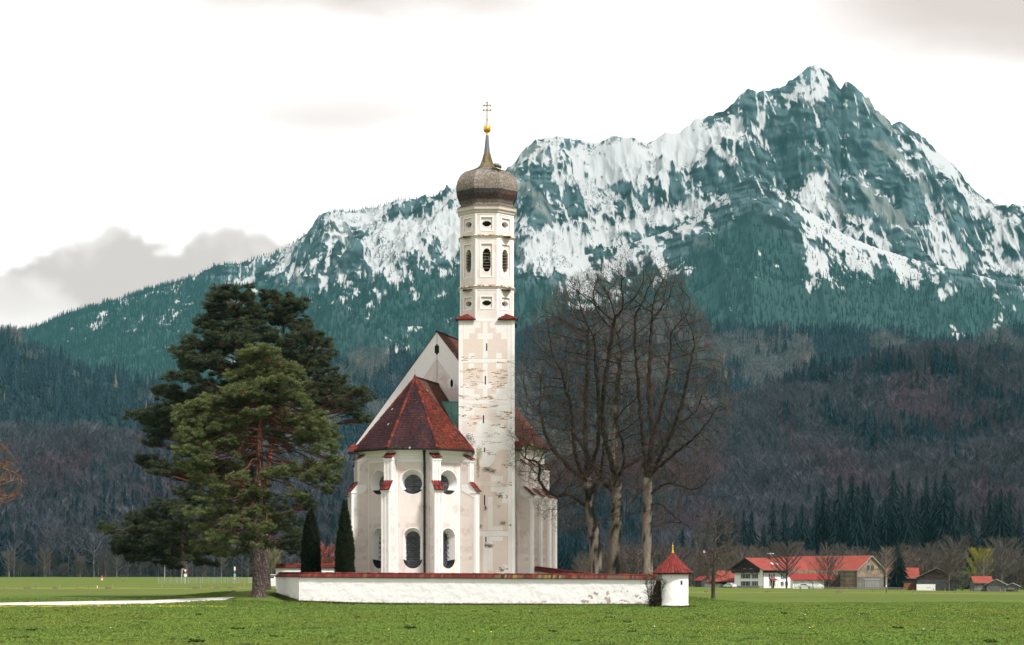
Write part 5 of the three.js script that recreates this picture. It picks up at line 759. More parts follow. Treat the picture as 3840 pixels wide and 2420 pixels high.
pine('larger dark green pine with two tops, standing behind the lighter pine', 205, [[[[735, 1415], [733, 1200], [728, 1020], [752, 820, 0.5], [783, 640, 0.5], [806, 420, 0.3], [815, 250], [812, 120]], 0.55, 0.06], [[[735, 960, -0.4], [690, 760, -1.6], [648, 560, -1.8], [628, 380, -1.2], [606, 220, -0.8], [600, 90, -0.5]], 0.34, 0.05], [[[726, 1090, -0.3], [600, 1010, -0.5], [430, 1000, 0.4], [330, 1090, 1.2], [200, 1130, 1.6]], 0.26, 0.06]],
  [[600, 85, 90, 38], [540, 78, 45, 26], [655, 85, 50, 34], [560, 140, 90, 36], [650, 130, 70, 42], [510, 110, 50, 22], [480, 185, 48, 20], [800, 100, 80, 42], [860, 115, 50, 28], [775, 85, 40, 25], [830, 160, 80, 36], [890, 200, 62, 26], [765, 160, 45, 36], [500, 225, 60, 28], [600, 210, 90, 34], [700, 225, 60, 36], [920, 240, 62, 28], [960, 285, 55, 22], [430, 285, 60, 22], [385, 330, 42, 16], [480, 315, 80, 28], [560, 290, 70, 32], [870, 295, 80, 32], [760, 260, 60, 34], [640, 290, 60, 30], [430, 375, 70, 24], [850, 360, 90, 28], [950, 365, 80, 26], [1000, 325, 26, 12], [520, 385, 80, 32], [420, 460, 95, 30], [300, 495, 66, 22], [255, 490, 28, 14], [350, 525, 90, 32], [255, 580, 62, 22], [215, 625, 60, 22], [178, 632, 22, 12], [300, 635, 80, 32], [265, 695, 56, 24], [330, 590, 60, 24], [250, 738, 36, 14], [240, 815, 62, 20], [320, 845, 90, 26], [186, 818, 22, 10], [300, 880, 45, 12], [400, 830, 60, 28], [980, 425, 76, 26], [1060, 460, 56, 26], [1110, 495, 66, 22], [1175, 515, 38, 12], [1120, 560, 46, 18], [1150, 610, 34, 20], [1080, 530, 38, 18], [960, 485, 66, 26], [1020, 555, 46, 20], [940, 555, 56, 26], [560, 470, 70, 30], [500, 520, 60, 28], [600, 380, 60, 30], [700, 310, 60, 30], [500, 860, 60, 30], [560, 950, 60, 30], [470, 985, 60, 30], [430, 1060, 60, 30], [540, 1060, 60, 30], [360, 1020, 60, 26], [480, 1120, 60, 30], [180, 1180, 80, 34], [270, 1190, 90, 36], [340, 1120, 80, 32], [110, 1195, 60, 26], [250, 1085, 70, 28], [420, 1190, 70, 30], [270, 1030, 66, 26], [200, 1070, 66, 24], [150, 1120, 70, 28], [95, 1170, 46, 18], [120, 1215, 66, 24], [220, 1150, 90, 30], [300, 1100, 70, 28], [230, 1215, 90, 28], [330, 1180, 80, 32], [380, 1235, 86, 26], [300, 1268, 45, 13], [440, 1262, 46, 13], [62, 1168, 20, 9], [160, 1250, 56, 16], [400, 950, 46, 22], [385, 915, 28, 18], [830, 1080, 56, 32], [860, 1140, 46, 30], [800, 1180, 44, 26], [845, 1200, 36, 26], [790, 1010, 56, 34], [900, 1000, 46, 26], [700, 400, 70, 40], [640, 480, 80, 40], [860, 450, 80, 34], [800, 700, 60, 40], [600, 620, 80, 40], [880, 640, 70, 34], [520, 640, 80, 36]],
  [0.062, 0.078, 0.040], { seed: 61, depth: 1, dens: 1.0, reach: y => y < 250 ? 5.5 : y < 420 ? 9 : y < 900 ? 13 : 14 });
pine('lighter green pine with thick scaly trunk at the left end of the white wall', 176, [[[[705, 1455], [700, 1250], [703, 1050], [706, 850], [708, 700], [716, 560], [722, 440], [726, 350]], 0.60, 0.07]],
  [[720, 328, 62, 24], [775, 345, 52, 20], [680, 350, 46, 18], [690, 372, 56, 22], [850, 400, 46, 18], [760, 412, 74, 26], [680, 430, 66, 24], [880, 430, 46, 22], [620, 440, 54, 22], [900, 468, 44, 20], [700, 480, 76, 24], [800, 475, 66, 24], [580, 500, 56, 22], [660, 530, 86, 26], [760, 540, 56, 20], [870, 530, 66, 22], [920, 560, 46, 20], [520, 540, 66, 22], [470, 570, 56, 22], [395, 588, 62, 24], [365, 615, 36, 18], [560, 590, 76, 26], [440, 635, 86, 28], [960, 610, 56, 22], [1000, 650, 54, 24], [920, 640, 66, 26], [840, 620, 56, 20], [600, 650, 66, 26], [500, 690, 86, 28], [400, 700, 76, 28], [1030, 700, 34, 20], [960, 700, 66, 26], [560, 740, 76, 26], [450, 770, 76, 28], [380, 760, 46, 22], [1010, 760, 54, 26], [900, 720, 46, 20], [1050, 820, 36, 24], [980, 830, 66, 26], [690, 620, 66, 20], [760, 620, 46, 18], [420, 840, 66, 24], [520, 820, 66, 26], [650, 790, 36, 18], [620, 850, 56, 20], [1035, 885, 34, 24], [950, 890, 46, 26], [860, 850, 46, 20], [780, 870, 46, 20], [480, 900, 56, 26], [560, 930, 56, 24], [660, 900, 46, 18], [700, 960, 56, 24], [1005, 945, 26, 20], [900, 960, 36, 20], [520, 990, 56, 26], [480, 1050, 56, 26], [600, 1010, 56, 20], [680, 1040, 66, 20], [560, 1080, 56, 24], [640, 1090, 56, 20], [740, 1060, 46, 20], [540, 1150, 46, 26], [600, 1160, 46, 24], [690, 1150, 52, 22], [470, 1120, 46, 24], [560, 1220, 36, 22], [620, 1215, 30, 18], [730, 1120, 36, 20], [780, 1110, 36, 16], [440, 1180, 36, 24], [500, 1200, 36, 18], [740, 1195, 26, 16]],
  [0.13, 0.158, 0.060], { seed: 62, depth: 1, dens: 1.0, droop: 1, reach: y => y < 450 ? 4 : y < 600 ? 6 : 7.5, baseY: 1 });

// two clipped-looking columnar thujas
function thuja(label, px, topPy, halfS, D, seed, top) {
  const r = rngOf(seed), c = at(px, 2150, D), gy = groundY(c.x, -D), H = EYE + (HY - topPy) * D / F - gy, W0 = halfS * D / F, t = thing('thuja_tree', label, 'thuja', [c.x, gy, -D]), prof = q => W0 * (q < 0.06 ? 0.85 + 2.5 * q : q < 0.45 ? 1 - 0.15 * (q - 0.06) : lerp(0.94, 0.0, Math.pow((q - 0.45) / 0.55, top)));
  const st = new MB(); st.tube([R3(0, -0.1, 0), R3(0, H * 0.9, 0)], [0.12, 0.02], 7, [0.12, 0.09, 0.07]); st.build('stem', MAT.vc, t);
  const g = (() => { const b = new MB(), q = rngOf(4); for (let i = 0; i < 16; i++) { const a = (q() - 0.5) * 2.4, e = 0.2 + 1.1 * q(), d = R3(Math.sin(a) * Math.cos(e), Math.sin(e), Math.cos(a) * Math.cos(e)), l = 0.5 + 0.6 * q(), s = d.clone().cross(R3(q() - 0.5, q() - 0.5, q() - 0.5)).normalize().multiplyScalar(0.13), k = 0.7 + 0.6 * q(); b.tri(s.clone(), d.clone().multiplyScalar(l), s.clone().negate(), [k, k, k]); } return b.geometry(); })();
  const mats = [], cols = []; for (let i = 0; i < 5200; i++) { const q = 1 - Math.sqrt(1 - r() * 0.999), a = r() * 6.283, rr = prof(q) * (0.55 + 0.45 * Math.sqrt(r())) * (0.90 + 0.22 * fbm(Math.cos(a) * 2.2 + 7, q * 13 + Math.sin(a) * 2.2, 3, seed)); const s = 0.6 + 0.8 * r(), w = fbm(Math.cos(a) * 3 + 5, q * 9 + Math.sin(a) * 3, 3, seed + 3); mats.push(M4(R3(Math.sin(a) * rr, q * H * 0.985, Math.cos(a) * rr), a + (r() - 0.5), 0.17 + 0.14 * r(), -0.2 - 0.3 * r())); cols.push([0.024 * s * (0.6 + 0.9 * w), 0.034 * s * (0.6 + 0.8 * w), 0.012 * s]); }
  instances('crown', g, MAT.needles, mats, cols, t); return t;
}
thuja('left darker one of two columnar thujas behind the white wall', 1166, 1893, 35, 187, 41, 1.9);
thuja('right pointed columnar thuja in front of the choir wall', 1293, 1864, 35, 172.8, 42, 1.5);
// ---------------------------------------------------------------- bare broadleaf trees grown towards points in their crowns
function grow(seed, trunks, inside, nAttr, { step = 0.42, kill = 0.75, reach = 3.2, rise = 0.25, iter = 90, box }) {
  const r = rngOf(seed), A = []; let guard = 0; while (A.length < nAttr && guard++ < nAttr * 60) { const p = R3(lerp(box[0], box[1], r()), lerp(box[2], box[3], r()), lerp(box[4], box[5], r())); const w = inside(p); if (w > 0 && r() < w) A.push(p); }
  const N = []; trunks.forEach((pts, ti) => { const C = new THREE.CatmullRomCurve3(pts), L = C.getLength(), n = Math.max(2, Math.round(L / step)); let par = -1; for (let i = 0; i <= n; i++) { const p = C.getPoint(i / n); N.push({ p, par, t: ti, kids: 0, d: null }); if (par >= 0) N[par].kids++; par = N.length - 1; } });
  const guides = trunks.guides ?? []; for (const [ti, pts] of guides) { let b = 0, bd = 1e9; N.forEach((n, i) => { const d = n.p.distanceToSquared(pts[0]); if (n.t === ti && d < bd) { bd = d; b = i; } }); const C = new THREE.CatmullRomCurve3([N[b].p.clone(), ...pts.slice(1)]), n = Math.max(2, Math.round(C.getLength() / step)); let par = b; for (let i = 1; i <= n; i++) { const p = C.getPoint(i / n).add(R3((r() - 0.5) * 0.16, (r() - 0.5) * 0.1, (r() - 0.5) * 0.16)); N.push({ p, par, t: ti, kids: 0, d: null }); N[par].kids++; par = N.length - 1; } }
  const cell = reach, key = p => `${Math.floor(p.x / cell)},${Math.floor(p.y / cell)},${Math.floor(p.z / cell)}`, grid = new Map(), put = i => { const k = key(N[i].p); (grid.get(k) ?? grid.set(k, []).get(k)).push(i); }; N.forEach((_, i) => { if (N[i].p.y > trunks[N[i].t][0].y + 3) put(i); });
  let alive = A.map(p => ({ p, near: -1, nd: 1e9, fresh: true }));
  const search = a => { const cx = Math.floor(a.p.x / cell), cy = Math.floor(a.p.y / cell), cz = Math.floor(a.p.z / cell); let b = -1, bd = reach * reach * 2.2; for (let i = -1; i <= 1; i++) for (let j = -1; j <= 1; j++) for (let k = -1; k <= 1; k++) { const L = grid.get(`${cx + i},${cy + j},${cz + k}`); if (L) for (const q of L) { const d = N[q].p.distanceToSquared(a.p); if (d < bd) { bd = d; b = q; } } } a.near = b; a.nd = bd; };
  alive.forEach(search);
  for (let it = 0; it < iter; it++) {
    const pull = new Map(); for (const a of alive) if (a.near >= 0) { const v = a.p.clone().sub(N[a.near].p).normalize(); (pull.get(a.near) ?? pull.set(a.near, R3(0, 0, 0)).get(a.near)).add(v); }
    if (!pull.size) break; const fresh = [];
    for (const [i, v] of pull) { if (N[i].kids > 3) continue; v.normalize().add(R3((r() - 0.5) * 0.75, rise + (r() - 0.5) * 0.5, (r() - 0.5) * 0.75)).normalize(); if (N[i].d) v.addScaledVector(N[i].d, 0.7).normalize(); const p = N[i].p.clone().addScaledVector(v, step); N.push({ p, par: i, t: N[i].t, kids: 0, d: v }); N[i].kids++; put(N.length - 1); fresh.push(N.length - 1); }
    for (const a of alive) for (const q of fresh) { const d = N[q].p.distanceToSquared(a.p); if (d < a.nd) { a.nd = d; a.near = q; } }
    alive = alive.filter(a => a.nd > kill * kill);
    for (const a of alive) if (a.near < 0) search(a);
  }
  return N;
}
function bareTree(name, label, group, N, ti, { tipR = 0.011, expo = 2.35, maxR, twig = 3, twigLen = 0.7, twigR = 0.007, bark, twigCol, mossy = 0, seed }) {
  const r = rngOf(seed), idx = []; for (let i = 0; i < N.length; i++) if (N[i].t === ti) idx.push(i);
  const w = new Map(); for (let k = idx.length - 1; k >= 0; k--) { const i = idx[k]; if (!w.has(i)) w.set(i, 1); const p = N[i].par; if (p >= 0) w.set(p, (w.get(p) ?? 0) + w.get(i)); }
  const root = idx[0], total = w.get(root), kk = maxR / Math.pow(total, 1 / expo), rad = i => Math.max(tipR, kk * Math.pow(w.get(i), 1 / expo));
  const kids = new Map(); for (const i of idx) { const p = N[i].par; if (p >= 0) (kids.get(p) ?? kids.set(p, []).get(p)).push(i); }
  const trunk = new MB(), limbs = new MB(), twigs = new MB(), base = N[root].p.y;
  const barkC = (p, R, k = 1) => { const n = fbm(p.x * 2.3 + p.z, p.y * 1.1, 3, 5), mo = mossy * sstep(0.5, 0.6, fbm(p.x * 1.1 + 3 + p.z, p.y * 0.55, 3, 9)) * (R > 0.04 ? 1 : 0.3); const c = bark.map((v, i) => lerp(v, [0.25, 0.205, 0.165][i], mossy > 0.8 ? sstep(0.33, 0.5, R) : 0) * (0.7 + 0.6 * n)); return c.map((v, i) => lerp(v, [0.022, 0.022, 0.014][i], mo)); };
  const queue = [[root, null]];
  while (queue.length) { // follow the thickest child, others begin new tubes
    const [s, from] = queue.pop(); const path = from != null ? [from, s] : [s]; let c = s;
    for (; ;) { const K = kids.get(c) ?? []; if (!K.length) break; const m = K.reduce((a, b) => w.get(b) > w.get(a) ? b : a); for (const q of K) if (q !== m) queue.push([q, c]); path.push(m); c = m; }
    if (path.length < 2) continue; const R = path.map((i, k) => (k === 0 && from != null ? Math.min(rad(i), rad(path[1]) * 1.15) : rad(i)) * (s === root ? 1 + 0.35 * Math.exp(-(N[i].p.y - base) / 0.9) : 1));
    const P = path.map(i => N[i].p), main = s === root; const cut = main ? path.findIndex((i, k) => R[k] < 0.27) : -1, sides = x => x > 0.15 ? 10 : x > 0.05 ? 6 : x > 0.02 ? 4 : 3;
    if (main) { const e = cut < 2 ? path.length : cut + 1; trunk.tube(P.slice(0, e), R.slice(0, e).map(q => q * (0.92 + 0.16 * r())), 12, P.slice(0, e).map((p, k) => barkC(p, R[k]))); if (e < path.length) limbs.tube(P.slice(e - 1), R.slice(e - 1), 6, P.slice(e - 1).map((p, k) => barkC(p, R[e - 1 + k]))); }
    else limbs.tube(P, R, sides(R[0]), P.map((p, k) => barkC(p, R[k])));
  }
  for (const i of idx) { const q = w.get(i); if (q > 7 || N[i].par < 0) continue; const n = (kids.get(i) ?? []).length ? (r() < 0.65 ? 1 : 2) : twig, d0 = N[i].d ?? R3(0, 1, 0);
    for (let k = 0; k < n; k++) { const d = d0.clone().multiplyScalar(0.8).add(R3(r() - 0.5, r() - 0.25, r() - 0.5).multiplyScalar(1.7)).normalize(), l = twigLen * (0.5 + 0.8 * r()), o = N[i].p, m = o.clone().addScaledVector(d, l * 0.5), e = m.clone().addScaledVector(d.clone().add(R3(r() - 0.5, r() - 0.2, r() - 0.5).multiplyScalar(0.7)).normalize(), l * 0.5), c = twigCol.map(v => v * (0.6 + 0.8 * r())); twigs.tube([o, m, e], [twigR, twigR * 0.8, twigR * 0.45], 3, c);
      for (let z = 0; z < 2; z++) { const b = o.clone().lerp(m, 0.4 + 0.6 * r()), f = b.clone().addScaledVector(d.clone().add(R3(r() - 0.5, r() - 0.4, r() - 0.5).multiplyScalar(1.5)).normalize(), l * 0.55); twigs.tube([b, f], [twigR * 0.75, twigR * 0.4], 3, c); } } }
  const t = thing(name, label, 'bare tree', [0, 0, 0], 0, group); { const T = trunk.build('trunk', MAT.bark, t, true), P = T.geometry.attributes.position, C = T.geometry.attributes.color, Nn = T.geometry.attributes.normal; for (let i = 0; i < P.count; i++) { const x = P.getX(i), y = P.getY(i), z = P.getZ(i), lump = (fbm(x * 2.4 + z * 1.3, y * 0.9, 3, 33) - 0.5) * 0.22 * Math.min(1, maxR * 2); P.setXYZ(i, x + Nn.getX(i) * lump, y, z + Nn.getZ(i) * lump); if (mossy > 0.8) { const side = Nn.getX(i) * 0.10, m = sstep(0.53, 0.58, fbm(x * 2.6 + 5, y * 1.1 + z * 2, 4, 9) + side + (y > 6 ? 0.05 : 0)), f = 0.55 + 0.9 * fbm(x * 6 + z * 5, y * 2.5, 3, 14); for (let k = 0; k < 3; k++) C.array[i * 3 + k] = lerp([0.24, 0.20, 0.165][k] * f, [0.020, 0.019, 0.013][k], m); } } } limbs.build('limbs', MAT.bark, t); twigs.build('twigs', MAT.vc, t); return t;
}
{ // three old limes behind the right half of the wall
  const D = 177, q = (x, y, z = 0) => { const p = at(x / 1.108 + 1850, y / 1.108 + 950, D); p.z += z; return p; };
  const root = (x, z) => { const p = q(x, 1335, z); p.y = groundY(p.x, p.z) - 0.1; return p; };
  const trunks = [[root(440, 0), q(418, 1180, 0), q(400, 1060, 0), q(393, 960, 0)], [root(500, -1.6), q(512, 1130, -1.4), q(516, 1030, -1.2), q(515, 960, -1)], [root(645, 0.4), q(636, 1160, 0.4), q(640, 1020, 0.4), q(638, 960, 0.3)]];
  const G = (t, ...pts) => [t, pts.map(p => q(...p))]; trunks.guides = [
    G(0, [393, 960], [388, 860, 0], [382, 700, -0.5], [392, 480, -1], [398, 300, -1.2]), G(0, [393, 960], [340, 850, 1.5], [320, 660, 2.2], [270, 480, 3]), G(0, [393, 950], [330, 900, -1.5], [230, 770, -2.5], [190, 620, -3]), G(0, [400, 1060], [310, 1005, 0.8], [250, 1010, 1.2], [195, 960, 1.4], [185, 880, 1.8], [130, 860, 2.4]), G(0, [393, 930], [430, 800, 2], [430, 600, 3], [410, 380, 3.6]), G(0, [398, 1020], [440, 920, 3], [450, 780, 4.5]),
    G(1, [515, 960], [480, 840, 1], [450, 690, 1.5], [470, 480, 2.5], [500, 280, 2.8]), G(1, [515, 960], [560, 880, -1], [610, 850, -2], [690, 800, -4], [760, 700, -5]), G(1, [515, 950], [510, 800, -3], [520, 600, -4], [545, 380, -4.6]), G(1, [516, 1010], [455, 930, -2.5], [420, 860, -4], [330, 720, -5.2]), G(1, [515, 980], [540, 860, 2], [500, 700, 3.6]),
    G(2, [638, 960], [625, 840, 0.5], [610, 680, 1], [590, 480, 1.6], [580, 280, 2]), G(2, [638, 950], [660, 780, -0.6], [650, 560, -1.2], [660, 360, -2], [670, 200, -2.4]), G(2, [638, 950], [690, 850, 1.2], [740, 740, 2], [790, 560, 3], [820, 400, 3.4]), G(2, [638, 930], [720, 860, 2.6], [830, 770, 4], [920, 640, 4.6]), G(2, [640, 1010], [720, 960, 1.4], [830, 985, 2.6], [900, 930, 3]), G(2, [638, 1040], [700, 1040, -1], [780, 1110, -1.6], [840, 1140, -2]), G(2, [638, 970], [570, 1040, 1.4], [540, 1080, 2.0]), G(2, [638, 930], [720, 760, -3.4], [860, 640, -5]), G(2, [650, 760], [720, 560, 0], [740, 330, 0.4])];
  // crown outline measured as half widths about an axis, flattened a little in depth
  const L = table([[60, 560], [85, 380], [120, 300], [180, 230], [250, 165], [340, 120], [450, 92], [560, 85], [700, 70], [800, 60], [860, 55], [930, 90], [990, 170], [1060, 150], [1130, 230], [1180, 300]]), Rr = table([[60, 600], [85, 760], [120, 790], [200, 830], [300, 890], [400, 935], [520, 1000], [620, 1000], [740, 985], [860, 960], [960, 900], [1040, 830], [1110, 800], [1160, 760]]);
  const s = D / F / 1.108, inside = p => { const x = (CX + p.x * F / D - 1850) * 1.108, y = (HY - (p.y - EYE) * F / D - 950) * 1.108, l = L(y), rr = Rr(y), u = (x - (l + rr) / 2) / ((rr - l) / 2), v = (p.z + D + 0.4) / 8.2; const e = u * u + v * v; if (e > 1) return 0; const gap = y > 1000 ? (x > 380 && x < 660 ? 0.03 : 0.28) : 1; return (0.35 + 0.65 * e) * gap * (0.34 + 0.66 * sstep(0.42, 0.55, fbm(p.x * 0.42, p.y * 0.34 + p.z * 0.3, 2, 4))); };
  const a = q(40, 1180), b = q(1010, 70), N = grow(71, trunks, inside, 13500, { step: 0.40, kill: 0.54, reach: 3.0, rise: 0.22, iter: 85, box: [a.x, b.x, a.y, b.y, -D - 8.6, -D + 7.6] });
  const o = { bark: [0.036, 0.029, 0.025], twigCol: [0.135, 0.092, 0.072], mossy: 0.95, twig: 4, twigLen: 0.95, twigR: 0.0058, expo: 1.95, tipR: 0.012 };
  bareTree('lime_tree', 'old leafless lime nearest to the church tower, its bough reaching towards the choir', 'bare trees behind the wall', N, 0, { ...o, maxR: 0.50, seed: 1 });
  bareTree('lime_tree', 'middle one of three old leafless limes, with the palest thick trunk', 'bare trees behind the wall', N, 1, { ...o, maxR: 0.52, seed: 2 });
  bareTree('lime_tree', 'old leafless lime nearest to the corner turret, trunk patched with black moss', 'bare trees behind the wall', N, 2, { ...o, maxR: 0.47, seed: 3 });
}
{ // a young tree in the meadow to the right of the turret
  const D = 214, q = (px, py, z = 0) => { const p = at(px, py, D); p.z += z; return p; }, b = q(2675, 2252); b.y = groundY(b.x, b.z) - 0.05;
  const c = q(2682, 2045), N = grow(72, [[b, q(2675, 2200), q(2677, 2150), q(2680, 2080), q(2684, 2000)]], p => { const x = (p.x - c.x) / 2.7, z = (p.z - c.z) / 2.6, y = (p.y - c.y) / 4.7, e = x * x + z * z + y * y; return e < 1 ? 0.4 + 0.6 * e : 0; }, 1300, { step: 0.3, kill: 0.42, reach: 2.2, rise: 0.35, iter: 60, box: [c.x - 2.8, c.x + 2.8, c.y - 4.8, c.y + 4.8, -D - 2.8, -D + 2.8] });
  bareTree('young_tree', 'single young leafless tree in the meadow right of the turret', undefined, N, 0, { bark: [0.10, 0.085, 0.062], twigCol: [0.10, 0.08, 0.06], maxR: 0.19, seed: 4, mossy: 0.4, twigLen: 0.55, twigR: 0.007, twig: 2 });
}
{ // the tree outside the left edge, whose branches reach into view
  const D = 118, q = (px, py, z = 0) => { const p = at(px, py, D); p.z += z; return p; }, b = q(-330, 2300); b.y = groundY(b.x, b.z) - 0.05;
  const c = q(-290, 1790), N = grow(73, [[b, q(-335, 2150), q(-325, 1950), q(-300, 1800), q(-300, 1620)], ], p => { const x = (p.x - c.x) / 6.2, z = (p.z - c.z) / 5, y = (p.y - c.y) / 3.6, e = x * x + z * z + y * y; return e < 1 ? 0.35 + 0.65 * e : 0; }, 1500, { step: 0.34, kill: 0.6, reach: 2.6, rise: 0.12, iter: 70, box: [c.x - 6.3, c.x + 6.3, c.y - 3.7, c.y + 3.7, -D - 5, -D + 5] });
  bareTree('leafless_tree', 'leafless orange-brown branches reaching in from the left edge', undefined, N, 0, { bark: [0.15, 0.085, 0.05], twigCol: [0.22, 0.11, 0.055], maxR: 0.3, seed: 5, twigLen: 0.6, twigR: 0.008, twig: 2 });
}
{ // elder bush at the foot of the turret
  const D = 156.6, b0 = at(2446, 2272, D), r = rngOf(14), t = thing('bush', 'bare bush of thin stems between the white wall and turret', 'bush', [b0.x, groundY(b0.x, -D), -D]);
  const stems = new MB(), tw = new MB(), lf = [], lc = [];
  for (let i = 0; i < 26; i++) { const a = r() * 6.28, o = R3(Math.cos(a) * 0.25 + 0.3 * r(), -0.05, Math.sin(a) * 0.2), h = i < 3 ? 2.9 + 0.5 * r() : 1.2 + 1.4 * r(), lean = R3((r() - 0.35) * 1.3, h, (r() - 0.3) * 0.9), e = o.clone().add(lean).add(R3(0, 0, 0.35)), m = o.clone().lerp(e, 0.5).add(R3((r() - 0.5) * 0.3, 0.1, 0)), path = bez(o, m, e, 6), k = 0.7 + 0.6 * r(); stems.tube(path, path.map((_, j) => lerp(i < 3 ? 0.06 : 0.028, 0.008, j / 6)), 5, [0.10 * k, 0.075 * k, 0.055 * k]);
    for (let j = 0; j < 46; j++) { const q = path[1 + Math.floor(r() * 5.99)], d = R3(r() - 0.5, r() * 0.9 - 0.1, r() - 0.5).normalize(), l = 0.25 + 0.5 * r(), f = q.clone().addScaledVector(d, l); tw.tube([q, f], [0.009, 0.004], 3, [0.08, 0.06, 0.045]); if (r() < 0.5) { lf.push(M4(f, r() * 6.28, 0.05 + 0.04 * r(), r() * 2, r() * 2)); const s = 0.6 + 0.8 * r(); lc.push([0.075 * s, 0.07 * s, 0.03 * s]); } } }
  stems.build('stems', MAT.vc, t); tw.build('twigs', MAT.vc, t); instances('leaves', new THREE.PlaneGeometry(1, 1), std({}), lf, lc, t);
  const ev = [], ec = []; for (let i = 0; i < 6500; i++) { const a = r() * 6.28, u = r(), y = 0.02 + 2.1 * u, rr = 0.55 * Math.sqrt(r()) * (1 - 0.5 * u) ; ev.push(M4(R3(0.50 + Math.cos(a) * rr + 0.25 * (fbm(y * 2, 1, 2, 4) - 0.5), y, 0.45 + Math.sin(a) * rr * 0.5), r() * 6, 0.06 + 0.06 * r(), r() * 3, r() * 3)); const s = 0.5 + r(); ec.push([0.055 * s, 0.05 * s, 0.038 * s]); }
  const o = instances('dark_mass', new THREE.PlaneGeometry(1, 0.8), std({}), ev, ec, t);  // dark grey-brown mass between the stems and the turret
}
// ---------------------------------------------------------------- the farm beyond the meadow
const rf = rngOf(404);
const boardTex = (a, b, n, s) => { const t = tex(256, (u, v) => { const k = Math.floor(u * n), q = hash2(k, 3, s), e = Math.abs(u * n - k - 0.5) > 0.44 ? 0.45 : 1, st = tfbm(u, v, 6, 3, s), g = tnoise(u, v * 0.12, 40, s); const m = clamp(sstep(0.1, 0.75, v) * 0.4 + st * 0.9 - 0.2); return a.map((c, i) => lerp(b[i], c, m) * (0.7 + 0.45 * q + 0.2 * (g - 0.5)) * e); }, { srgb: true }); t.repeat.set(1 / (n * 0.22), 1 / 4); return t; };
const ORD = ['first', 'second', 'third', 'fourth', 'fifth', 'sixth', 'seventh', 'eighth', 'ninth', 'tenth', 'eleventh', 'twelfth', 'thirteenth', 'fourteenth', 'fifteenth', 'sixteenth', 'seventeenth', 'eighteenth', 'nineteenth', 'twentieth', 'twenty-first', 'twenty-second', 'twenty-third', 'twenty-fourth', 'twenty-fifth', 'twenty-sixth', 'twenty-seventh', 'twenty-eighth', 'twenty-ninth', 'thirtieth', ...['first', 'second', 'third', 'fourth', 'fifth', 'sixth', 'seventh', 'eighth', 'ninth'].map(s => 'thirty-' + s), 'fortieth', ...['first', 'second', 'third', 'fourth', 'fifth', 'sixth', 'seventh', 'eighth', 'ninth'].map(s => 'forty-' + s)];
const FM = {
  white: std({ map: mottle([0.82, 0.81, 0.80], 0.05, 3, 91, 256, 1 / 6) }), roof: std({ map: tex(256, (u, v) => { const r = Math.floor(v * 24), c = Math.floor(u * 24 + (r % 2) * 0.5), q = hash2(c % 24, r, 6), n = tfbm(u, v, 3, 4, 5); return [0.255, 0.060, 0.044].map(k => k * (0.7 + 0.35 * q + 0.5 * (n - 0.4)) * ((v * 24) % 1 < 0.16 ? 0.6 : 1)); }, { srgb: true, rep: 1 / 6 }), roughness: 0.85 }),
  redRoof: std({ color: rgb(0.27, 0.036, 0.032), map: mottle([0.9, 0.9, 0.9], 0.25, 6, 95, 256, 1 / 5) }), tan: std({ map: boardTex([0.36, 0.27, 0.19], [0.19, 0.145, 0.11], 22, 3) }), grey: std({ map: boardTex([0.22, 0.205, 0.185], [0.13, 0.125, 0.118], 22, 7) }), brown: std({ map: boardTex([0.085, 0.045, 0.035], [0.05, 0.03, 0.027], 22, 9) }), slate: std({ map: boardTex([0.105, 0.095, 0.092], [0.06, 0.057, 0.06], 22, 12) }),
  dark: std({ color: rgb(0.012, 0.012, 0.014) }), trim: std({ color: rgb(0.10, 0.06, 0.045) }), glass: std({ color: rgb(0.035, 0.045, 0.055), roughness: 0.15 }), frameW: std({ color: rgb(0.7, 0.7, 0.68) }), wood: std({ color: rgb(0.17, 0.15, 0.13) }), shutter: std({ color: rgb(0.035, 0.05, 0.05) }), zinc: std({ color: rgb(0.4, 0.4, 0.4), roughness: 0.5 }),
};
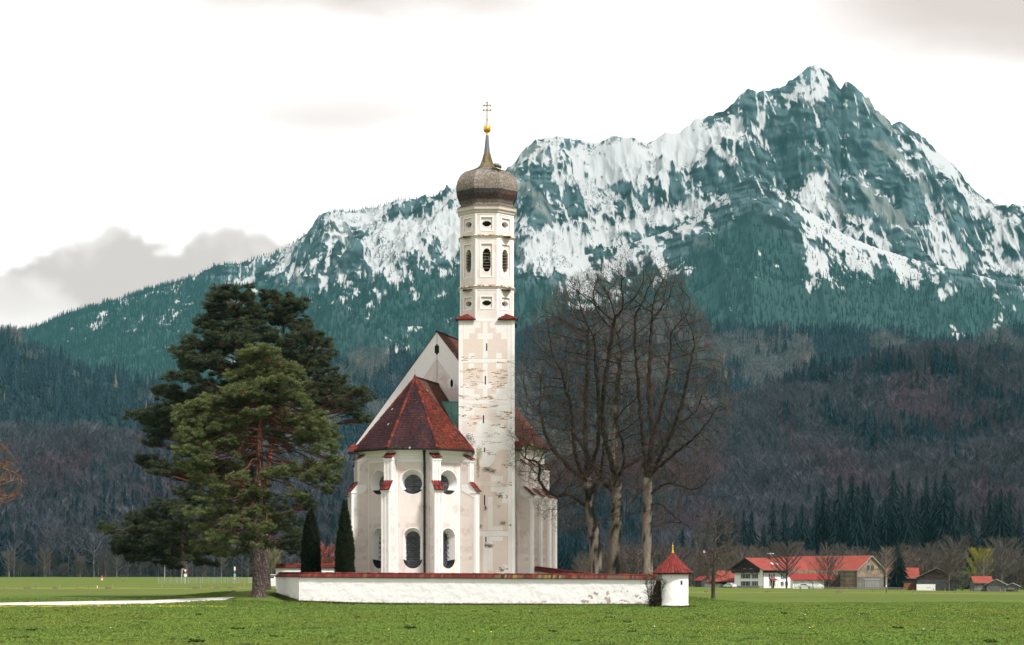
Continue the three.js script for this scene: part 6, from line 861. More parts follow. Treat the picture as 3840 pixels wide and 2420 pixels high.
// local axes: x along the gable, z out of the gable, the house stretches back along -z
class House {
  constructor(name, label, cat, pos, turn) { this.t = thing(name, label, cat, pos, turn); }
  body(W, L, hE, hR, m, name = 'wall') { const b = new MB(); const o = [R3(-W / 2, -1, 0), R3(W / 2, -1, 0), R3(W / 2, hE, 0), R3(0, hR, 0), R3(-W / 2, hE, 0)]; b.prism(o, R3(0, 0, -L)); return b.build(name, m, this.t); }
  block(name, m, x, y, z, sx, sy, sz) { const b = new MB(); b.box(x, y, z, sx, sy, sz); return b.build(name, m, this.t); }
  roof(W, L, hE, hR, ox, oz, m, th = 0.22, edge = FM.trim) { const s = (hR - hE) / (W / 2), e = W / 2 + ox, yE = hE - s * ox + th, r = new THREE.Group(); r.name = 'roof'; this.t.add(r);
    for (const k of [-1, 1]) { const b = new MB(), A = R3(k * e, yE, oz), B = R3(k * e, yE, -L - oz), C = R3(0, hR + th, -L - oz), D = R3(0, hR + th, oz); b.quad(A, B, C, D); b.build('roof_slope', m, r); const u = new MB(), dn = R3(0, -th, 0); u.quad(A.clone().add(dn), B.clone().add(dn), C.clone().add(dn), D.clone().add(dn)); u.quad(A, D, D.clone().add(dn), A.clone().add(dn)); u.quad(B, C, C.clone().add(dn), B.clone().add(dn)); u.quad(A, B, B.clone().add(dn), A.clone().add(dn)); u.build('eaves', edge, r); }
    return r; }
  // windows on the gable (face 'g') or on the side with x = +W/2 or -W/2
  window(W, face, p, y, w, h, { shutters = false, curtains = false, frame = FM.frameW, name = 'window' } = {}) {
    const g = new THREE.Group(); g.name = name; this.t.add(g); const Mx = face === 'g' ? M4(R3(p, y, 0.03)) : M4(R3(face * (W / 2 + 0.03), y, p), face * Math.PI / 2); const add = (n, m, ...a) => { const b = new MB(); b.box(...a, null, 0, Mx); b.build(n, m, g); };
    add('pane', FM.glass, 0, 0, 0, w, h, 0.04); add('frame', frame, 0, h / 2 + 0.05, 0.03, w + 0.2, 0.1, 0.08); add('sill', frame, 0, -h / 2 - 0.05, 0.05, w + 0.24, 0.1, 0.14); for (const s of [-1, 1]) add('frame', frame, s * (w / 2 + 0.05), 0, 0.03, 0.1, h, 0.08); add('frame', frame, 0, 0, 0.03, 0.08, h, 0.06); if (shutters) for (const s of [-1, 1]) add('shutter', FM.shutter, s * (w / 2 + 0.32), 0, 0.05, 0.42, h + 0.1, 0.06); if (curtains) for (const s of [-1, 1]) { const b = new MB(); b.tri(R3(s * w * 0.45, h * 0.45, 0.03), R3(s * 0.05, h * 0.45, 0.03), R3(s * w * 0.4, -h * 0.4, 0.03)); b.p.length && b.geometry(); const q = b.build('curtain', FM.frameW, g); q.applyMatrix4(Mx); }
  }
}
const ground = (px, d, py) => { const p = at(px, py, d); return p; };
{ // farmhouse
  const c = at(2861, 2205, 600), th = -50 * Math.PI / 180, W = 12, L = 22, ex = R3(Math.cos(th), 0, -Math.sin(th)), o = c.clone().addScaledVector(ex, -W / 2), y0 = groundY(o.x, o.z);
  const hE = 6.0 - y0, hR = 9.1 - y0, h = new House('farmhouse', 'white farmhouse with red roof, brown wooden gable and balcony', 'farmhouse', [o.x, y0, o.z], th);
  h.body(W, L, hE, hR, FM.white); const ug = new MB(); ug.prism([R3(-W / 2, 4.9, 0.02), R3(W / 2 - 1.2, 4.9, 0.02), R3(W / 2 - 1.2, hE + 0.5, 0.02), R3(0, hR, 0.02), R3(-W / 2, hE, 0.02)], R3(0, 0, 0.1)); ug.build('gable_boards', FM.brown, h.t);
  const sb = new MB(); sb.box(W / 2 + 0.03, 5.35, -L / 2, 0.08, 1.3, L - 0.2); sb.build('side_boards', FM.brown, h.t);
  h.roof(W, L, hE, hR, 1.5, 1.7, FM.roof);
  h.block('balcony_floor', FM.trim, -0.9, 4.75, 0.75, W - 1.6, 0.14, 1.3); const rail = new MB(); for (let x = -W / 2; x < W / 2 - 1.7; x += 0.16) rail.box(x, 5.3, 1.36, 0.13, 1.0, 0.05); rail.box(-0.9, 5.85, 1.36, W - 1.6, 0.1, 0.12); rail.build('balcony_railing', FM.brown, h.t);
  for (const x of [-W / 2 + 0.3, -1.8, 2.1, W / 2 - 1.6]) { const b = new MB(); b.bar(R3(x, 4.6, 0.1), R3(x, 4.6, 1.3), 0.16, 0.2); b.build('balcony_bracket', FM.trim, h.t); }
  for (const x of [-1.6, 1.2]) h.window(W, 'g', x, 6.6, 0.95, 1.2, { shutters: true });
  for (const y of [3.6, 1.35]) { h.window(W, 'g', -1.2, y, 2.9, 1.35, { shutters: true }); h.window(W, 'g', 2.7, y, 1.5, 1.35, { shutters: true }); }
  h.window(W, 1, -4.0, 3.6, 1.5, 1.4, { shutters: true, curtains: true }); h.window(W, 1, -9.6, 3.6, 1.5, 1.4, { shutters: true, curtains: true }); h.window(W, 1, -8.8, 1.3, 1.2, 1.2); h.window(W, 1, -10.8, 1.3, 1.2, 1.2);
  { const g = new THREE.Group(); g.name = 'door'; h.t.add(g); const d = new MB(); d.box(W / 2 + 0.04, 1.05, -4.4, 0.1, 2.2, 1.3); d.build('leaf', FM.dark, g); const cn = new MB(); cn.quad(R3(W / 2, 2.95, -3.0), R3(W / 2, 2.95, -5.8), R3(W / 2 + 1.4, 2.3, -5.8), R3(W / 2 + 1.4, 2.3, -3.0)); cn.tri(R3(W / 2, 2.95, -3.0), R3(W / 2 + 1.4, 2.3, -3.0), R3(W / 2, 2.3, -3.0)); cn.build('canopy', FM.redRoof, g); for (const z of [-3.1, -5.7]) { const b = new MB(); b.bar(R3(W / 2 + 1.3, 2.3, z), R3(W / 2 + 0.9, 0, z), 0.1, 0.1); b.build('post', FM.frameW, g); } }
  const ch = new MB(); ch.box(1.0, hR + 0.7, -9, 0.7, 1.5, 1.3); ch.build('chimney', FM.trim, h.t); const cc = new MB(); cc.box(1.0, hR + 1.55, -9, 1.0, 0.24, 1.9); cc.build('chimney_cap', FM.frameW, h.t);
  for (const z of [-6.5, -9.0]) { const s = new MB(), k = (hR - hE) / (W / 2), x = 3.6, y = hR - k * x + 0.27; s.quad(R3(x - 0.5, y + k * 0.5, z), R3(x - 0.5, y + k * 0.5, z - 0.9), R3(x + 0.5, y - k * 0.5, z - 0.9), R3(x + 0.5, y - k * 0.5, z)); s.build('skylight', FM.frameW, h.t); }
  const dp = new MB(); dp.tube([R3(W / 2 + 0.1, hE - 0.4, -0.1), R3(W / 2 + 0.1, 0, -0.1)], 0.08, 6); dp.build('downpipe', FM.trim, h.t); h.block('terrace', std({ color: rgb(0.28, 0.26, 0.24) }), 0, 0.3, 0.8, W, 0.7, 1.4);
}
{ // long barn with boarded gable
  const c = at(3214, 2208, 600), th = 47 * Math.PI / 180, W = 15.2, L = 34, ex = R3(Math.cos(th), 0, -Math.sin(th)), o = c.clone().addScaledVector(ex, W / 2), y0 = groundY(o.x, o.z);
  const hE = 5.6 - y0, hR = 9.8 - y0, h = new House('barn', 'long red-roofed barn with tan weathered board gable and large grey door', 'barn', [o.x, y0, o.z], th);
  h.body(W, L, hE, hR, FM.tan); h.roof(W, L, hE, hR, 0.6, 0.7, FM.roof, 0.2, FM.zinc);
  const lo = new MB(); lo.box(0, 1.85, 0.03, W - 0.1, 3.7, 0.1); lo.build('lower_boards', FM.grey, h.t); h.block('ledge', FM.wood, 0, 3.75, 0.06, W, 0.16, 0.16);
  const dr = new MB(); dr.box(0.6, 1.45, 0.14, 8.4, 3.1, 0.12); dr.build('sliding_door', std({ map: boardTex([0.24, 0.24, 0.225], [0.15, 0.15, 0.145], 22, 19) }), h.t); h.block('door_rail', FM.zinc, 0.6, 3.1, 0.2, 9, 0.16, 0.14);
  for (const x of [-1.3, 1.1]) h.window(W, 'g', x, 6.7, 1.5, 1.3, { frame: FM.wood });
  const sd = new MB(); sd.box(-W / 2 - 0.04, 2.3, -8.5, 0.1, 4.6, 5); sd.build('barn_door', FM.brown, h.t); const p = new MB(); for (const z of [-0.2, -11.2, -14]) p.box(-W / 2 - 0.1, 2.5, z, 0.2, 5, 0.25); p.build('corner_post', FM.trim, h.t); h.block('door_panel', FM.redRoof, -W / 2 - 0.06, 1.2, -12.6, 0.1, 2.4, 2);
}
{ // low white annex in the angle between house and barn, lean-to roof
  const c = at(3032, 2206, 594), y0 = groundY(c.x, c.z), t = new House('farm_annex', 'low white annex with lean-to red roof between farmhouse and barn', 'annex', [c.x, y0, c.z], 0), w = 9.6, b = new MB();
  b.box(0, 1.0, -2.4, w, 3.6, 5); b.build('wall', FM.white, t.t); const r = new MB(); r.quad(R3(-w / 2 - 0.6, 2.75, 0.7), R3(w / 2 + 3.6, 2.75, 0.7), R3(w / 2 + 3.6, 4.65, -4.9), R3(-w / 2 - 1.2, 4.65, -4.9)); r.build('roof', FM.redRoof, t.t); const e = new MB(); e.box(1.4, 2.68, 0.66, w + 4.2, 0.14, 0.1); e.build('gutter', FM.trim, t.t); const sm = new MB(); sm.bar(R3(-0.5, 2.8, 0.72), R3(0.9, 4.7, -4.9), 0.12, 0.06); sm.build('roof_seam', FM.trim, t.t); const ub = new MB(); ub.box(2, 4.9, -5.2, w + 6, 1.6, 0.2); ub.build('upper_boards', FM.tan, t.t);
  for (const x of [-1.8, 2.6]) t.window(0, 'g', x, 1.6, 0.6, 0.9, { frame: FM.trim }); t.window(0, 'g', 0.8, 1.0, 0.7, 1.7, { frame: FM.trim, name: 'door' }); t.window(0, 'g', -3.9, 1.2, 0.6, 1.4, { frame: FM.trim }); const dp = new MB(); dp.tube([R3(-0.4, 2.7, 0.6), R3(1.4, 2.0, 0.14), R3(1.5, 0, 0.14)], 0.07, 6); dp.build('downpipe', FM.trim, t.t);
}
{ // open shed to the left of the farmhouse
  const c = at(2728, 2204, 612), y0 = groundY(c.x, c.z), t = new House('open_shed', 'open-fronted shed with low red roof left of the farmhouse', 'shed', [c.x, y0, c.z], 0.2), r = new MB(), w = 8; r.quad(R3(-w / 2 - 0.8, 1.9, 0.8), R3(w / 2 + 0.6, 1.9, 0.8), R3(w / 2, 5.4, -5), R3(-w / 2 + 2.4, 5.4, -5)); r.tri(R3(-w / 2 - 0.8, 1.9, 0.8), R3(-w / 2 + 2.4, 5.4, -5), R3(-w / 2 - 0.8, 1.9, -8)); r.build('roof', FM.roof, t.t); const w1 = new MB(); w1.box(0, 0.6, -5, w, 3, 0.2); w1.build('wall', FM.dark, t.t); for (const x of [-3.8, 0, 3.8]) t.block('post', FM.trim, x, 0.9, 0.3, 0.2, 2.1, 0.2); t.block('low_wall', std({ color: rgb(0.16, 0.15, 0.14) }), -4.6, 0.4, 0.5, 6, 1.6, 0.2);
  const d = at(2652, 2204, 640), t2 = new House('garden_shed', 'small red-roofed shed at the edge of the wood left of the farm', 'shed', [d.x, groundY(d.x, d.z), d.z], 0.5); t2.body(4.4, 4, 2.2, 3.4, FM.slate); t2.roof(4.4, 4, 2.2, 3.4, 0.4, 0.3, FM.redRoof);
}
{ // chapel roof among the trees
  const c = at(2641, 2110, 690), t = thing('bell_turret', 'narrow red bell turret with white lantern among distant trees', 'turret', [c.x, c.y, c.z]), b = new MB(); b.box(0, -4, 0, 1.3, 9.4, 1.3); b.build('shaft', std({ color: rgb(0.24, 0.055, 0.045) }), t); const r = new MB(), A = [R3(-0.8, 0.7, 0.8), R3(0.8, 0.7, 0.8), R3(0.8, 0.7, -0.8), R3(-0.8, 0.7, -0.8)], T = [R3(-0.45, 3.4, 0.45), R3(0.45, 3.4, 0.45), R3(0.45, 3.4, -0.45), R3(-0.45, 3.4, -0.45)]; for (let i = 0; i < 4; i++) r.quad(A[i], A[(i + 1) % 4], T[(i + 1) % 4], T[i]); r.build('roof', std({ color: rgb(0.30, 0.06, 0.05) }), t); const l = new MB(); l.box(0, 3.9, 0, 0.75, 1.1, 0.75); l.build('lantern', FM.frameW, t); const k = new MB(); k.tri(R3(-0.5, 4.45, 0.5), R3(0.5, 4.45, 0.5), R3(0, 5.0, 0)); k.tri(R3(0.5, 4.45, 0.5), R3(0.5, 4.45, -0.5), R3(0, 5.0, 0)); k.tri(R3(-0.5, 4.45, -0.5), R3(-0.5, 4.45, 0.5), R3(0, 5.0, 0)); k.build('lantern_roof', FM.dark, t);
  const e = at(2448, 2150, 660), h = new House('white_house', 'pale house almost hidden behind the turret roof', 'house', [e.x, groundY(e.x, e.z), e.z], 0.4); h.body(7, 9, 4.4, 6.2, FM.white); h.roof(7, 9, 4.4, 6.2, 0.7, 0.6, FM.redRoof);
}
{ // barns and sheds at the right
  const mk = (name, label, px, py, d, th, W, L, hE, hR, m, roofM, ox = 0.7, oz = 0.5, edge) => { const c = at(px, py, d), h = new House(name, label, 'barn', [c.x, groundY(c.x, c.z), c.z], th); h.body(W, L, hE, hR, m); h.roof(W, L, hE, hR, ox, oz, roofM, 0.16, edge ?? FM.wood); return h; };
  const k = 560 / F, a = mk('dark_barn', 'dark weathered wooden barn with white lower corner right of the big spruce', 3513, 2212, 560, -0.22, 11.2, 12, 3.75, 6.5, FM.slate, FM.slate, 0.9, 0.6, std({ color: rgb(0.20, 0.16, 0.15) }));
  a.block('white_base', FM.white, -3.0, 0.6, 0.08, 5.3, 2.5, 0.12); a.window(11.2, 'g', -2.3, 1.2, 0.9, 0.7, { frame: FM.wood }); a.block('ledge', FM.trim, 0, 3.6, 0.06, 11.1, 0.14, 0.12); const ug = new MB(); ug.prism([R3(-5.5, 3.7, 0.02), R3(5.5, 3.7, 0.02), R3(0, 6.4, 0.02)], R3(0, 0, 0.05)); ug.build('gable_boards', FM.brown, a.t);
  const b = mk('red_roofed_outbuilding', 'red-tiled outbuilding behind the dark barn', 3440, 2200, 590, 1.45, 6, 9, 4.0, 6.6, FM.slate, FM.roof);
  const s1 = mk('plank_shed', 'grey plank shed with red tiled roof beside the round bush', 3682, 2216, 545, Math.PI / 2 + 0.05, 4.4, 5.2, 2.6, 4.1, FM.grey, FM.roof, 0.5, 0.3); s1.t.position.x += 2.4;
  const s2 = mk('gabled_shed', 'grey boarded hut with pale gable boards in front of the plank shed', 3736, 2218, 540, -0.30, 5.0, 4.5, 2.1, 3.35, FM.grey, FM.grey, 0.6, 0.4, std({ color: rgb(0.30, 0.28, 0.26) })); s2.block('door_line', FM.trim, 0, 1.85, 0.05, 4.8, 0.1, 0.08);
  const s3 = mk('gabled_shed', 'smallest grey hut with a wood stack, at the right end of the farm', 3797, 2218, 548, -0.32, 3.4, 4, 1.55, 2.35, FM.grey, FM.grey, 0.45, 0.3, std({ color: rgb(0.30, 0.28, 0.26) })); s3.block('wood_stack', FM.tan, -0.4, 0.75, 0.2, 1.7, 0.5, 0.3);
  // stacked firewood under a roof
  const f = at(3415, 2211, 572), t = thing('firewood_stack', 'reddish stack of split firewood under the big spruce', 'firewood', [f.x, groundY(f.x, f.z), f.z]), lg = [0.30, 0.13, 0.07], r = rngOf(9), mats = [], cols = [], g = new THREE.CylinderGeometry(0.5, 0.5, 1, 6).rotateX(Math.PI / 2); for (let i = 0; i < 22; i++) for (let j = 0; j < 13; j++) { mats.push(M4(R3(-1.9 + i * 0.175 + (j % 2) * 0.08, 0.1 + j * 0.17, 0.06 * r()), 0, [0.17, 0.17, 0.5])); const s = 0.5 + r(); cols.push(lg.map(v => v * s)); } instances('log', g, std({}), mats, cols, t); const fr = new MB(); for (const x of [-2.1, 2.1]) fr.box(x, 1.3, -0.1, 0.14, 2.6, 0.14); fr.box(0, 2.6, -0.1, 4.8, 0.1, 1.2); fr.build('shelter', FM.trim, t);
}
// parked cars
function car(label, px, py, d, turn) {
  const c = at(px, py, d), t = thing('parked_car', label, 'car', [c.x, groundY(c.x, c.z) + 0.02, c.z], turn), body = new THREE.Shape([[-2.05, 0.32], [-2.1, 0.62], [-1.95, 0.95], [-1.55, 1.02], [-1.1, 1.42], [0.35, 1.45], [1.05, 1.02], [1.85, 0.86], [2.08, 0.62], [2.08, 0.32]].map(p => new THREE.Vector2(...p)));
  const paint = new THREE.MeshPhysicalMaterial({ color: rgb(0.62, 0.63, 0.62), roughness: 0.35, clearcoat: 0.6 }); const g = new THREE.ExtrudeGeometry(body, { depth: 1.55, bevelEnabled: true, bevelSize: 0.08, bevelThickness: 0.08, bevelSegments: 2 }); g.translate(0, 0, -0.775); mesh('body', g, paint, t);
  for (const s of [-1, 1]) { for (const [x0, x1, x2, x3] of [[-1.35, -0.45, -0.45, -1.02], [-0.35, 0.78, 0.30, -0.35]]) { const w = new MB(); w.quad(R3(x0, 1.03, s * 0.87), R3(x1, 1.03, s * 0.87), R3(x2, 1.36, s * 0.86), R3(x3, 1.36, s * 0.86)); w.build('side_window', FM.glass, t); } for (const x of [-1.3, 1.3]) { const o = mesh('wheel', new THREE.CylinderGeometry(0.32, 0.32, 0.22, 18).rotateX(Math.PI / 2), FM.dark, t); o.position.set(x, 0.32, s * 0.76); const h = mesh('rim', new THREE.CylinderGeometry(0.19, 0.19, 0.03, 12).rotateX(Math.PI / 2), FM.zinc, o); h.position.z = s * 0.11; } const hl = new MB(); hl.box(2.02, 0.72, s * 0.6, 0.12, 0.14, 0.3); hl.build('headlight', FM.zinc, t); const tl = new MB(); tl.box(-2.05, 0.8, s * 0.66, 0.1, 0.22, 0.16); tl.build('tail_light', FM.redRoof, t); }
  for (const [a, b, c2, d2] of [[[0.42, 1.44], [1.04, 1.05]], [[-1.16, 1.42], [-1.58, 1.04]]].map(([p, q]) => [p, q, 0, 0])) { const w = new MB(); w.quad(R3(a[0] + 0.09 * Math.sign(a[0]), a[1] - 0.02, -0.66), R3(a[0] + 0.09 * Math.sign(a[0]), a[1] - 0.02, 0.66), R3(b[0] + 0.09 * Math.sign(a[0]), b[1] + 0.02, 0.7), R3(b[0] + 0.09 * Math.sign(a[0]), b[1] + 0.02, -0.7)); w.build(a[0] > 0 ? 'windscreen' : 'rear_window', FM.glass, t); }
}
car('silver hatchback parked before the white annex', 3018, 2206, 586, -0.15);
car('white car parked by the open shed left of the farmhouse', 2738, 2202, 596, 2.2);
// single trees round the farm and along the edges of the woods
function treeThing(name, label, group, px, py, d, H, width, kind, seed, colT, colC) {
  const c = at(px, py, d), t = thing(name, label, 'tree', [c.x, groundY(c.x, c.z) - 0.2, c.z], seed * 1.3, group);
  const k = { colT, colC }, r = rngOf(seed);
  if (kind === 'spruce') { const g = spruceGeo(seed, 24, 17, width / H, name === 'spruce_tree' && H > 22 ? 0.16 : 0.05, 0.62); const o = mesh('crown', g, std({ vertexColors: true, color: rgb(...colC), roughness: 1 }), t); o.scale.setScalar(H); const tr = new MB(); tr.tube([R3(0, 0, 0), R3(0, H * 0.95, 0)], [H * 0.014, 0.03], 8, colT); tr.build('trunk', MAT.vc, t); return t; }
  const o = mesh('crown', bareSplit(seed, H, width, colC, t, colT, kind), MAT.vc, t); return t;
}
function bareSplit(seed, H, Wd, cc, t, ct, kind) {
  const r = rngOf(seed * 13 + 5), tr = new MB(), cr = new MB(), low = kind === 'bush' ? 0.02 : kind === 'birch' ? 0.25 : 0.22, tips = [];
  const lean = (r() - 0.5) * 0.06 * H; tr.tube([R3(0, 0, 0), R3(lean * 0.3, H * 0.3, 0), R3(lean * 0.8, H * 0.65, 0), R3(lean, H * 0.95, 0)], [H * 0.021, H * 0.016, H * 0.008, 0.01], 8, ct); tr.build('trunk', MAT.vc, t);
  const nb = kind === 'bush' ? 34 : 32; for (let i = 0; i < nb; i++) { const q = (i + r()) / nb, y = lerp(low, 0.8, q) * H, a = i * 2.4 + r(), len = Wd * (0.5 + 0.55 * Math.sin(Math.PI * clamp(0.2 + 0.8 * q))) * (0.7 + 0.4 * r()), up = kind === 'birch' ? 0.9 : 0.55 + 0.7 * q, o = R3(lean * y / H, y, 0), m = o.clone().add(R3(Math.cos(a) * len * 0.5, len * 0.45 * up, Math.sin(a) * len * 0.5)), e = o.clone().add(R3(Math.cos(a) * len, Math.min(H - y, len * up * 1.15), Math.sin(a) * len)); cr.tube([o, m, e], [H * 0.008, H * 0.005, 0.012], 4, ct.map(v => v * 0.85)); tips.push([o, m, e]); }
  const nT = kind === 'bush' ? 2600 : 2600; for (let i = 0; i < nT; i++) { const [o, m, e] = tips[Math.floor(r() * tips.length)], q = 0.2 + 0.8 * r(), p = q < 0.5 ? o.clone().lerp(m, q * 2) : m.clone().lerp(e, q * 2 - 1), out = R3(p.x, 0, p.z).normalize(), d = R3(r() - 0.5, (kind === 'birch' ? -0.1 : 0.3) + 0.5 * r(), r() - 0.5).normalize().addScaledVector(out, 0.4).normalize(), l = Wd * (0.12 + 0.2 * r()), f = p.clone().addScaledVector(d, l), s = R3(r() - 0.5, r() - 0.5, r() - 0.5).cross(d).normalize().multiplyScalar(0.016 + 0.016 * r()), c = cc.map(v => v * (0.6 + 0.8 * r())); cr.tri(p.clone().add(s), f, p.clone().sub(s), c); const p2 = p.clone().lerp(f, 0.5), d2 = d.clone().add(R3(r() - 0.5, r() - 0.4, r() - 0.5).multiplyScalar(1.3)).normalize(); cr.tri(p2.clone().add(s), p2.clone().addScaledVector(d2, l * 0.6), p2.clone().sub(s), c); }
  return cr.geometry();
}
{
  const BT = [0.10, 0.084, 0.072], BC = [0.095, 0.076, 0.065], GR = [0.115, 0.10, 0.088], SP = [0.011, 0.018, 0.017], g = 'single trees round the farm';
  treeThing('spruce_tree', 'big dark spruce between the barn and the dark barn', g, 3368, 2208, 582, 15.5, 3.9, 'spruce', 5, [0.05, 0.04, 0.035], [0.014, 0.023, 0.018]);
  treeThing('spruce_tree', 'dark spruce behind the yellow-green willow', g, 3655, 2208, 640, 20, 5, 'spruce', 6, [0.05, 0.04, 0.035], SP);
  treeThing('willow_tree', 'yellow-green budding willow above the plank shed', g, 3668, 2206, 610, 13, 5.2, 'bare', 7, [0.12, 0.11, 0.07], [0.26, 0.24, 0.04]);
  treeThing('bush', 'round olive-grey bush between dark barn and plank shed', g, 3610, 2214, 556, 5.2, 3.4, 'bush', 8, [0.09, 0.085, 0.06], [0.13, 0.13, 0.085]);
  treeThing('broadleaf_tree', 'gnarled leafless tree with thick dark trunk in front of the farmhouse', g, 2950, 2206, 588, 13.5, 6.2, 'bare', 9, [0.05, 0.042, 0.036], [0.085, 0.066, 0.056]);
  treeThing('broadleaf_tree', 'fan-shaped leafless tree in front of the barn', g, 3108, 2207, 580, 9.5, 5.2, 'bush', 10, BT, BC);
  treeThing('birch_tree', 'slender pale-stemmed birch in front of the barn gable', g, 3324, 2208, 578, 14.5, 3.0, 'birch', 11, [0.34, 0.30, 0.25], [0.14, 0.105, 0.08]);
  treeThing('birch_tree', 'birch with white stem in front of the willow', g, 3689, 2206, 590, 10.5, 2.4, 'birch', 12, [0.45, 0.43, 0.40], BC);
  treeThing('broadleaf_tree', 'leafless tree with ochre stem before the right half of the dark barn', g, 3560, 2213, 548, 11.5, 4.2, 'bare', 13, [0.15, 0.105, 0.06], BC);
  const more = [[3492, 660, 17, 5], [3430, 680, 16, 4.5], [3757, 640, 18, 7.5], [3800, 660, 15, 6], [3590, 690, 20, 7], [3230, 690, 16, 4.2], [3150, 680, 18, 4], [3040, 690, 14, 4.5], [2970, 700, 17, 6], [2900, 690, 14, 5.5], [2830, 700, 15, 5.5], [2760, 690, 14, 5], [2700, 700, 15, 6], [2590, 690, 12, 5], [2640, 680, 11, 4.5], [3100, 700, 19, 3.6], [3190, 700, 17, 3.4], [2500, 700, 12, 5], [2300, 700, 13, 4], [2240, 690, 12, 4.5], [2400, 680, 11, 4]];
  more.sort((a, b) => a[0] - b[0]); more.forEach(([px, d, h, w], i) => treeThing('broadleaf_tree', `${ORD[i]} from the left of the leafless trees standing behind the farm roofs`, 'leafless trees behind the farm', px, 2170, d, h * 0.92, w, 'bare', 30 + i, i % 3 ? GR : [0.17, 0.155, 0.14], [BC, GR.map(v => v * 0.9), [0.10, 0.085, 0.08]][i % 3]));
  // row of tall dark spruces at the foot of the right-hand slope
  const proto = []; const r = rngOf(55), extra = [[2730, 1930, 26], [2790, 1900, 28], [2865, 1890, 28], [3010, 1840, 30], [3090, 1800, 34], [3130, 1790, 34], [3172, 1775, 36], [3218, 1770, 36], [3258, 1785, 36], [3300, 1790, 34], [3337, 1795, 34], [3410, 1790, 36], [3458, 1785, 36], [3528, 1780, 36], [3562, 1790, 36], [3640, 1830, 32], [3735, 1830, 32], [3772, 1850, 30]]; const row = [[2640, 1985, 24], [2700, 1880, 24], [2755, 1850, 30], [2820, 1838, 30], [2900, 1842, 32], [2942, 1850, 32], [2985, 1858, 30], [3030, 1860, 28], [3065, 1790, 36], [3110, 1768, 38], [3150, 1758, 38], [3195, 1750, 40], [3240, 1756, 38], [3275, 1765, 36], [3320, 1776, 36], [3350, 1760, 38], [3385, 1768, 37], [3440, 1772, 38], [3475, 1762, 39], [3510, 1752, 40], [3545, 1765, 38], [3578, 1775, 37], [3610, 1790, 34], [3690, 1800, 34], [3712, 1808, 33], [3755, 1816, 33], [3790, 1830, 32], [3825, 1850, 30], [2600, 1960, 22], [2560, 1970, 22]];
  row.push(...extra); row.sort((a, b) => a[0] - b[0]); row.forEach(([px, py, h], i) => { const d = 725 + 60 * r(), top = EYE + (HY - py) * d / F, gy = groundY((px - CX) * d / F, -d), H = Math.max(16, (top - gy + 0.2) * (0.78 + 0.26 * r())), lab = `${ORD[i]} from the left in the row of tall dark spruces behind the farm`, grp = 'tall spruces in a row behind the farm'; if (i < 4) proto.push([treeThing('spruce_tree', lab, grp, px, 2165, d, H, H * (0.135 + 0.05 * r()), 'spruce', 70 + i, [0.05, 0.042, 0.038], [0.0095, 0.0165, 0.0195]), H]); else { const [p, h0] = proto[i % 4], x = (px - CX) * d / F; copyOf(p, lab, [x, groundY(x, -d) - 0.2, -d], r() * 6, [H / h0 * (0.85 + 0.4 * r()), H / h0, H / h0 * (0.85 + 0.4 * r())]); } });
  // leafless trees along the far edge of the meadow on the left
  const L = [[33, 12.5, 3.4, 1], [68, 8.5, 2.4, 2], [165, 13, 4, 1], [195, 11.5, 4.5, 2], [300, 9.5, 2.6, 1], [288, 7.5, 2, 2], [368, 12, 3.2, 1], [395, 12.5, 3.4, 2], [437, 13.5, 3.2, 3], [525, 10, 3.6, 2], [585, 8.5, 3.0, 2], [640, 12, 3.6, 1], [700, 13.5, 4, 3], [760, 9, 3.2, 2], [830, 12, 4, 1], [880, 10, 3.6, 2], [930, 11, 3.6, 1], [990, 13, 4, 3], [1050, 12, 4.4, 2], [1110, 9, 3.6, 2], [1210, 9, 4, 2], [110, 5, 2, 2], [240, 5.5, 2.4, 2], [340, 4.5, 2, 2]];
  L.sort((a, b) => a[0] - b[0]); L.forEach(([px, h, w, k], i) => treeThing('broadleaf_tree', `${ORD[i]} from the left of the pale leafless trees along the far meadow edge`, 'pale trees along the far meadow edge', px, 2166, 835 + (i % 5) * 6, h, w, 'bare', 130 + i, [[0.19, 0.165, 0.13], [0.09, 0.078, 0.068], [0.14, 0.125, 0.105]][k - 1], [[0.115, 0.097, 0.08], [0.07, 0.06, 0.055], [0.09, 0.08, 0.07]][k - 1]));
  { // brushwood along the foot of the slopes
    const G = [bareGeo(201, 14, 420, { tw: 0.0032, wide: 0.42, low: 0.06 }), bareGeo(202, 14, 420, { tw: 0.003, wide: 0.36, low: 0.1, upright: 0.8 }), bareGeo(203, 12, 380, { tw: 0.0032, wide: 0.5, low: 0.08 })], r = rngOf(207), L2 = [];
    for (let i = 0; i < 900; i++) { const right = i < 620, px = right ? lerp(2180, 4100, r()) : lerp(-150, 1900, r()), d = right ? lerp(640, 712, r()) : lerp(842, 866, r()), x = (px - CX) * d / F, h = (right ? lerp(5, 13, r()) : lerp(3, 10, r() * r())) * (0.7 + 0.6 * afbm(px / 120, d / 90, 2, 9)), q = 0.6 + 0.8 * r(), warm = r(); L2.push([x, groundY(x, -d) - 0.3, -d, h, h * lerp(0.9, 1.3, r()), Math.floor(r() * 3), right ? [lerp(0.085, 0.12, warm) * q * (px < 2600 ? 0.7 : 1), lerp(0.075, 0.085, warm) * q * (px < 2600 ? 0.7 : 1), lerp(0.068, 0.066, warm) * q * (px < 2600 ? 0.72 : 1)] : [0.07 * q, 0.063 * q, 0.058 * q]]); }
    scatterWood('brushwood', G, L2, ['brown leafless brushwood along the foot of the wooded slopes', 'upright leafless brushwood along the foot of the wooded slopes', 'spreading leafless brushwood along the foot of the wooded slopes'], 'brushwood');
  }
  treeThing('shrub', 'yellowish budding shrub between the pines and the back wall', undefined, 1018, 2170, 700, 11, 4, 'bare', 171, [0.15, 0.13, 0.08], [0.22, 0.20, 0.07]);
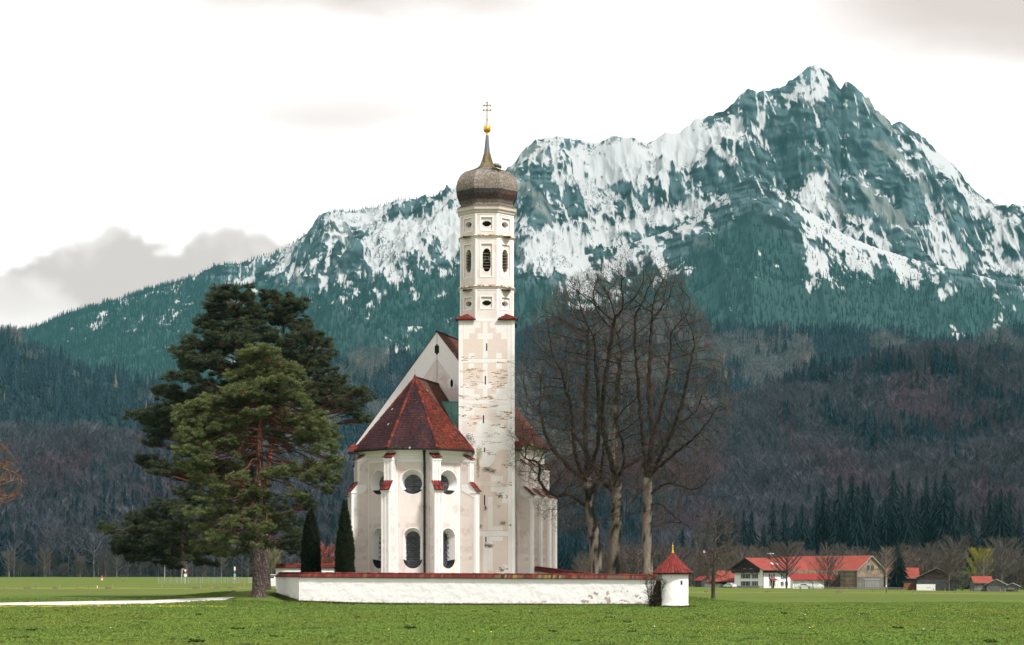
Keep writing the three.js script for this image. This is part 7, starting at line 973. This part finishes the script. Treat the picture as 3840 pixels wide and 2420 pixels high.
  treeThing('shrub', 'reddish-pink shrub showing over the back wall between the thujas', undefined, 1218, 2120, 240, 5.6, 1.6, 'bush', 172, [0.16, 0.09, 0.08], [0.34, 0.12, 0.09]);
}
// ---------------------------------------------------------------- fences, signs, small things
const rs = rngOf(88);
{
  const g = new MB(); g.box(0, 0.42, 0, 0.13, 0.9, 0.12); const geo = g.geometry(), wd = [[0.24, 0.19, 0.13], [0.17, 0.15, 0.13], [0.30, 0.24, 0.15]].map(c => std({ color: rgb(...c) })), post = (px, d, h, i, label, grp, m) => { const x = (px - CX) * d / F, o = mesh('fence_post', geo, m ?? wd[i % 3]); o.position.set(x, groundY(x, -d), -d); o.scale.set(1, h / 0.87, 1); o.rotation.z = (rs() - 0.5) * 0.1; tag(o, label, 'fence post', grp); return o; };
  [49, 132, 223, 280, 332, 421, 441, 532, 606, 629, 711, 751, 805, 845, 916].forEach((px, i) => post(px, 398, 0.8 + 0.25 * rs(), i, `${ORD[i]} short fence post from the left edge in the pasture fence`, 'pasture fence posts left'));
  post(73, 398, 2.0, 0, 'tallest wooden fence post at the far left of the pasture fence', undefined); post(364, 400, 0.55, 1, 'small white-painted stake at the left pasture fence', undefined, FM.frameW); post(918, 415, 1.6, 2, 'taller pale stake beside the pine trunk', undefined);
  [2984, 3002, 3066, 3077, 3147, 3176, 3231, 3274, 3318, 3388, 3424, 3500, 3544, 3580, 3646, 3752, 3761].forEach((px, i) => post(px, 402, 0.75 + 0.3 * rs(), i, `${ORD[i]} short fence post from the left in the fence before the farm`, 'pasture fence posts right'));
  const dl = thing('marker_post', 'white and black roadside marker post before the barn', 'marker post', [0, 0, 0]); { const x = (3324 - CX) * 400 / F, y = groundY(x, -400), b = new MB(), c = new MB(); b.box(0, 0.6, 0, 0.14, 1.2, 0.1); b.build('lower_part', FM.dark, dl); c.box(0, 1.4, 0, 0.14, 0.4, 0.1); c.build('white_head', FM.frameW, dl); dl.position.set(x, y, -400); }
  // rail fence by the farm
  const f = thing('rail_fence', 'grey two-rail wooden fence in front of the barn', 'fence'), d = 560; for (const [a, b] of [[3046, 3240], [3240, 3405]]) { const A = at(a, 0, d), B = at(b, 0, d); A.y = groundY(A.x, A.z) + 0.62; B.y = groundY(B.x, B.z) + 0.62; const m = new MB(); m.bar(A, B, 0.1, 0.2); m.build('rail', FM.wood, f); const m2 = new MB(); m2.bar(A.clone().add(R3(0, -0.38, 0)), B.clone().add(R3(0, -0.38, 0)), 0.1, 0.16); m2.build('rail', FM.wood, f); }
  for (let px = 3050; px < 3410; px += 36) { const x = (px - CX) * d / F, m = new MB(); m.box(x, groundY(x, -d) + 0.4, -d, 0.14, 0.9, 0.14); m.build('post', FM.wood, f); }
}
{ // wire mesh fence, signs, pole, hut on the left
  const d = 470, f = thing('mesh_fence', 'grey wire mesh fence behind the give way sign', 'fence'), X = px => (px - CX) * d / F, P0 = X(593), P1 = X(958), gy = x => groundY(x, -d), zinc = std({ color: rgb(0.30, 0.31, 0.31), roughness: 0.6 });
  [593, 616, 640, 661, 665, 680, 688, 706, 712, 735, 752, 759, 783, 798, 805, 829, 843, 853, 874, 879, 886, 894].forEach(px => { const m = new MB(), x = X(px); m.box(x, gy(x) + 0.75, -d, 0.07, 1.55, 0.07); m.build('post', zinc, f); });
  const w = new MB(); for (let x = P0; x < P1; x += 0.16) w.box(x, gy(x) + 0.75, -d, 0.013, 1.45, 0.013); for (let k = 0; k < 11; k++) for (let x = P0; x < P1; x += 2) w.bar(R3(x, gy(x) + 0.08 + k * 0.14, -d), R3(Math.min(P1, x + 2), gy(Math.min(P1, x + 2)) + 0.08 + k * 0.14, -d), 0.013, 0.013); const wm = w.build('wire_mesh', zinc, f);
  // give way sign with a plate below
  const D = 464, sx = (692.5 - CX) * D / F, s = thing('give_way_sign', 'white triangular give way sign with red border and white plate below', 'road sign', [sx, groundY(sx, -D), -D], 0); s.rotation.z = 0.02;
  const pole = new MB(); pole.tube([R3(0.05, 0, 0), R3(0.16, 3.55, 0)], 0.045, 8); pole.build('pole', FM.frameW, s); const tri = (k, z, m, n) => { const sh = new THREE.Shape([[-0.5 * k, 0.29 * k], [0.5 * k, 0.29 * k], [0, -0.58 * k]].map(p => new THREE.Vector2(...p))), g = new THREE.ExtrudeGeometry(sh, { depth: 0.02, bevelEnabled: true, bevelSize: 0.05, bevelThickness: 0.005, bevelSegments: 1 }); const o = mesh(n, g, m, s); o.position.set(0.18, 3.15, z); }; tri(0.9, 0.06, std({ color: rgb(0.55, 0.05, 0.06) }), 'red_border'); tri(0.52, 0.095, std({ color: rgb(0.75, 0.75, 0.74) }), 'white_field');
  const cv = document.createElement('canvas'); cv.width = 128; cv.height = 112; const c2 = cv.getContext('2d'); c2.fillStyle = '#eeeeea'; c2.fillRect(0, 0, 128, 112); c2.fillStyle = '#222'; c2.font = 'bold 38px sans-serif'; c2.textAlign = 'center'; c2.fillText('STOP', 64, 50); c2.font = 'bold 34px sans-serif'; c2.fillText('100 m', 64, 94); const im = new THREE.CanvasTexture(cv); im.colorSpace = THREE.SRGBColorSpace; const pl = mesh('plate', new THREE.BoxGeometry(0.72, 0.66, 0.03), std({ map: im }), s); pl.position.set(0.19, 2.0, 0.075);
  const lp = thing('leaning_post', 'thin pale post leaning behind the give way sign', 'post', [(680 - CX) * 476 / F, groundY((680 - CX) * 476 / F, -476), -476]); { const m = new MB(); m.tube([R3(-0.05, 0, 0), R3(0.18, 3.4, 0)], 0.06, 8, null); m.build('pole', FM.frameW, lp); const k = new MB(); k.bar(R3(0.15, 3.42, 0), R3(0.6, 3.58, 0), 0.1, 0.1); k.build('arm', FM.frameW, lp); }
  // bus stop sign
  const bx = (880 - CX) * D / F, b = thing('bus_stop_sign', 'bus stop pole with white, blue and yellow plates', 'bus stop sign', [bx, groundY(bx, -D), -D]); const y = py => EYE + (HY - py) * D / F - groundY(bx, -D); const bp = new MB(); bp.tube([R3(0, 0, 0), R3(0, y(2127), 0)], 0.035, 6); bp.build('pole', zinc, b);
  const plate = (n, y0, y1, w2, col) => { const m = new MB(); m.box(0, (y(y0) + y(y1)) / 2, 0.05, w2, Math.abs(y(y0) - y(y1)), 0.04); return m.build(n, std({ color: rgb(...col) }), b); }; plate('white_plate', 2126, 2140, 0.4, [0.75, 0.75, 0.73]); plate('orange_tag', 2141, 2145, 0.16, [0.7, 0.35, 0.05]); plate('blue_plate', 2152, 2166, 0.56, [0.01, 0.30, 0.42]); plate('yellow_plate', 2167.5, 2172.5, 0.44, [0.75, 0.45, 0.06]); { const m = new MB(); m.box(0, y(2156.5), 0.075, 0.28, 0.3, 0.01); m.build('white_square', FM.frameW, b); const k = new MB(); k.box(0, y(2156.5), 0.082, 0.1, 0.14, 0.006); k.build('red_mark', FM.redRoof, b); for (const py of [2161.5, 2163.5]) { const l = new MB(); l.box(0, y(py), 0.075, 0.36, 0.05, 0.01); l.build('text_line', FM.frameW, b); } }
  const ux = (617 - CX) * 480 / F, u = thing('utility_pole', 'tall thin pale pole at the left end of the mesh fence', 'pole', [ux, groundY(ux, -480), -480]); { const m = new MB(); m.tube([R3(-0.08, 0, 0), R3(0.05, 5.9, 0)], [0.075, 0.05], 8); m.build('pole', std({ color: rgb(0.42, 0.40, 0.36) }), u); const k = new MB(); k.box(0.05, 5.95, 0, 0.12, 0.1, 0.12); k.build('cap', FM.zinc, u); }
  const gx = (937 - CX) * 468 / F, gt = thing('fence_gate', 'narrow metal gate frame at the right end of the mesh fence', 'gate', [gx, groundY(gx, -468), -468]); for (const x of [-0.22, 0.22]) { const m = new MB(); m.box(x, 0.7, 0, 0.09, 1.45, 0.09); m.build('post', FM.zinc, gt); } { const m = new MB(); m.box(0.1, 1.42, 0, 0.9, 0.07, 0.07); m.build('top_bar', FM.zinc, gt); }
  const hx = (1014 - CX) * 430 / F, h = thing('site_hut', 'small white hut with flat roof and dark window behind the pine', 'hut', [hx, groundY(hx, -430) - 0.1, -430]); { const H1 = EYE + (HY - 2157) * 430 / F - groundY(hx, -430) + 0.1, m = new MB(); m.box(0, H1 / 2, -1.2, 2.0, H1, 2.4); m.build('wall', FM.white, h); const r = new MB(); r.box(0, H1 + 0.06, -1.2, 2.3, 0.16, 2.8); r.build('roof', FM.frameW, h); const e = new MB(); e.box(0, H1 - 0.09, 0.06, 2.1, 0.13, 0.08); e.build('roof_edge', FM.dark, h); const w3 = new MB(); w3.box(0.15, H1 - 0.5, 0.03, 1.25, 0.36, 0.05); w3.build('window', FM.glass, h); for (const k of [0.45, 0.8, 1.15]) { const q = new MB(); q.box(0.1, k, 0.02, 1.5, 0.02, 0.03); q.build('joint', FM.zinc, h); } }
  const mx = (381 - CX) * 600 / F, mk = thing('marker_stone', 'small red-topped white marker at the far meadow edge', 'marker', [mx, groundY(mx, -600), -600]); { const m = new MB(); m.tube([R3(0, 0, 0), R3(0, 0.75, 0)], [0.3, 0.3], 10); m.build('base', FM.frameW, mk); const k = new MB(); k.tube([R3(0, 0.75, 0), R3(0, 1.25, 0), R3(0, 1.5, 0)], [0.36, 0.3, 0.02], 10); k.build('top', std({ color: rgb(0.45, 0.05, 0.09) }), mk); }
}
{ // mole hills along the ditch, pasture tufts, grass, dandelions
  const geo = new THREE.SphereGeometry(1, 10, 6), r = rngOf(12), mats = [], cols = [];
  [[20, 396], [102, 396], [205, 397], [300, 397], [405, 398], [735, 394], [795, 394], [812, 394], [865, 395], [895, 395], [3147, 402], [2880, 400], [1140, 395], [463, 560], [2650, 398]].forEach(([px, d], i) => { const x = (px - CX) * d / F; mats.push(M4(R3(x, groundY(x, -d), -d), r(), [0.5 + 0.4 * r(), 0.32, 0.5])); cols.push(i % 3 ? [0.13, 0.08, 0.055] : [0.22, 0.13, 0.07]); });
  const mh = instances('molehills', geo, std({ bumpMap: plasterBump, bumpScale: 0.1 }), mats, cols); tag(mh, 'brown molehills along the ditch at the pasture fence', 'molehills');
  // grass: tufts of bent blades, thick in front, thinning out with distance
  const tuft = (seed, n) => { const q = rngOf(seed), b = new MB(); for (let i = 0; i < n; i++) { const a = q() * 6.283, o = R3((q() - 0.5) * 0.22, -0.02, (q() - 0.5) * 0.22), h = 0.06 + 0.08 * q(), l = h * (0.4 + 0.7 * q()), m = o.clone().add(R3(Math.cos(a) * l * 0.35, h * 0.7, Math.sin(a) * l * 0.35)), e = o.clone().add(R3(Math.cos(a) * l, h, Math.sin(a) * l)), s = R3(-Math.sin(a), 0, Math.cos(a)).multiplyScalar(0.006 + 0.005 * q()), k = 0.7 + 0.6 * q(), c = [k, k, k * 0.9]; b.quad(o.clone().sub(s), o.clone().add(s), m.clone().add(s.clone().multiplyScalar(0.8)), m.clone().sub(s.clone().multiplyScalar(0.8)), c); b.tri(m.clone().sub(s.clone().multiplyScalar(0.8)), m.clone().add(s.clone().multiplyScalar(0.8)), e, c); } return b.geometry(); };
  const kinds = [tuft(1, 12), tuft(2, 10), tuft(3, 14)], L = kinds.map(() => [[], []]);
  const N = 250000; for (let i = 0; i < N; i++) {
    const u = r(), d = 60 + 130 * Math.pow(u, 1.25), half = 0.275 * d + 2, x = (r() * 2 - 1) * half;
    if (d > 165 && x > -27 && x < 15 && d > 169.5) continue; if (x < -25 && Math.abs(d - lerp(168.4, 173.2, sstep(-46, -25, x))) < 3.3) continue; if (Math.hypot(x - 13, d - 156.8) < 1.3) continue;
    const n = fbm(x * 0.6, d * 0.35, 3, 44), m = fbm(x * 0.09, d * 0.05, 3, 46), dark = 0.6 * sstep(0.70, 0.82, fbm(x * 0.9 + 9, d * 0.5, 3, 48)), s = (0.85 + 0.32 * r()), k = i % 3;
    L[k][0].push(M4(R3(x, groundY(x, -d), -d), r() * 6.28, (0.75 + 0.6 * n + 0.55 * dark) * (d > 120 ? 1.25 : 1))); const yel = r() < 0.04 ? 1.6 : 1; L[k][1].push([0.124 * s * lerp(0.86, 1.15, m) * yel * lerp(1, 0.42, dark), 0.186 * s * lerp(0.88, 1.12, n) * lerp(1, 0.55, dark), 0.040 * s * lerp(1, 1.1, dark)]);
  }
  // rank grass and dead leaves at the foot of the wall and round the turret
  for (let i = 0; i < 9000; i++) { const t = r(), k = i % 3; let x, z; if (i < 6200) { x = lerp(wA.x, wB.x, t); z = lerp(wA.z, wB.z, t) + 0.02 + 0.55 * r() * r(); } else if (i < 7600) { x = lerp(wC.x, wA.x, t) - 0.5 * r() * r(); z = lerp(wC.z, wA.z, t) + 0.1; } else { const a = -2 + 4 * t, q = 1.32 + 0.5 * r() * r(); x = 13.0 + Math.sin(a) * q; z = -156.8 + Math.cos(a) * q; } const s = 0.6 + 0.7 * r(), dead = r() < 0.25; L[k][0].push(M4(R3(x, groundY(x, z), z), r() * 6.28, 1.0 + 1.3 * r())); L[k][1].push(dead ? [0.16 * s, 0.12 * s, 0.06 * s] : [0.075 * s, 0.105 * s, 0.026 * s]); }
  kinds.forEach((g, k) => tag(instances('grass', g, std({ vertexColors: true, roughness: 0.8 }), L[k][0], L[k][1]), ['fresh green grass covering the meadow in front of the wall', 'softer grass tufts scattered through the front meadow', 'coarser grass tufts scattered through the front meadow'][k], 'grass'));
  const fg = new MB(); for (let i = 0; i < 7; i++) { const a = i / 7 * 6.283, b = (i + 1) / 7 * 6.283; fg.tri(R3(0, 0.02, 0), R3(Math.cos(a), 0.0, Math.sin(a)), R3(Math.cos(b), 0, Math.sin(b))); fg.tri(R3(0, -0.5, 0), R3(Math.cos(a), 0, Math.sin(a)), R3(Math.cos(b), 0, Math.sin(b))); } const fm = [], fc = [];
  for (let i = 0; i < 900; i++) { const t = Math.pow(r(), 1.5), x = lerp(-46, -23, t), d = lerp(149, 163, r() * 0.6 + 0.4 * r()) ; if (fbm(x * 0.9, d * 0.5, 2, 71) < 0.42) continue; fm.push(M4(R3(x, groundY(x, -d) + 0.10 + 0.05 * r(), -d), 0, 0.03 + 0.022 * r(), 0.5 * r())); fc.push([0.80, 0.56, 0.02]); }
  for (let i = 0; i < 160; i++) { const d = 75 + 90 * r(), x = (r() * 2 - 1) * 0.26 * d; fm.push(M4(R3(x, groundY(x, -d) + 0.11, -d), 0, 0.02 + 0.015 * r(), 0.5 * r())); fc.push(r() < 0.5 ? [0.8, 0.56, 0.02] : [0.75, 0.75, 0.7]); }
  tag(instances('dandelions', fg.geometry(), std({}), fm, fc), 'yellow dandelions along the near side of the gravel lane', 'dandelions');
  // broad-leaved weeds
  const wg = (() => { const q = rngOf(6), b = new MB(); for (let i = 0; i < 12; i++) { const a = i / 12 * 6.28 + q() * 0.4, l = 0.2 + 0.15 * q(), up = 0.12 + 0.1 * q(), d = R3(Math.cos(a), 0, Math.sin(a)), s = R3(-d.z, 0, d.x).multiplyScalar(0.05), m = d.clone().multiplyScalar(l * 0.55).setY(up), e = d.clone().multiplyScalar(l).setY(up * 0.75), k = 0.7 + 0.6 * q(); b.tri(R3(0, 0, 0), m.clone().add(s), e, [k, k, k]); b.tri(R3(0, 0, 0), e, m.clone().sub(s), [k, k, k]); } return b.geometry(); })(), wm = [], wc = [];
  for (let i = 0; i < 34; i++) { const d = 66 + 90 * Math.pow(r(), 1.4), x = (r() * 2 - 1) * 0.27 * d, n = 1 + Math.floor(3 * r()); for (let k = 0; k < n; k++) { const px = x + (r() - 0.5) * 0.5, pd = d + (r() - 0.5) * 1.2; wm.push(M4(R3(px, groundY(px, -pd) + 0.01, -pd), r() * 6, 0.45 + 0.5 * r())); const s = 0.6 + 0.6 * r(); wc.push([0.055 * s, 0.095 * s, 0.022 * s]); } }
  tag(instances('weeds', wg, std({ vertexColors: true }), wm, wc), 'dark broad-leaved weeds dotted through the front meadow', 'weeds');
}
renderer.render(scene, camera);
